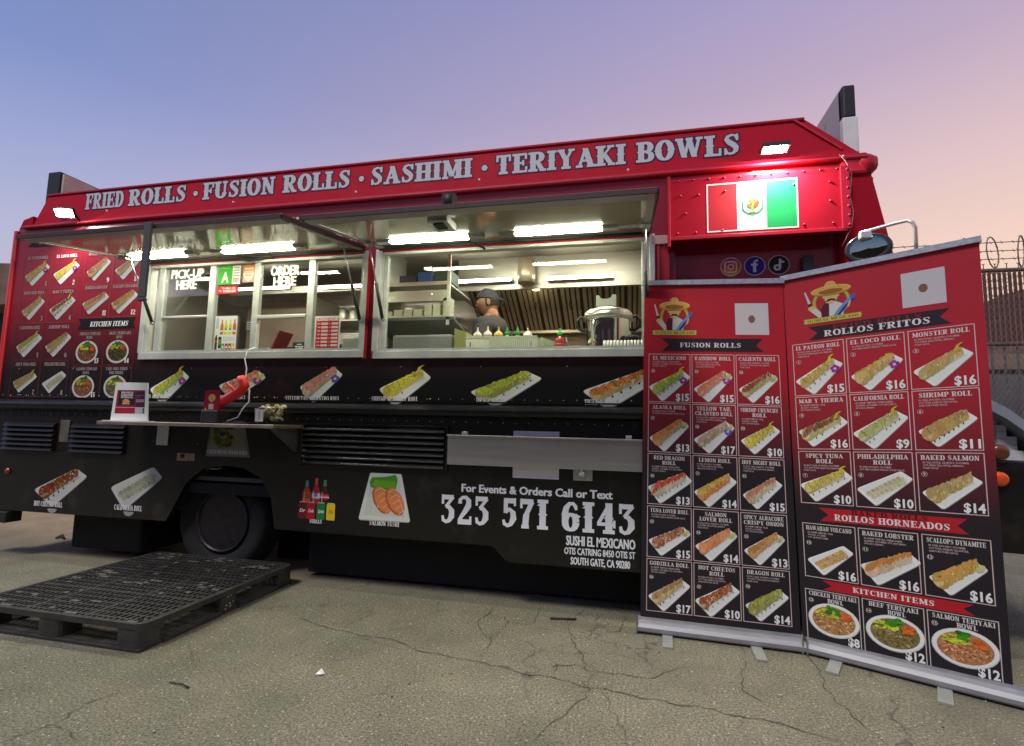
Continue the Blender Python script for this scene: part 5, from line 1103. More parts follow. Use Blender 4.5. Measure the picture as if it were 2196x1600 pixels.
A_ = Art(lambda s, t, o: (x0 + (x1 - x0) * s, .0595 - o, z0 + (z1 - z0) * t), asp=(z1 - z0) / (x1 - x0)); A_.begin(); d7(A_); A_.build('lettering', m_card, r)

# ================================================================== KITCHEN INSIDE THE TRUCK
m_tile = mat('cream_wall_tile', (.62, .55, .44), .2, coat=.5, noise=.06)
m_grout = mat('tile_grout', (.30, .25, .19), .9)
m_filt = mat('grease_filter_steel', (.66, .58, .45), .3, .8, noise=.2, nscale=5, stretch=(4, 1, 1))
m_filtd = mat('filter_gap', (.06, .045, .03), .6)
b = MB(); b.box(-5.3, .25, .06, 2.12, .72, .75); b.build('kitchen_floor', m_floor_in, truck)
b = MB(); b.box(-5.3, .25, .06, 2.12, 2.80, 2.83); b.build('kitchen_ceiling', m_ceil, truck)
b = MB(); b.box(-5.3, .25, 2.12, 2.15, .75, 2.80); b.box(.245, .262, .06, 2.12, .75, 2.80); b.box(-4.6, -4.58, .06, 2.12, .75, 2.80); b.build('kitchen_wall', m_liner, truck)
b = MB(); b.box(-3.95, .24, .052, .56, 1.688, 1.706); b.box(-3.95, .24, .052, .07, .92, 1.688); b.box(-3.95, .24, .54, .56, .76, 1.688); b.build('window_counter', m_brush, truck)
# range hood with slanted filter slats
b = MB(); b.box(-1.62, .24, 1.25, 1.27, 2.50, 2.80); b.box(-1.62, .24, 1.22, 1.25, 2.475, 2.51, bev=.004); b.box(-1.62, -1.60, 1.27, 2.1, 2.45, 2.8); b.box(-1.60, .24, 2.03, 2.10, 2.20, 2.235, bev=.004); hood = b.build('range_hood', m_steel, truck)
b = MB(); b.face([(-1.6, 1.40, 2.62), (.24, 1.40, 2.62), (.24, 2.06, 2.24), (-1.6, 2.06, 2.24)]); b.build('filter_backing', m_filtd, hood)
x = -1.585; i = 0
while x < .22:
    b = MB(); d = Vector((0, .66, -.38)); a = Vector((x + .017, 1.40 - .012, 2.62)); b.obox(a, a + d, .030 + .006 * (i % 2), .014, up=(0, -.5, -.86)); b.build('filter_slat', m_filt, hood)
    x += .050 if i % 4 else .066; i += 1
for x in (-.98, -.52):
    b = MB(); c = Vector((x, 1.70, 2.425)); b.tube([c + Vector((-.05, -.03, .05)), c + Vector((-.06, -.04, 0)), c + Vector((-.05, 0, -.05))], .005, 5); b.tube([c + Vector((.05, -.03, .05)), c + Vector((.06, -.04, 0)), c + Vector((.05, 0, -.05))], .005, 5); b.build('filter_handle', m_blk, hood)
b = MB(); p = pt(1148, 609, 1.32); b.lathe([(.04, .06), (.055, .03), (.05, .0), (.03, -.025), (.001, -.035)], (p.x, 1.36, p.z - .02), 'z', 16); b.build('hood_bulb', m_bulb, hood)
b = MB(); p = pt(1127, 585, 1.1); b.lathe([(.075, .14), (.085, -.02), (.08, -.09)], (p.x, 1.14, p.z), 'z', 24); b.build('warm_hood_cylinder', mat('warm_lit_hood_tone', (.55, .46, .34), .4, .5), hood)  # cylinder added in a warm colour for the lamplit inside of the hood
# LED strips under the hood lip and over the left counter
for xa, xb, zz in ((-1.683, -1.062, 2.568), (-.738, -.13, 2.561)):
    b = MB(); b.box(xa, xb, 1.195, 1.219, zz - .016, zz + .016); o = b.build('led_strip', m_white, truck)
    b = MB()
    n = int((xb - xa) / .024)
    for i in range(n): b.box(xa + .004 + i * .024, xa + .020 + i * .024, 1.190, 1.195, zz - .012, zz + .012)
    tag(b.build('led_diodes', m_ledi, o), kind='stuff')
b = MB(); b.box(-4.2, -1.70, 1.22, 1.26, 2.53, 2.60); b.build('rear_cabinet_lip', m_steel, truck)
for xa, xb, zz in ((-4.08, -3.452, 2.588), (-3.096, -2.58, 2.568)):
    b = MB(); b.box(xa, xb, 1.195, 1.219, zz - .016, zz + .016); o = b.build('led_strip', m_white, truck)
    b = MB(); n = int((xb - xa) / .024)
    for i in range(n): b.box(xa + .004 + i * .024, xa + .020 + i * .024, 1.190, 1.195, zz - .012, zz + .012)
    tag(b.build('led_diodes', m_ledi, o), kind='stuff')
# unseen ceiling lamps added to brighten the kitchen
for x in (-3.6, -2.5, -1.1, -.3):
    b = MB(); b.box(x - .32, x + .32, .46, .60, 2.770, 2.799, bev=.004); o = b.build('added_ceiling_lamp', m_white, truck)
    b = MB(); b.box(x - .30, x + .30, .475, .585, 2.762, 2.7695); b.build('added_diffuser', m_ledc, o)
# diamond tiled backsplash
b = MB(); b.box(-1.6, .24, 2.105, 2.1195, 1.5, 2.20); bs = b.build('backsplash', m_grout, truck)
tm = None; q = .098
for i in range(-1, 14):
    for j in range(0, 9):
        x = -1.58 + i * q * 1.42 + (j % 2) * q * .71; z = 1.62 + j * q * .71; h = q * .685
        if not (-1.55 < x < .2 and 1.57 < z < 2.15): continue
        if tm is None:
            b = MB(); b.prism([(h, 0), (0, h), (-h, 0), (0, -h)], -.008, 0); tm = b.build('tile', m_tile, bs); tm.location = (x + 2.0, 2.1045, z); continue
        o = tm.copy(); COL.objects.link(o); o.location = (x + 2.0, 2.1045, z)
# steel shelving, left part of the big window
b = MB(); b.box(-2.1, -1.43, .45, 1.05, 2.340, 2.355); b.box(-2.1, -1.43, .44, .45, 2.325, 2.355); b.box(-2.1, -1.43, .47, .49, 2.20, 2.29); b.box(-2.1, -1.43, .45, 1.0, 2.062, 2.075); b.box(-1.425, -1.40, .42, .44, 1.99, 2.60); b.box(-2.13, -2.10, .42, 1.1, 1.9, 2.78)
shf = b.build('steel_shelf_unit', m_steel, truck)
b = MB(); b.prism([(.42, 2.055), (.42, 2.03), (.95, 1.93), (.95, 1.955)], -2.1, -1.36, plane='yz'); b.build('sloped_guard', mat('greenish_glass_guard', (.30, .36, .34), .15, .6), truck)
def small(name, mb, M_, loc, label, cat, group=None): return solo(mb, name, M_, loc, label, cat, group)
def boxthing(name, u0, v0, u1, v1, Y, dep, M_, label, cat, bev=.006, group=None, zb=None):
    a = pt(u0, v1, Y); c = pt(u1, v0, Y); b = MB(); b.box(a.x, c.x, Y, Y + dep, zb if zb is not None else a.z, c.z, bev=bev); return small(name, b, M_, ((a.x + c.x) / 2, Y + dep / 2, zb if zb is not None else a.z), label, cat, group)
boxthing('supply_box', 856, 590, 893, 604, .452, .25, mat('dark_box', (.05, .05, .06), .6), 'dark grey box leftmost on the top kitchen shelf', 'box', zb=2.356)
boxthing('supply_box', 896, 583, 926, 602, .452, .25, mat('blue_box', (.03, .12, .42), .5), 'bright blue box in the middle of the top kitchen shelf', 'box', zb=2.356)
boxthing('supply_box', 930, 575, 964, 600, .452, .25, mat('dark_green_box', (.05, .09, .07), .6), 'dark green box rightmost on the top kitchen shelf', 'box', zb=2.356)
m_cup = mat('white_food_container', (.72, .72, .58), .45)
R = random.Random(12)
def cup_stack(u0, v0, u1, v1, Y, label, n, horizontal=True):
    a = pt(u0, v1, Y); c = pt(u1, v0, Y); r = thing('container_stack', ((a.x + c.x) / 2, Y + .06, 2.0755), label, 'food containers', 'stacks of white containers on the kitchen shelf')
    nx = max(1, round((c.x - a.x) / .075))
    for i in range(nx):
        w_ = (c.x - a.x) / nx
        for k in range(n):
            h = (c.z - 2.076) / n; b = MB(); x0, x1 = a.x + i * w_ + .003, a.x + (i + 1) * w_ - .003; z0 = 2.076 + k * h
            b.prism([(x0 + .006, z0), (x1 - .006, z0), (x1 - .001, z0 + h * .8), (x1 + .001, z0 + h * .98), (x0 - .001, z0 + h * .98), (x0 + .001, z0 + h * .8)], Y, Y + .10); b.build('container', m_cup, r)
cup_stack(843, 663, 906, 682, .47, 'long low stack of cream food containers on the kitchen shelf', 2)
cup_stack(908, 652, 946, 680, .47, 'middle taller stack of cream food containers on the kitchen shelf', 3)
cup_stack(948, 638, 967, 679, .47, 'tallest stack of white containers against the shelf edge', 4)
cup_stack(826, 668, 842, 683, .47, 'small cream container pile at the left end of the shelf', 1)
a = pt(840, 748, .30); c = pt(970, 716, .30); b = MB(); b.box(a.x, c.x, .30, .54, 1.7065, c.z, bev=.02); small('storage_bin', b, m_grey, ((a.x + c.x) / 2, .42, 1.7065), 'large grey plastic bin on the counter at the left of the big window', 'bin')
b = MB(); a = pt(970, 716, .26); b.prism([(a.x + .01, 1.7065), (a.x + .12, 1.7065), (a.x + .10, 1.90), (a.x + .01, 1.93)], .28, .50); small('green_tray', b, mat('yellow_green_tray', (.42, .45, .16), .4), (a.x + .06, .39, 1.7065), 'yellow green tray leaning beside the grey bin', 'tray')
# rack of sauce bottles on the sill
RX0, RX1, RY0, RY1, RZ0, RZ1 = -1.139, -.622, .075, .20, 1.7065, 1.822
r = thing('bottle_rack', ((RX0 + RX1) / 2, .14, RZ0), 'pale ribbed metal rack holding squeeze bottles on the window sill', 'rack')
m_rack = mat('pale_green_white_metal', (.66, .70, .56), .35, .2)
b = MB(); b.box(RX0, RX1, RY0, RY0 + .004, RZ0, RZ1); b.box(RX0, RX1, RY1 - .004, RY1, RZ0, RZ1); b.box(RX0, RX0 + .004, RY0 + .004, RY1 - .004, RZ0, RZ1); b.box(RX1 - .004, RX1, RY0 + .004, RY1 - .004, RZ0, RZ1); b.box(RX0 + .004, RX1 - .004, RY0 + .004, RY1 - .004, RZ0, RZ0 + .004); b.box(RX0 - .003, RX1 + .003, RY0 - .004, RY0 - .0005, RZ1 - .006, RZ1 + .002); b.build('rack_tray', m_rack, r)
for i in range(24): b = MB(); x = RX0 + .17 + i * .0142; b.box(x, x + .0065, RY0 - .006, RY0 - .0005, RZ0 + .004, RZ1 - .008); b.build('rib', m_rack, r)
for x in (RX0 + .03, RX1 - .045): b = MB(); b.box(x, x + .007, RY0 - .0015, RY0 - .0004, RZ0 + .045, RZ0 + .08); b.build('slot', m_blk, r)
def squeeze(x, Y, liquid, capc, label, ztip, rr=.031, z0=None, sauce=False):
    z0 = RZ0 + .0045 if z0 is None else z0; h = ztip - z0
    q = thing('sauce_bottle', (x, Y, z0), label, 'bottle', 'sauce bottles on the window sill')
    b = MB()
    if sauce: b.lathe([(rr * .95, 0), (rr, .008), (rr, h * .48), (rr * .85, h * .60), (rr * .5, h * .68), (rr * .5, h * .72)], (x, Y, z0), 'z', 18)
    else: b.lathe([(rr * .95, 0), (rr, .008), (rr, h * .60), (rr * .93, h * .63)], (x, Y, z0), 'z', 18)
    b.build('bottle_body', liquid, q)
    b = MB()
    if sauce: b.lathe([(rr * .62, h * .69), (rr * .64, h * .82), (rr * .34, h * .86), (rr * .16, h * .985), (rr * .10, h)], (x, Y, z0), 'z', 16)
    else: b.lathe([(rr * 1.0, h * .62), (rr * 1.02, h * .70), (rr * .9, h * .755), (rr * .62, h * .79), (rr * .40, h * .83), (rr * .20, h * .86), (rr * .13, h * .985), (rr * .08, h)], (x, Y, z0), 'z', 16)
    b.build('nozzle_cap', capc, q); return q
m_ws = mat('translucent_white_cap', (.74, .72, .60), .35); m_yc = mat('yellow_cap', (.72, .46, .06), .4)
squeeze(-1.072, .14, mat('orange_mayo', (.62, .40, .10), .3), m_ws, 'white capped squeeze bottle of pale orange sauce, leftmost in the rack', 1.905)
squeeze(-.995, .14, mat('brown_sauce', (.42, .24, .05), .3), m_ws, 'white capped squeeze bottle of brown sauce, second in the rack', 1.910)
squeeze(-.915, .14, mat('yellow_mustard', (.70, .42, .05), .3), m_yc, 'all yellow squeeze bottle with a yellow cap in the rack', 1.905, .034)
m_gc = mat('bright_green_cap', (.02, .42, .06), .35)
squeeze(-.852, .14, mat('pale_clear_sauce', (.55, .56, .36), .3), m_gc, 'left of the two green capped bottles with pale contents in the rack', 1.900, .027, sauce=True)
squeeze(-.775, .14, mat('pale_clear_sauce', (.55, .56, .36), .3), m_gc, 'right of the two green capped bottles with pale contents in the rack', 1.902, .027, sauce=True)
squeeze(-.700, .14, mat('pale_green_sauce', (.50, .58, .18), .3), m_ws, 'pale green squeeze bottle at the right end of the rack', 1.895, .034)
sb = squeeze(-.470, .14, mat('red_chili_sauce', (.42, .03, .015), .25, coat=.4), m_gc, 'red chili sauce bottle with a green cap standing right of the rack', 1.885, .034, sauce=True)
A_ = Art(lambda s, t, o: (-.470 + .0345 * sin((s - .5) * 2.0), .14 - (.0345 + .0006) * cos((s - .5) * 2.0) - o, 1.712 + .07 * t)); A_.begin()
for k in range(6): A_.rect(k / 6, .15, (k + 1) / 6, .22, (.60, .5, .42), 0); A_.rect(k / 6, .80, (k + 1) / 6, .86, (.60, .5, .42), 0); A_.rect(k / 6, .40, (k + 1) / 6, .62, (.55, .20, .14), 0)
A_.build('bottle_label', m_card, sb)
for k, (u, v, w_, h, rot) in enumerate(((1150, 705, .11, .09, -.3), (1168, 712, .12, .11, .35))):
    p = pt(u, v + 22, .32); b = MB(); bm = bmesh.new(); bmesh.ops.create_cube(bm, size=1)
    for vv in bm.verts: s_ = .82 if vv.co.z < 0 else 1; vv.co = Vector((vv.co.x * w_ * s_, vv.co.y * .12 * s_, vv.co.z * h))
    b.addbm(bm, 0, False, Matrix.Translation((p.x, .36 + k * .07, 1.7065 + h * .62 + .02)) @ Matrix.Rotation(rot, 4, 'Y')); b.box(p.x - .05, p.x + .05, .33 + k * .07, .39 + k * .07, 1.7065, 1.74)
    small('foam_tub', b, mat('pale_green_foam', (.58, .66, .46), .5), (p.x, .36 + k * .07, 1.7065), ('left' if k == 0 else 'right') + ' of two tilted pale green tubs behind the bottle rack', 'tub')
p = pt(1235, 748, .2); b = MB(); b.lathe([(.038, 0), (.040, .004), (.042, .052), (.046, .055), (.044, .056), (.040, .053), (.036, .006), (.001, .005)], (p.x, .2, 1.7065), 'z', 22); b.tube([(p.x - .045, .2, 1.757), (p.x - .075, .2, 1.83)], .004, 5); small('steel_cup', b, m_brush, (p.x, .2, 1.7065), 'small steel cup with a spoon handle beside the red chili bottle', 'cup')
# rice cooker
cx = pt(1304, 700, .4).x; rr = .172
r = thing('rice_cooker', (cx, .42, 1.7065), 'big shiny steel rice cooker with black side handles behind the window', 'rice cooker')
b = MB(); b.lathe([(rr * .93, 0), (rr * .96, .02), (rr * .97, .27), (rr * .97, .28)], (cx, .42, 1.7065), 'z', 40); b.build('cooker_body', mat('mirror_steel', (.70, .72, .70), .07, 1.0), r)
b = MB(); b.lathe([(rr * .97, .275), (rr * 1.05, .28), (rr * 1.05, .31), (rr * 1.02, .325), (rr * 1.0, .335), (rr * .9, .352), (rr * .6, .366), (.001, .372)], (cx, .42, 1.7065), 'z', 40, mis=None); b.build('cooker_lid', mat('satin_lid', (.62, .63, .58), .3, .9), r)
for s in (-1, 1):
    b = MB(); b.tube([(cx + s * rr * 1.0, .42, 2.01), (cx + s * (rr + .035), .42, 2.02), (cx + s * (rr + .058), .42, 1.99), (cx + s * (rr + .055), .42, 1.94), (cx + s * (rr + .02), .42, 1.915), (cx + s * rr * .97, .42, 1.92)], .011, 8); b.build('side_handle', m_blk, r)
b = MB(); b.lathe([(.03, .370), (.035, .39), (.025, .40), (.001, .402)], (cx, .42, 1.7065), 'z', 14); b.build('lid_knob', m_blk, r)
b = MB(); b.prism([(cx - .085, 2.075), (cx + .06, 2.075), (cx + .06, 2.165), (cx + .03, 2.168), (cx + .02, 2.145), (cx - .01, 2.135), (cx - .05, 2.14), (cx - .065, 2.165), (cx - .085, 2.165)], .34, .345); small('paper_tag', b, mat('pale_paper', (.62, .68, .60), .6), (cx - .01, .343, 2.075), 'pale torn paper card standing on the rice cooker lid', 'paper')
a = pt(1293, 749, .12); c = pt(1395, 734, .12); r = thing('lid_stack', ((a.x + c.x) / 2, .15, 1.7065), 'row of white ribbed cup lids lying at the right end of the sill', 'lids')
for i in range(13): b = MB(); x = a.x + .012 + i * (c.x - a.x - .02) / 13; b.lathe([(.040, -.010), (.044, -.006), (.044, .004), (.038, .008)], (x, .15, 1.7065 + .046), 'x', 16); b.build('lid', m_white, r)
b = MB(); p = pt(1356, 724, .3); b.lathe([(.06, 0), (.055, .02), (.03, .035), (.001, .04)], (p.x, .3, p.z - .02), 'z', 18); b.lathe([(.05, 0), (.05, 1)], (p.x, .3, 1.7065), 'z', 3) if False else None; b.box(p.x - .03, p.x + .03, .27, .33, 1.7065, p.z - .02); small('black_bowl', b, m_blk, (p.x, .3, 1.7065), 'upturned black bowl resting behind the row of white lids', 'bowl')
# items behind the ordering window
b = MB(); b.box(-3.2, -2.0, 1.30, 1.75, 2.235, 2.25); b.box(-3.2, -2.0, 1.30, 1.75, 1.99, 2.005); b.box(-3.26, -3.2, 1.28, 1.8, .76, 2.5); b.box(-3.2, -2.0, 1.74, 1.76, 1.7, 2.5); b.build('back_shelving', m_steel, truck)
b = MB(); b.box(-4.2, -3.30, 1.5, 1.53, .76, 2.53); b.build('grey_partition', mat('smudged_grey_panel', (.34, .29, .23), .35, .2, noise=.3, nscale=2), truck)
for k, (x, h, M_) in enumerate(((-2.95, .13, m_steel), (-2.83, .11, m_steel), (-2.72, .15, m_steel), (-2.58, .12, m_white), (-2.35, .14, m_grey), (-2.2, .12, m_white))):
    b = MB(); b.lathe([(.045, 0), (.047, .004), (.047, h), (.03, h + .006), (.001, h + .008)], (x, 1.42, 2.2505), 'z', 18); small('kitchen_can', b, M_, (x, 1.42, 2.2505), ('left steel can', 'short steel can', 'tall steel can', 'white can beside the steel cans', 'grey can', 'white can rightmost')[k] + ' on the back shelf behind the ordering window', 'can', 'cans on the back shelf')
R = random.Random(31)
for k in range(5):
    b = MB(); z = 2.006 + k * .022; b.prism([(-2.95 + k * .012, z), (-2.60 + k * .012, z), (-2.57 + k * .012, z + .018), (-2.98 + k * .012, z + .018)], 1.32, 1.62); small('metal_tray', b, m_brush, (-2.78 + k * .012, 1.47, z), ('bottom', 'second', 'third', 'fourth', 'top')[k] + ' metal tray of the stack behind the ordering window', 'tray', 'metal trays stacked on the shelf')
b = MB(); b.box(-2.47, -2.08, 1.33, 1.65, 2.006, 2.13, bev=.02); small('cardboard_box', b, mat('pale_carton', (.62, .56, .44), .7), (-2.28, 1.5, 2.006), 'pale carton box on the shelf behind the business hours sign', 'box')
b = MB(); b.box(-2.32, -1.97, .38, .54, 1.7065, 1.90, bev=.015); small('plastic_crate', b, mat('pale_ribbed_plastic', (.60, .62, .56), .45, noise=.1), (-2.15, .46, 1.7065), 'pale plastic crate on the counter right of the business hours sign', 'crate')
b = MB(); bm = bmesh.new(); bmesh.ops.create_cube(bm, size=1)
for vv in bm.verts: vv.co = Vector((vv.co.x * .012, vv.co.y * .16, vv.co.z * .20))
b.addbm(bm, 0, False, Matrix.Translation((-2.72, .16, 1.815)) @ Matrix.Rotation(.45, 4, 'Y')); b.box(-2.78, -2.70, .10, .22, 1.7065, 1.73); small('order_tablet', b, mat('dark_red_tablet_case', (.22, .03, .03), .4), (-2.72, .16, 1.7065), 'red cased tablet leaning in the open order window', 'tablet')
b = MB(); b.box(-2.70, -2.52, .18, .45, 1.7065, 1.79, bev=.01); small('cash_register', b, m_blk, (-2.6, .3, 1.7065), 'black cash drawer behind the tablet in the order window', 'cash drawer')
b = MB(); b.box(-3.18, -2.9, .25, .5, 1.7065, 1.80, bev=.03); small('bag_pile', b, mat('dark_crumpled_bag', (.06, .05, .05), .6, bump=.6, bscale=20), (-3.04, .38, 1.7065), 'dark crumpled bags behind the drinks poster', 'bag')

# ================================================================== THE COOK
m_skin = mat('tan_skin', (.36, .17, .10), .55, noise=.08, nscale=20); m_shirt = mat('black_cotton', (.035, .035, .037), .85, bump=.2, bscale=40)
m_band = mat('black_bandana', (.03, .035, .045), .7, noise=.5, nscale=25); m_hair = mat('dark_hair', (.02, .015, .012), .7, bump=.5, bscale=120)
def skin(name, pts, edges, radii, M_, parent, sub=2, root=0):
    me = bpy.data.meshes.new(name); off = ROOTLOC[parent.name]; me.from_pydata([tuple(Vector(p) - off) for p in pts], edges, [])
    o = bpy.data.objects.new(name, me); COL.objects.link(o); sk = o.modifiers.new('s', 'SKIN'); sk.use_smooth_shade = True
    for i, r_ in enumerate(radii): me.skin_vertices[0].data[i].radius = (r_, r_) if not isinstance(r_, tuple) else r_; me.skin_vertices[0].data[i].use_root = (i == root)
    o.modifiers.new('u', 'SUBSURF').levels = sub; o.modifiers['u'].render_levels = sub
    dg = bpy.context.evaluated_depsgraph_get(); nm = bpy.data.meshes.new_from_object(o.evaluated_get(dg)); o.modifiers.clear(); o.data = nm; nm.materials.clear(); nm.materials.append(M_); o.parent = parent; ROOTLOC[o.name] = off
    for p in nm.polygons: p.use_smooth = True
    return o
CX, CY, FZ = -1.21, 1.02, .75          # stands on the kitchen floor, facing the left end of the truck
cook = thing('person', (CX, CY, FZ), 'cook in a black shirt and black bandana looking down behind the sauce bottles', 'person')
HC = Vector((CX - .035, CY - .02, 2.305))
# body facing -X and a little towards the counter
sh_ = 2.09
P = [(CX + .02, CY, 1.62), (CX + .01, CY, 1.80), (CX - .0, CY, 1.97), (CX + .005, CY, 2.07), (CX - .01, CY - .005, 2.17), (CX - .03, CY - .01, 2.235),
     (CX - .03, CY - .17, 2.035), (CX - .05, CY - .25, 1.84), (CX - .20, CY - .30, 1.74), (CX - .33, CY - .28, 1.72),
     (CX + .05, CY + .17, 2.035), (CX + .04, CY + .25, 1.84), (CX - .14, CY + .24, 1.74), (CX - .28, CY + .20, 1.72),
     (CX + .02, CY - .10, 1.55), (CX + .0, CY - .11, 1.18), (CX + .03, CY - .11, .82), (CX - .10, CY - .12, .775),
     (CX + .02, CY + .10, 1.55), (CX + .02, CY + .11, 1.18), (CX + .05, CY + .11, .82), (CX - .08, CY + .12, .775)]
E_ = [(0, 1), (1, 2), (2, 3), (3, 4), (4, 5), (3, 6), (6, 7), (7, 8), (8, 9), (3, 10), (10, 11), (11, 12), (12, 13), (0, 14), (14, 15), (15, 16), (16, 17), (0, 18), (18, 19), (19, 20), (20, 21)]
Rr = [.12, .12, .11, .075, .055, .05, .055, .046, .040, .028, .055, .046, .040, .028, .095, .065, .045, .04, .095, .065, .045, .04]
skin('body', P, E_, Rr, m_skin, cook)
# shirt: slightly larger skin over torso and upper arms
Pb = P[:4] + [(CX - .012, CY - .005, 2.185)] + [P[6], P[7], (CX - .12, CY - .275, 1.79)] + [P[10], P[11], (CX - .06, CY + .245, 1.79)]
skin('shirt', Pb, [(0, 1), (1, 2), (2, 3), (3, 4), (3, 5), (5, 6), (6, 7), (3, 8), (8, 9), (9, 10)], [.175, .168, .178, .165, .088, .105, .074, .064, .105, .074, .064], m_shirt, cook)
skin('trousers', [(CX + .02, CY, 1.60), P[14], P[15], P[16], P[18], P[19], P[20]], [(0, 1), (1, 2), (2, 3), (0, 4), (4, 5), (5, 6)], [.165, .115, .08, .062, .115, .08, .062], mat('dark_trousers', (.03, .03, .035), .8), cook)
for s, W_ in ((-1, Vector(P[9])), (1, Vector(P[13]))):
    for k in range(4):
        f0 = W_ + Vector((.0, (k - 1.5) * .019, .004)); ln = (.07, .082, .078, .062)[k]; skin('finger', [f0, f0 + Vector((-.075, (k - 1.5) * .004, .002)), f0 + Vector((-.075 - ln * .55, (k - 1.5) * .005, -.012)), f0 + Vector((-.075 - ln * .85, (k - 1.5) * .005, -.035))], [(0, 1), (1, 2), (2, 3)], [.016, .011, .0095, .008], m_skin, cook, 1)
    skin('thumb', [W_ + Vector((-.01, .02 * -s, 0)), W_ + Vector((-.045, .045 * -s, -.004)), W_ + Vector((-.075, .055 * -s, -.016))], [(0, 1), (1, 2)], [.016, .012, .009], m_skin, cook, 1)
# head as one sculpted surface, face towards -X (local +f)
def head_mesh():
    bm = bmesh.new(); bmesh.ops.create_uvsphere(bm, u_segments=40, v_segments=30, radius=1)
    def g(a, s): return math.exp(-(a / s) ** 2)
    for v in bm.verts:
        x, y, z = v.co   # x forward, y side, z up
        X, Y, Z = x * .098, y * .076, z * .122
        if z < 0: Y *= 1 - .30 * (-z) ** 1.5; X *= 1 - .10 * (-z)      # jaw narrows
        if x > 0 and z < -.35: X += .014 * g(z + .75, .3) * g(y, .5)    # chin
        if x < 0: X *= 1.08
        if x > 0:
            X += .026 * g(y, .16) * g(z + .18, .14) * (1 if z < .05 else .5)                   # nose tip
            X += .012 * g(y, .12) * g(z - .05, .18)
            X += .006 * g(z - .24, .10) * g(y, .6)                       # brow
            X -= .011 * (g(y - .38, .16) + g(y + .38, .16)) * g(z - .08, .12)   # eye sockets
            X += .007 * g(y, .3) * g(z + .44, .06) + .006 * g(y, .28) * g(z + .56, .05) - .005 * g(y, .35) * g(z + .50, .025)  # lips
        v.co = Vector((X, Y, Z))
    return bm
HM = Matrix.Translation(HC) @ Matrix.Rotation(rad(180 + 8), 4, 'Z') @ Matrix.Rotation(rad(10), 4, 'Y')
b = MB(); b.addbm(head_mesh(), 0, True, HM)
b.tube([HM @ Vector(p) for p in ((-.015, 0, -.06), (-.03, 0, -.12), (-.04, 0, -.17))], [.052, .050, .054], 16)
b.build('head', m_skin, cook)
for s in (-1, 1):
    b = MB(); bm = bmesh.new(); bmesh.ops.create_uvsphere(bm, u_segments=12, v_segments=8, radius=1)
    for v in bm.verts: v.co = Vector((v.co.x * .018 - .012, s * .074 + v.co.y * .007, v.co.z * .032 - .012))
    b.addbm(bm, 0, True, HM); b.build('ear', m_skin, cook)
    b = MB(); bm = bmesh.new(); bmesh.ops.create_uvsphere(bm, u_segments=12, v_segments=8, radius=.0115); b.addbm(bm, 0, True, HM @ Matrix.Translation((.080, s * .030, .010))); b.build('eye', mat('eye_white', (.5, .45, .4), .2), cook)
    b = MB(); b.tube([HM @ Vector(p) for p in ((.097, s * .014, .028), (.095, s * .03, .034), (.084, s * .045, .028))], .004, 6); b.build('eyebrow', m_hair, cook)
b = MB(); b.tube([HM @ Vector(p) for p in ((.095, -.022, -.060), (.108, 0, -.062), (.095, .022, -.060))], .0035, 6); b.build('mouth', mat('lips', (.22, .07, .05), .5), cook)
# hair at the back and sides, then the bandana
b = MB(); bm = head_mesh()
for v in list(bm.verts):
    if v.co.x > .025 or v.co.z < -.055: bm.verts.remove(v)
for v in bm.verts: v.co *= 1.035
b.addbm(bm, 0, True, HM); b.build('hair', m_hair, cook)
b = MB(); bm = head_mesh()
for v in list(bm.verts):
    if v.co.z < .032 - v.co.x * -.25 - .012: bm.verts.remove(v)
for v in bm.verts: v.co *= 1.055; v.co.z += .001 + .004 * math.sin(v.co.x * 70 + v.co.y * 40)
b.addbm(bm, 0, True, HM); b.tube([HM @ Vector((cos(a) * .099 - .001, sin(a) * .077, .030 + .25 * cos(a) * .10)) for a in [2 * pi * k / 24 for k in range(25)]], .0065, 6)
b.tube([HM @ Vector(p) for p in ((-.10, .0, .02), (-.13, .01, .0), (-.155, .025, -.02))], [.014, .011, .004], 6); b.tube([HM @ Vector(p) for p in ((-.10, .0, .015), (-.125, -.01, -.02), (-.135, -.015, -.06))], [.014, .011, .004], 6)
b.build('bandana', m_band, cook)

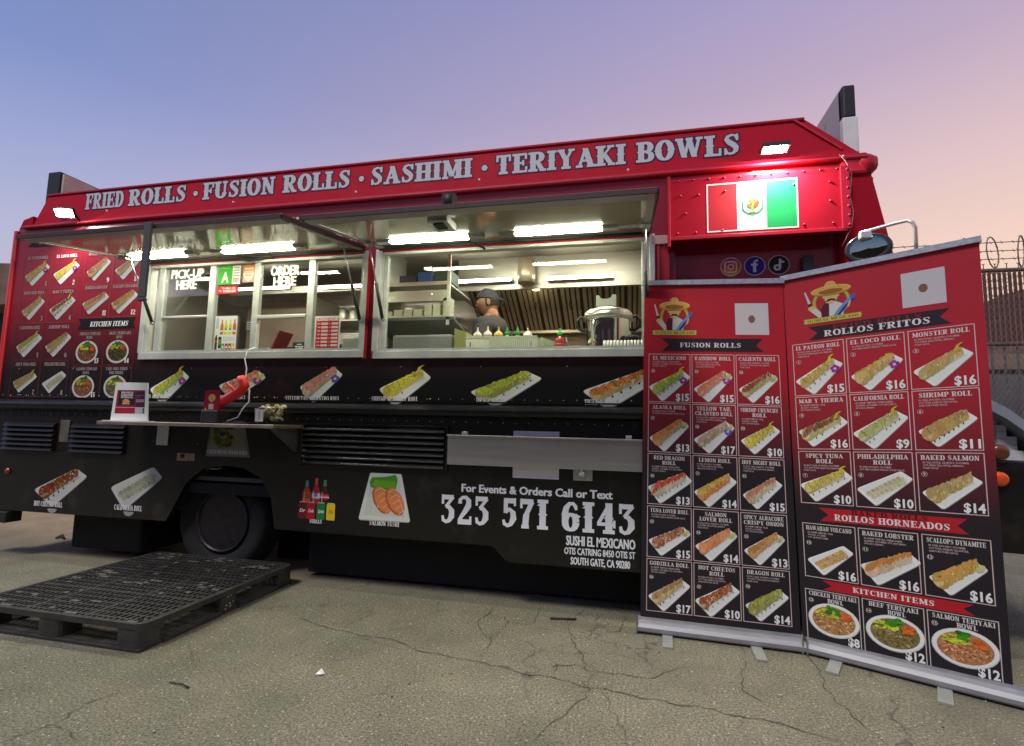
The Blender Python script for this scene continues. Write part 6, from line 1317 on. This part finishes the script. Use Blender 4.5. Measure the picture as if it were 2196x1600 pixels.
# ================================================================== ROLL-UP BANNERS
def banner(name, B, base, feet, label, draw, grad, zf):
    BL, BR, TR, TL = [Vector(p) for p in B]; nrm = (BR - BL).cross(TL - BL).normalized()
    if nrm.y > 0: nrm = -nrm
    o0 = (BL + BR) / 2; root = thing(name, (o0.x, o0.y, 0), label, 'banner stand', 'roll-up menu banners')
    def fm(s, t, o):
        bow = 0.0
        return (BL * (1 - s) + BR * s) * (1 - t) + (TL * (1 - s) + TR * s) * t + nrm * (o + bow)
    b = MB(); n, m_ = 10, 16
    for i in range(n):
        for j in range(m_): b.face([fm(i / n, j / m_, 0), fm((i + 1) / n, j / m_, 0), fm((i + 1) / n, (j + 1) / m_, 0), fm(i / n, (j + 1) / m_, 0)], 0, True)
    for i in range(n):
        for j in range(m_): b.face([fm(i / n, (j + 1) / m_, -.002), fm((i + 1) / n, (j + 1) / m_, -.002), fm((i + 1) / n, j / m_, -.002), fm(i / n, j / m_, -.002)], 1, True)
    b.build('printed_sheet', [grad, mat('banner_back', (.5, .5, .5), .7)], root, recalc=False)
    ex = (BR - BL).normalized()
    b = MB(); b.obox(TL - ex * .012 + Vector((0, 0, .014)) + nrm * .004, TR + ex * .008 + Vector((0, 0, .014)) + nrm * .004, .022, .030); b.build('top_bar', mat('speckled_silver_bar', (.42, .43, .50), .45, .6, noise=.25, nscale=60), root)
    a_, c_ = base; b = MB(); a_ = Vector((*a_, 0)); c_ = Vector((*c_, 0)); e = (c_ - a_).normalized(); q = Vector((e.y, -e.x, 0))
    prof = [(-.05, .012), (.045, .012), (.05, .02), (.05, .040), (.035, .058), (.010, .072), (-.03, .078), (-.05, .06)]
    m0 = len(b.v)
    for p0 in (a_, c_):
        for h, z in prof: b.v.append(tuple(p0 + q * h + Vector((0, 0, z))))
    k = len(prof)
    for i in range(k): j = (i + 1) % k; b.f.append((i, j, k + j, k + i)); b.m.append(0); b.sm.append(False)
    b.f += [tuple(range(k))[::-1], tuple(range(k, 2 * k))]; b.m += [0, 0]; b.sm += [False] * 2
    b.build('base_cassette', m_aluw, root)
    for p0, s_ in ((a_, -1), (c_, 1)):
        b = MB()
        for h, z in prof: pass
        b.obox(p0 + e * s_ * .0 + q * .0 + Vector((0, 0, .042)), p0 + e * s_ * .008 + Vector((0, 0, .042)), .108, .074); b.build('end_cap', mat('chrome_cap', (.4, .4, .42), .3, .8), root)
    for fx in feet:
        p0 = a_.lerp(c_, fx); b = MB(); b.obox(p0 - q * .10 + Vector((0, 0, .0065)), p0 + q * .215 + Vector((0, 0, .0065)), .055, .011); b.build('foot', mat('worn_silver_foot', (.36, .38, .35), .5, .4, noise=.15), root)
    b = MB(); pm = (BL + BR) / 2 - nrm * .03; b.tube([(pm.x, pm.y, .03), ((TL + TR) / 2 - nrm * .012)], .010, 8); b.build('support_pole', m_alu, root)
    draw(fm, root); return root
ASP = 2.05 / .83
def logo(A, cx, cy, s):
    """sombrero cook emblem of the stall"""
    a = A.asp
    def E(x, y, rx, ry, c, n=16, rot=0): A.poly([(cx + (x + rx * cos(t) * cos(rot) - ry * sin(t) * sin(rot)) * s * a, cy + (y + rx * cos(t) * sin(rot) + ry * sin(t) * cos(rot)) * s) for t in [2 * pi * k / n for k in range(n)]], c)
    def PL(P, c): A.poly([(cx + x * s * a, cy + y * s) for x, y in P], c)
    dk = (.05, .02, .01)
    A.ring(cx, cy - .02 * s, .37 * s, .07 * s, (.30, .30, .05), 28, a); A.ring(cx, cy - .02 * s, .345 * s, .02 * s, (.55, .50, .10), 28, a)
    PL([(-.52, .30), (-.50, .33), (-.40, .02), (-.45, -.01)], (.55, .55, .57)); PL([(-.46, -.0), (-.40, .01), (-.37, -.10), (-.42, -.11)], dk)
    PL([(-.42, -.10), (-.34, -.08), (-.10, -.38), (-.25, -.38), (-.42, -.18)], (.60, .56, .55)); E(-.39, -.12, .07, .06, (.62, .45, .22))
    PL([(-.20, -.38), (.22, -.38), (.24, -.12), (.08, -.02), (-.10, -.02), (-.20, -.14)], (.62, .60, .60)); PL([(-.20, -.38), (-.05, -.38), (-.04, -.05), (-.12, -.03), (-.21, -.16)], (.10, .02, .04))
    E(0, .10, .13, .17, (.62, .42, .20), 18); E(-.14, .12, .025, .04, (.62, .42, .20), 8); E(.14, .12, .025, .04, (.62, .42, .20), 8)
    PL([(-.12, -.03), (-.06, .05), (0, .06), (.06, .05), (.12, -.03), (.05, .0), (0, .015), (-.05, .0)], dk); E(0, -.045, .025, .04, (.62, .40, .2), 8)
    for x in (-.05, .05): E(x, .13, .025, .018, (.7, .7, .68), 8); E(x, .13, .010, .014, dk, 6)
    PL([(-.09, .17), (-.02, .18), (-.02, .165), (-.09, .155)], dk); PL([(.09, .17), (.02, .18), (.02, .165), (.09, .155)], dk)
    E(0, .26, .40, .13, (.34, .17, .03), 24); E(0, .275, .39, .115, (.60, .36, .08), 24); E(0, .235, .24, .065, (.30, .12, .03), 18)
    PL([(-.14, .28), (-.10, .44), (-.05, .49), (.05, .49), (.10, .44), (.14, .28), (0, .32)], (.62, .38, .10))
    for k in range(16): t = pi * k / 15; E(.36 * cos(t), .275 + .098 * sin(t), .012, .012, (.72, .60, .30), 6)
    PL([(.02, -.38), (.14, -.20), (.34, .02), (.42, .06), (.44, -.02), (.32, -.16), (.16, -.36)], (.16, .28, .55)); PL([(.10, -.37), (.22, -.20), (.40, -.01), (.44, -.02), (.32, -.16), (.16, -.37)], (.03, .05, .25)); PL([(.34, .02), (.42, .10), (.47, .08), (.44, -.02)], (.05, .14, .50))
    PL([(.28, -.24), (.34, -.20), (.38, -.06), (.34, -.06), (.26, -.3)], (.62, .46, .24))
    A.rect(cx - .56 * s * a, cy - .50 * s, cx + .56 * s * a, cy - .37 * s, (.20, .22, .03)); A.rect(cx - .545 * s * a, cy - .49 * s, cx + .545 * s * a, cy - .38 * s, (.55, .50, .10)); A.slab('SUSHI EL MEXICANO', cx, cy - .468 * s, .065 * s, (.16, .08, .02), width=1.0 * s * a, align='c', gap=.04)
def ribbon(A, x0, x1, y0, y1, c, notch=.035):
    m_ = (y0 + y1) / 2; A.poly([(x0 + notch * .1, y0), ((x0 + x1) / 2, y0), ((x0 + x1) / 2, y1), (x0, y1), (x0 + notch * 1.5, m_)], c); A.z -= 2e-5; A.poly([((x0 + x1) / 2, y0), (x1, y0), (x1 - notch * 1.4, m_), (x1 - notch * .1, y1), ((x0 + x1) / 2, y1)], c)
def cell(A, x0, x1, yb, yt, title, lines, num, price, line=(.66, .48, .46), ty=.0185):
    A.begin(.0008); A.frame(x0, yb, x1, yt, .0045, line, .0019); W = x1 - x0
    for k, t in enumerate(title): A.slab(t, (x0 + x1) / 2, yt - .018 - k * .0145, .0112, (.70, .66, .64), width=min(W * .86, None or W * .072 * len(t) * (1.0 if len(t) > 9 else 1.12)), align='c', gap=.03)
    y = yt - .018 - (len(title) - 1) * .0145 - .0085
    for k, t in enumerate(lines): A.sans(t, x0 + W * .10, y - k * .0066, .0042, (.55, .42, .42), width=W * .0195 * len(t), bold=.02, res=1)
    A.sans(price, x1 - .012, yb + .0055, .0205, (.80, .80, .80), heavy=.05, bold=.02, width=.0305 * len(price), align='r')
    yn = y - len(lines) * .0066 - .006
    A.ring(x0 + .034, yn, .0058, .0008, (.6, .5, .5), 16, A.asp); A.sans(str(num), x0 + .034, yn - .0032, .0064, (.7, .66, .64), align='c', bold=.02)
    return y - len(lines) * .0066
ING = [['IN: SHRIMP TEMPURA, CREAM CHEESE,', 'JALAPENO, CUCUMBER. OUT: SPICY MAYO,', 'AVOCADO, SERRANO.'], ['IN: CRAB, AVOCADO, CUCUMBER.', 'OUT: TUNA, SALMON, YELLOWTAIL,', 'ALBACORE, PONZU SAUCE.'], ['IN: SPICY CRAB, CILANTRO, CUCUMBER.', 'OUT: SPICY TUNA, ALBACORE, SERRANO,', 'PONZU SAUCE.'],
       ['IN: CRAB, AVOCADO, CUCUMBER.', 'OUT: FRESH SALMON, MASAGO, PONZU SAUCE.'], ['IN: YELLOWTAIL, CILANTRO, CUCUMBER.', 'OUT: FRESH YELLOWTAIL, SERRANO,', 'PONZU SAUCE.'], ['IN: SHRIMP TEMPURA, CRAB,', 'AVOCADO, CUCUMBER.', 'OUT: CRUNCHY FLAKES.']]
def b1_draw(fm, root):
    A = Art(fm, .0008, ASP ** -1 * (1 / .35) * .35 * 1.0); A.asp = 2.05 / .83
    A.begin(); A.rect(.665, .846, .895, .941, (.62, .58, .60)); A.ell(.78, .893, .018 * 1.3, .009 * 1.3, (.25, .12, .08), 16)
    ribbon(A, .133, .852, .795, .834, (.035, .025, .035)); A.slab('FUSION ROLLS', .486, .807, .0140, (.72, .70, .70), width=.436, align='c', gap=.06)
    A.begin(.0008); logo(A, .228, .903, .118)
    colx = [(.038, .342), (.352, .651), (.661, .953)]; rowy = [(.639, .786), (.489, .636), (.335, .485), (.182, .330), (.029, .178)]
    T = [(['EL MEXICANO'], 24, '$15', (.55, .55, .05), GRN, dict(flower=PUR, tail=True)), (['RAINBOW ROLL'], 25, '$15', SAL, PNK, dict(sauce=None, flower=(.4, .05, .4), wasabi=(.35, .5, .05))), (['CALIENTE ROLL'], 26, '$16', (.34, .10, .06), (.35, .34, .12), dict(sauce=None, wasabi=(.35, .5, .1))),
         (['ALASKA ROLL'], 27, '$13', ORG, (.50, .35, .14), dict(sauce=None, wasabi=(.2, .5, .05))), (['YELLOW TAIL', 'CILANTRO ROLL'], 28, '$17', (.58, .40, .30), (.40, .30, .18), dict(sauce=None, flower=BLU, wasabi=(.4, .45, .2))), (['SHRIMP CRUNCHY', 'ROLL'], 29, '$10', (.62, .56, .08), YEL, dict(tail=True)),
         (['RED DRAGON', 'ROLL'], 30, '$13', (.62, .10, .04), (.60, .52, .38), {}), (['LEMON ROLL'], 31, '$14', (.68, .45, .08), ORG, dict(sauce=None)), (['HOT NIGHT ROLL'], 32, '$15', (.50, .22, .14), (.55, .48, .32), {}),
         (['TUNA LOVER ROLL'], 33, '$15', (.42, .20, .10), (.40, .10, .07), dict(sauce=None, wasabi=(.42, .5, .12))), (['SALMON', 'LOVER ROLL'], 34, '$14', (.72, .30, .12), SAL, dict(sauce=None, wasabi=(.5, .55, .12))), (['SPICY ALBACORE', 'CRISPY ONION'], 35, '$13', (.58, .28, .06), (.55, .30, .16), dict(sauce=None, wasabi=(.42, .5, .15))),
         (['GODZILLA ROLL'], 36, '$17', (.45, .26, .12), (.48, .38, .18), {}), (['HOT CHEETOS', 'ROLL'], 37, '$10', (.42, .12, .04), (.34, .12, .06), {}), (['DRAGON ROLL'], 38, '$14', (.40, .40, .08), (.32, .30, .10), {})]
    for k, (ti, num, pr, tc, sc_, kw) in enumerate(T):
        x0, x1 = colx[k % 3]; yb, yt = rowy[k // 3]; cell(A, x0, x1, yb, yt, ti, ING[k % 6], num, pr)
        P_ = Art(fm, .0012); P_.asp = A.asp; P_.begin(.0012); roll_pic(P_, (x0 + x1) / 2, yb + .052, (x1 - x0) * .97, (yt - yb) * .66, tc, sc_, 100 + k, **kw); P_.build('menu_picture', m_prnm, root)
    # prices go above the plates
    for k, t in enumerate(T):
        x0, x1 = colx[k % 3]; yb, yt = rowy[k // 3]; A.begin(.0030); A.sans(t[2], x1 - .012, yb + .0055, .0205, (.80, .80, .80), heavy=.05, bold=.02, width=.0305 * 3, align='r')
    A.build('menu_print', m_prnm, root)
def b2_draw(fm, root):
    A = Art(fm, .0008); A.asp = 2.09 / .83
    A.begin(); A.rect(.638, .868, .843, .957, (.56, .53, .56)); A.ell(.74, .912, .022, .011, (.22, .11, .08), 16)
    ribbon(A, .133, .856, .815, .853, (.035, .025, .035)); A.slab('FRIED ROLLS', .50, .836, .0135, (.22, .03, .035), width=.46, align='c', gap=.06); A.begin(.0016); A.slab('ROLLOS FRITOS', .494, .821, .0165, (.72, .70, .70), width=.545, align='c', gap=.05)
    A.begin(.0008); ribbon(A, .134, .866, .319, .354, (.45, .02, .03)); A.slab('BAKED ROLLS', .50, .341, .0125, (.10, .01, .015), width=.38, align='c', gap=.05); A.begin(.0016); A.slab('ROLLOS HORNEADOS', .503, .324, .0155, (.74, .72, .72), width=.57, align='c', gap=.05)
    A.begin(.0008); ribbon(A, .128, .866, .139, .164, (.45, .02, .03)); A.slab('KITCHEN ITEMS', .494, .1455, .0125, (.74, .72, .72), width=.40, align='c', gap=.06)
    A.begin(.0008); logo(A, .272, .918, .114)
    colx = [(.034, .327), (.340, .637), (.652, .955)]; rowy = [(.660, .808), (.511, .657), (.364, .506), (.168, .311)]
    T = [(['EL PATRON ROLL'], '$15', (.55, .42, .08), TAN, dict(flower=PUR, tail=True)), (['EL LOCO ROLL'], '$16', (.60, .42, .10), TAN, dict(flower=PUR, sauce=None)), (['MONSTER ROLL'], '$16', (.52, .36, .14), (.50, .38, .14), dict(sauce=None, tail=True)),
         (['MAR Y TIERRA'], '$16', (.24, .12, .06), (.50, .44, .16), dict(tail=True)), (['CALIFORNIA ROLL'], '$9', (.42, .45, .14), (.45, .45, .2), dict(tail=True)), (['SHRIMP ROLL'], '$11', (.46, .30, .12), (.50, .32, .10), dict()),
         (['SPICY TUNA', 'ROLL'], '$10', (.60, .52, .10), (.55, .42, .12), dict(tail=True)), (['PHILADELPHIA', 'ROLL'], '$10', (.52, .48, .24), CRM, dict(flat=True)), (['BAKED SALMON'], '$14', (.50, .36, .16), (.48, .34, .12), dict(sauce=None)),
         (['HAWAIIAN VOLCANO'], '$16', (.60, .36, .12), (.60, .30, .08), dict(flat=True)), (['BAKED LOBSTER'], '$16', (.55, .22, .06), (.60, .45, .32), dict(sauce=None)), (['SCALLOPS DYNAMITE'], '$16', (.58, .32, .08), (.52, .32, .08), dict(sauce=None, wasabi=(.5, .55, .25)))]
    for k, (ti, pr, tc, sc_, kw) in enumerate(T):
        x0, x1 = colx[k % 3]; yb, yt = rowy[k // 3]; cell(A, x0, x1, yb, yt, ti, ING[(k + 2) % 6], k + 1, pr)
        P_ = Art(fm, .0012); P_.asp = A.asp; P_.begin(.0012); roll_pic(P_, (x0 + x1) / 2, yb + .052, (x1 - x0) * .97, (yt - yb) * .66, tc, sc_, 200 + k, **kw); P_.build('menu_picture', m_prnm, root)
        A.begin(.0030); A.sans(pr, x1 - .012, yb + .0055, .0205, (.80, .80, .80), heavy=.05, bold=.02, width=.0305 * len(pr), align='r')
    LC = (.60, .52, .48)
    for j, (x0, x1) in enumerate(((.028, .324), (.338, .641), (.653, .962))):
        A.begin(.0008); yt = .136; A.rect(x0, 0, x0 + .0045, yt, LC); A.z -= 2e-5; A.rect(x1 - .0045, 0, x1, yt, LC); A.z -= 2e-5; A.rect(x0 + .0045, yt - .0019, x1 - .0045, yt, LC)
        A.slab(('CHICKEN TERIYAKI', 'BEEF TERIYAKI', 'SALMON TERIYAKI')[j], (x0 + x1) / 2 + .004, yt - .0155, .0108, (.70, .66, .64), width=(x1 - x0) * (.88 if j != 1 else .80), align='c', gap=.03); A.slab('BOWL', (x0 + x1) / 2 + .02, yt - .0290, .0108, (.70, .66, .64), width=(x1 - x0) * .29, align='c', gap=.03)
        A.ring(x0 + .033, yt - .028, .0058, .0008, (.6, .5, .5), 16, A.asp); A.sans(str(13 + j), x0 + .033, yt - .0312, .0064, (.7, .66, .64), align='c', bold=.02)
        P_ = Art(fm, .0012); P_.begin(.0012); bowl_pic(P_, (x0 + x1) / 2 + .004, .064, (x1 - x0) * .475, .0425, ((.56, .30, .12), (.28, .22, .08), (.60, .26, .12))[j], 300 + j); P_.build('menu_picture', m_prnm, root)
        A.begin(.0030); A.sans(('$8', '$12', '$12')[j], x1 - .010, .0105, .0195, (.80, .80, .80), bold=.035, width=.0305 * (2, 3, 3)[j], align='r')
    A.build('menu_print', m_prnm, root)
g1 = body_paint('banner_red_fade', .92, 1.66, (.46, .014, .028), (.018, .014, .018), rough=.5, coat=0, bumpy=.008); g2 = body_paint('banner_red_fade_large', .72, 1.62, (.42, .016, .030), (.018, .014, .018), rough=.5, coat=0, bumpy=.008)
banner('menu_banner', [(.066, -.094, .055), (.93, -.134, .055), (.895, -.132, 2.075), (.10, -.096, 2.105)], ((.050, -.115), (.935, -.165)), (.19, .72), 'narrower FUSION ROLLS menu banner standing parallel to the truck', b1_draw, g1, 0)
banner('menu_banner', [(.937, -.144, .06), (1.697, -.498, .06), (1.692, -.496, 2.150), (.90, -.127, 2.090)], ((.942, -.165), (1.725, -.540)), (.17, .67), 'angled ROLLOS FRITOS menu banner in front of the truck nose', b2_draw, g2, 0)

# ================================================================== PALLET
m_pal = mat('black_recycled_plastic', (.030, .029, .026), .5, noise=.5, nscale=14, bump=.2, bscale=80); m_pals = mat('scuffed_black_plastic', (.09, .088, .075), .7, noise=.5, nscale=30)
PX0, PX1, PY0, PY1 = -3.66, -2.43, -1.14, .09
pal = thing('plastic_pallet', (-3.04, -.53, 0), 'black plastic pallet lying on the asphalt in front of the rear wheel', 'pallet')
bm = bmesh.new(); R = random.Random(17); b = MB()
def rr_poly(x0, x1, y0, y1, r, n=4):
    P = []
    for cx_, cy_, a0 in ((x1 - r, y1 - r, 0), (x0 + r, y1 - r, 90), (x0 + r, y0 + r, 180), (x1 - r, y0 + r, 270)):
        for k in range(n + 1): a = rad(a0 + 90 * k / n); P.append((cx_ + r * cos(a), cy_ + r * sin(a)))
    return P
o_ = rr_poly(PX0, PX1, PY0, PY1, .06); i_ = rr_poly(PX0 + .025, PX1 - .025, PY0 + .025, PY1 - .025, .04)
n = len(o_)
for k in range(n):
    j = (k + 1) % n
    b.face([(*o_[k], .142), (*o_[j], .142), (*i_[j], .142), (*i_[k], .142)]); b.face([(*o_[k], .112), (*o_[j], .112), (*o_[j], .142), (*o_[k], .142)]); b.face([(*i_[k], .112), (*i_[j], .112), (*i_[j], .142), (*i_[k], .142)])
nx, ny = 33, 22
for i in range(1, nx):
    x = PX0 + (PX1 - PX0) * i / nx; w_ = .0062 if i % 11 else .014; b.box(x - w_, x + w_, PY0 + .02, PY1 - .02, .118, .1405)
for j in range(1, ny):
    y = PY0 + (PY1 - PY0) * j / ny; w_ = .0062 if j % 7 else .014; b.box(PX0 + .02, PX1 - .02, y - w_, y + w_, .116, .1400)
b.build('deck_lattice', m_pal, pal)
b = MB()
for bx in (0, 1, 2):
    for by in (0, 1, 2):
        cx_ = PX0 + .14 + bx * (PX1 - PX0 - .28) / 2; cy_ = PY0 + .12 + by * (PY1 - PY0 - .24) / 2
        for k in range(9):
            if R.random() < .55:
                x, y = cx_ + R.uniform(-.12, .12), cy_ + R.uniform(-.10, .10); l = R.uniform(.015, .045)
                if PX0 + .03 < x - l and x + l < PX1 - .03: b.box(x - l, x + l, y - .010, y + .010, .1406, .1430)
for k in range(20):
    x, y = R.uniform(PX0 + .08, PX1 - .08), R.uniform(PY0 + .08, PY1 - .08); b.box(x - .016, x + .016, y - .011, y + .011, .1406, .1430)
tag(b.build('deck_pads', m_pals, pal), kind='stuff')
for ix in range(3):
    for iy in range(3):
        x0 = (PX0 + .005, (PX0 + PX1) / 2 - .09, PX1 - .175)[ix]; y0 = (PY0 + .005, (PY0 + PY1) / 2 - .07, PY1 - .145)[iy]
        b = MB(); b.prism(rr_poly(x0, x0 + .17, y0, y0 + .14, .035, 3), .020, .1155, plane='xy'); b.build('foot_block', m_pal, pal)
for iy in range(3):
    y0 = (PY0 + .005, (PY0 + PY1) / 2 - .07, PY1 - .145)[iy]; b = MB(); b.box(PX0 + .01, PX1 - .01, y0, y0 + .14, .001, .0195, bev=.004); b.build('bottom_runner', m_pal, pal)
for ix in (0, 2):
    x0 = (PX0 + .005, 0, PX1 - .175)[ix]
    for ya, yb in ((PY0 + .147, (PY0 + PY1) / 2 - .072), ((PY0 + PY1) / 2 + .072, PY1 - .147)): b = MB(); b.box(x0, x0 + .17, ya, yb, .001, .0195); b.build('bottom_runner', m_pal, pal)
A_ = Art(lambda s, t, o: (PX1 - .003 + .0005 + o, -.56 + s, .03 + t)); A_.begin(.004)
for x, y, w_ in ((.0, .07, .008), (.025, .072, .006), (-.01, .02, .012), (.018, .025, .010), (.02, .008, .016), (.045, .03, .008), (-.015, .0, .008)): A_.rect(x, y, x + w_, y + .008, (.45, .42, .34))
A_.build('moulded_marks', m_card, pal)

# ================================================================== WHITE FOOD CARTONS BEHIND THE BANNER, LITTER
m_cart = mat('white_carton', (.62, .61, .66), .6, noise=.06)
for k, (u0, u1, vt, vb, Y, nn, lb) in enumerate(((2108, 2137, 880, 990, .12, 6, 'tallest stack of white food cartons on the truck nose, next to the banner'), (2138, 2158, 911, 950, .10, 5, 'second stack of white food cartons, a step lower'), (2159, 2181, 936, 970, .10, 3, 'third short stack of white food cartons'), (2160, 2196, 967, 990, .08, 1, 'single wide white food carton at the front of the stacks'))):
    a = pt(u0, vb, Y); c = pt(u1, vt, Y); r = thing('carton_stack', ((a.x + c.x) / 2, Y + .06, 1.0605), lb, 'food cartons', 'white food cartons on the truck nose'); h = (c.z - 1.061) / nn
    for i in range(nn): b = MB(); b.box(a.x + .001, c.x - .001, Y, Y + .13, 1.061 + i * h + .0008, 1.061 + (i + 1) * h - .0008, bev=.002); b.build('carton', m_cart, r)
p = gp(686, 1446, .002); b = MB(); R = random.Random(2); b.face([(p.x + x, p.y + y, .003 + z) for x, y, z in ((-.02, -.008, 0), (.015, -.012, .006), (.022, .01, 0), (.0, .012, .022), (-.012, .008, .01))]); b.face([(p.x + x, p.y + y, .003 + z) for x, y, z in ((-.02, -.008, 0), (.0, .012, .022), (.022, .01, 0))]); solo(b, 'paper_scrap', m_white, (p.x, p.y, 0), 'small crumpled white paper scrap on the asphalt', 'litter')
b = MB(); a = gp(1180, 1329); c = gp(1236, 1331); b.tube([(a.x, a.y, .008), ((a.x + c.x) / 2, (a.y + c.y) / 2, .01), (c.x, c.y, .008)], .006, 6); solo(b, 'black_rod', m_blk, ((a.x + c.x) / 2, a.y, 0), 'short black rod lying on the asphalt near the banners', 'litter')
b = MB(); a = gp(363, 1466); c = gp(404, 1478); b.tube([(a.x, a.y, .006), (a.x * .4 + c.x * .6, a.y * .4 + c.y * .6 + .01, .008), (c.x, c.y, .006)], [.003, .004, .005], 5); solo(b, 'twig', mat('dark_twig', (.05, .035, .025), .9), (a.x, a.y, 0), 'small dark twig lying on the asphalt right of the pallet corner', 'twig')
b = MB(); p = gp(128, 1157); b.tube([(p.x - .05, p.y, .01), (p.x, p.y + .02, .03), (p.x + .06, p.y, .012)], [.01, .02, .006], 6); solo(b, 'dry_leaf', mat('dark_twig', (.05, .035, .025), .9), (p.x, p.y, 0), 'dark dry leaf on the warm-toned ground behind the truck rear', 'leaf')
b = MB(); R = random.Random(44)
for k in range(420):
    u, v = R.uniform(0, 2196), R.uniform(1230, 1600); p = gp(u, v)
    if p.y > -.05 or (PX0 - .1 < p.x < PX1 + .1 and p.y > PY0 - .1): continue
    r_ = R.uniform(.002, .0055); bm = bmesh.new(); bmesh.ops.create_icosphere(bm, subdivisions=1, radius=r_); b.addbm(bm, 0 if R.random() < .88 else 1, False, Matrix.Translation((p.x, p.y, r_ * .5)) @ Matrix.Diagonal((1, 1, .6, 1)))
tag(b.build('loose_grit', [mat('pale_grit', (.50, .46, .36), .8), mat('dark_grit', (.06, .055, .05), .8)]), 'scattered small grit on the asphalt', 'grit', kind='stuff')
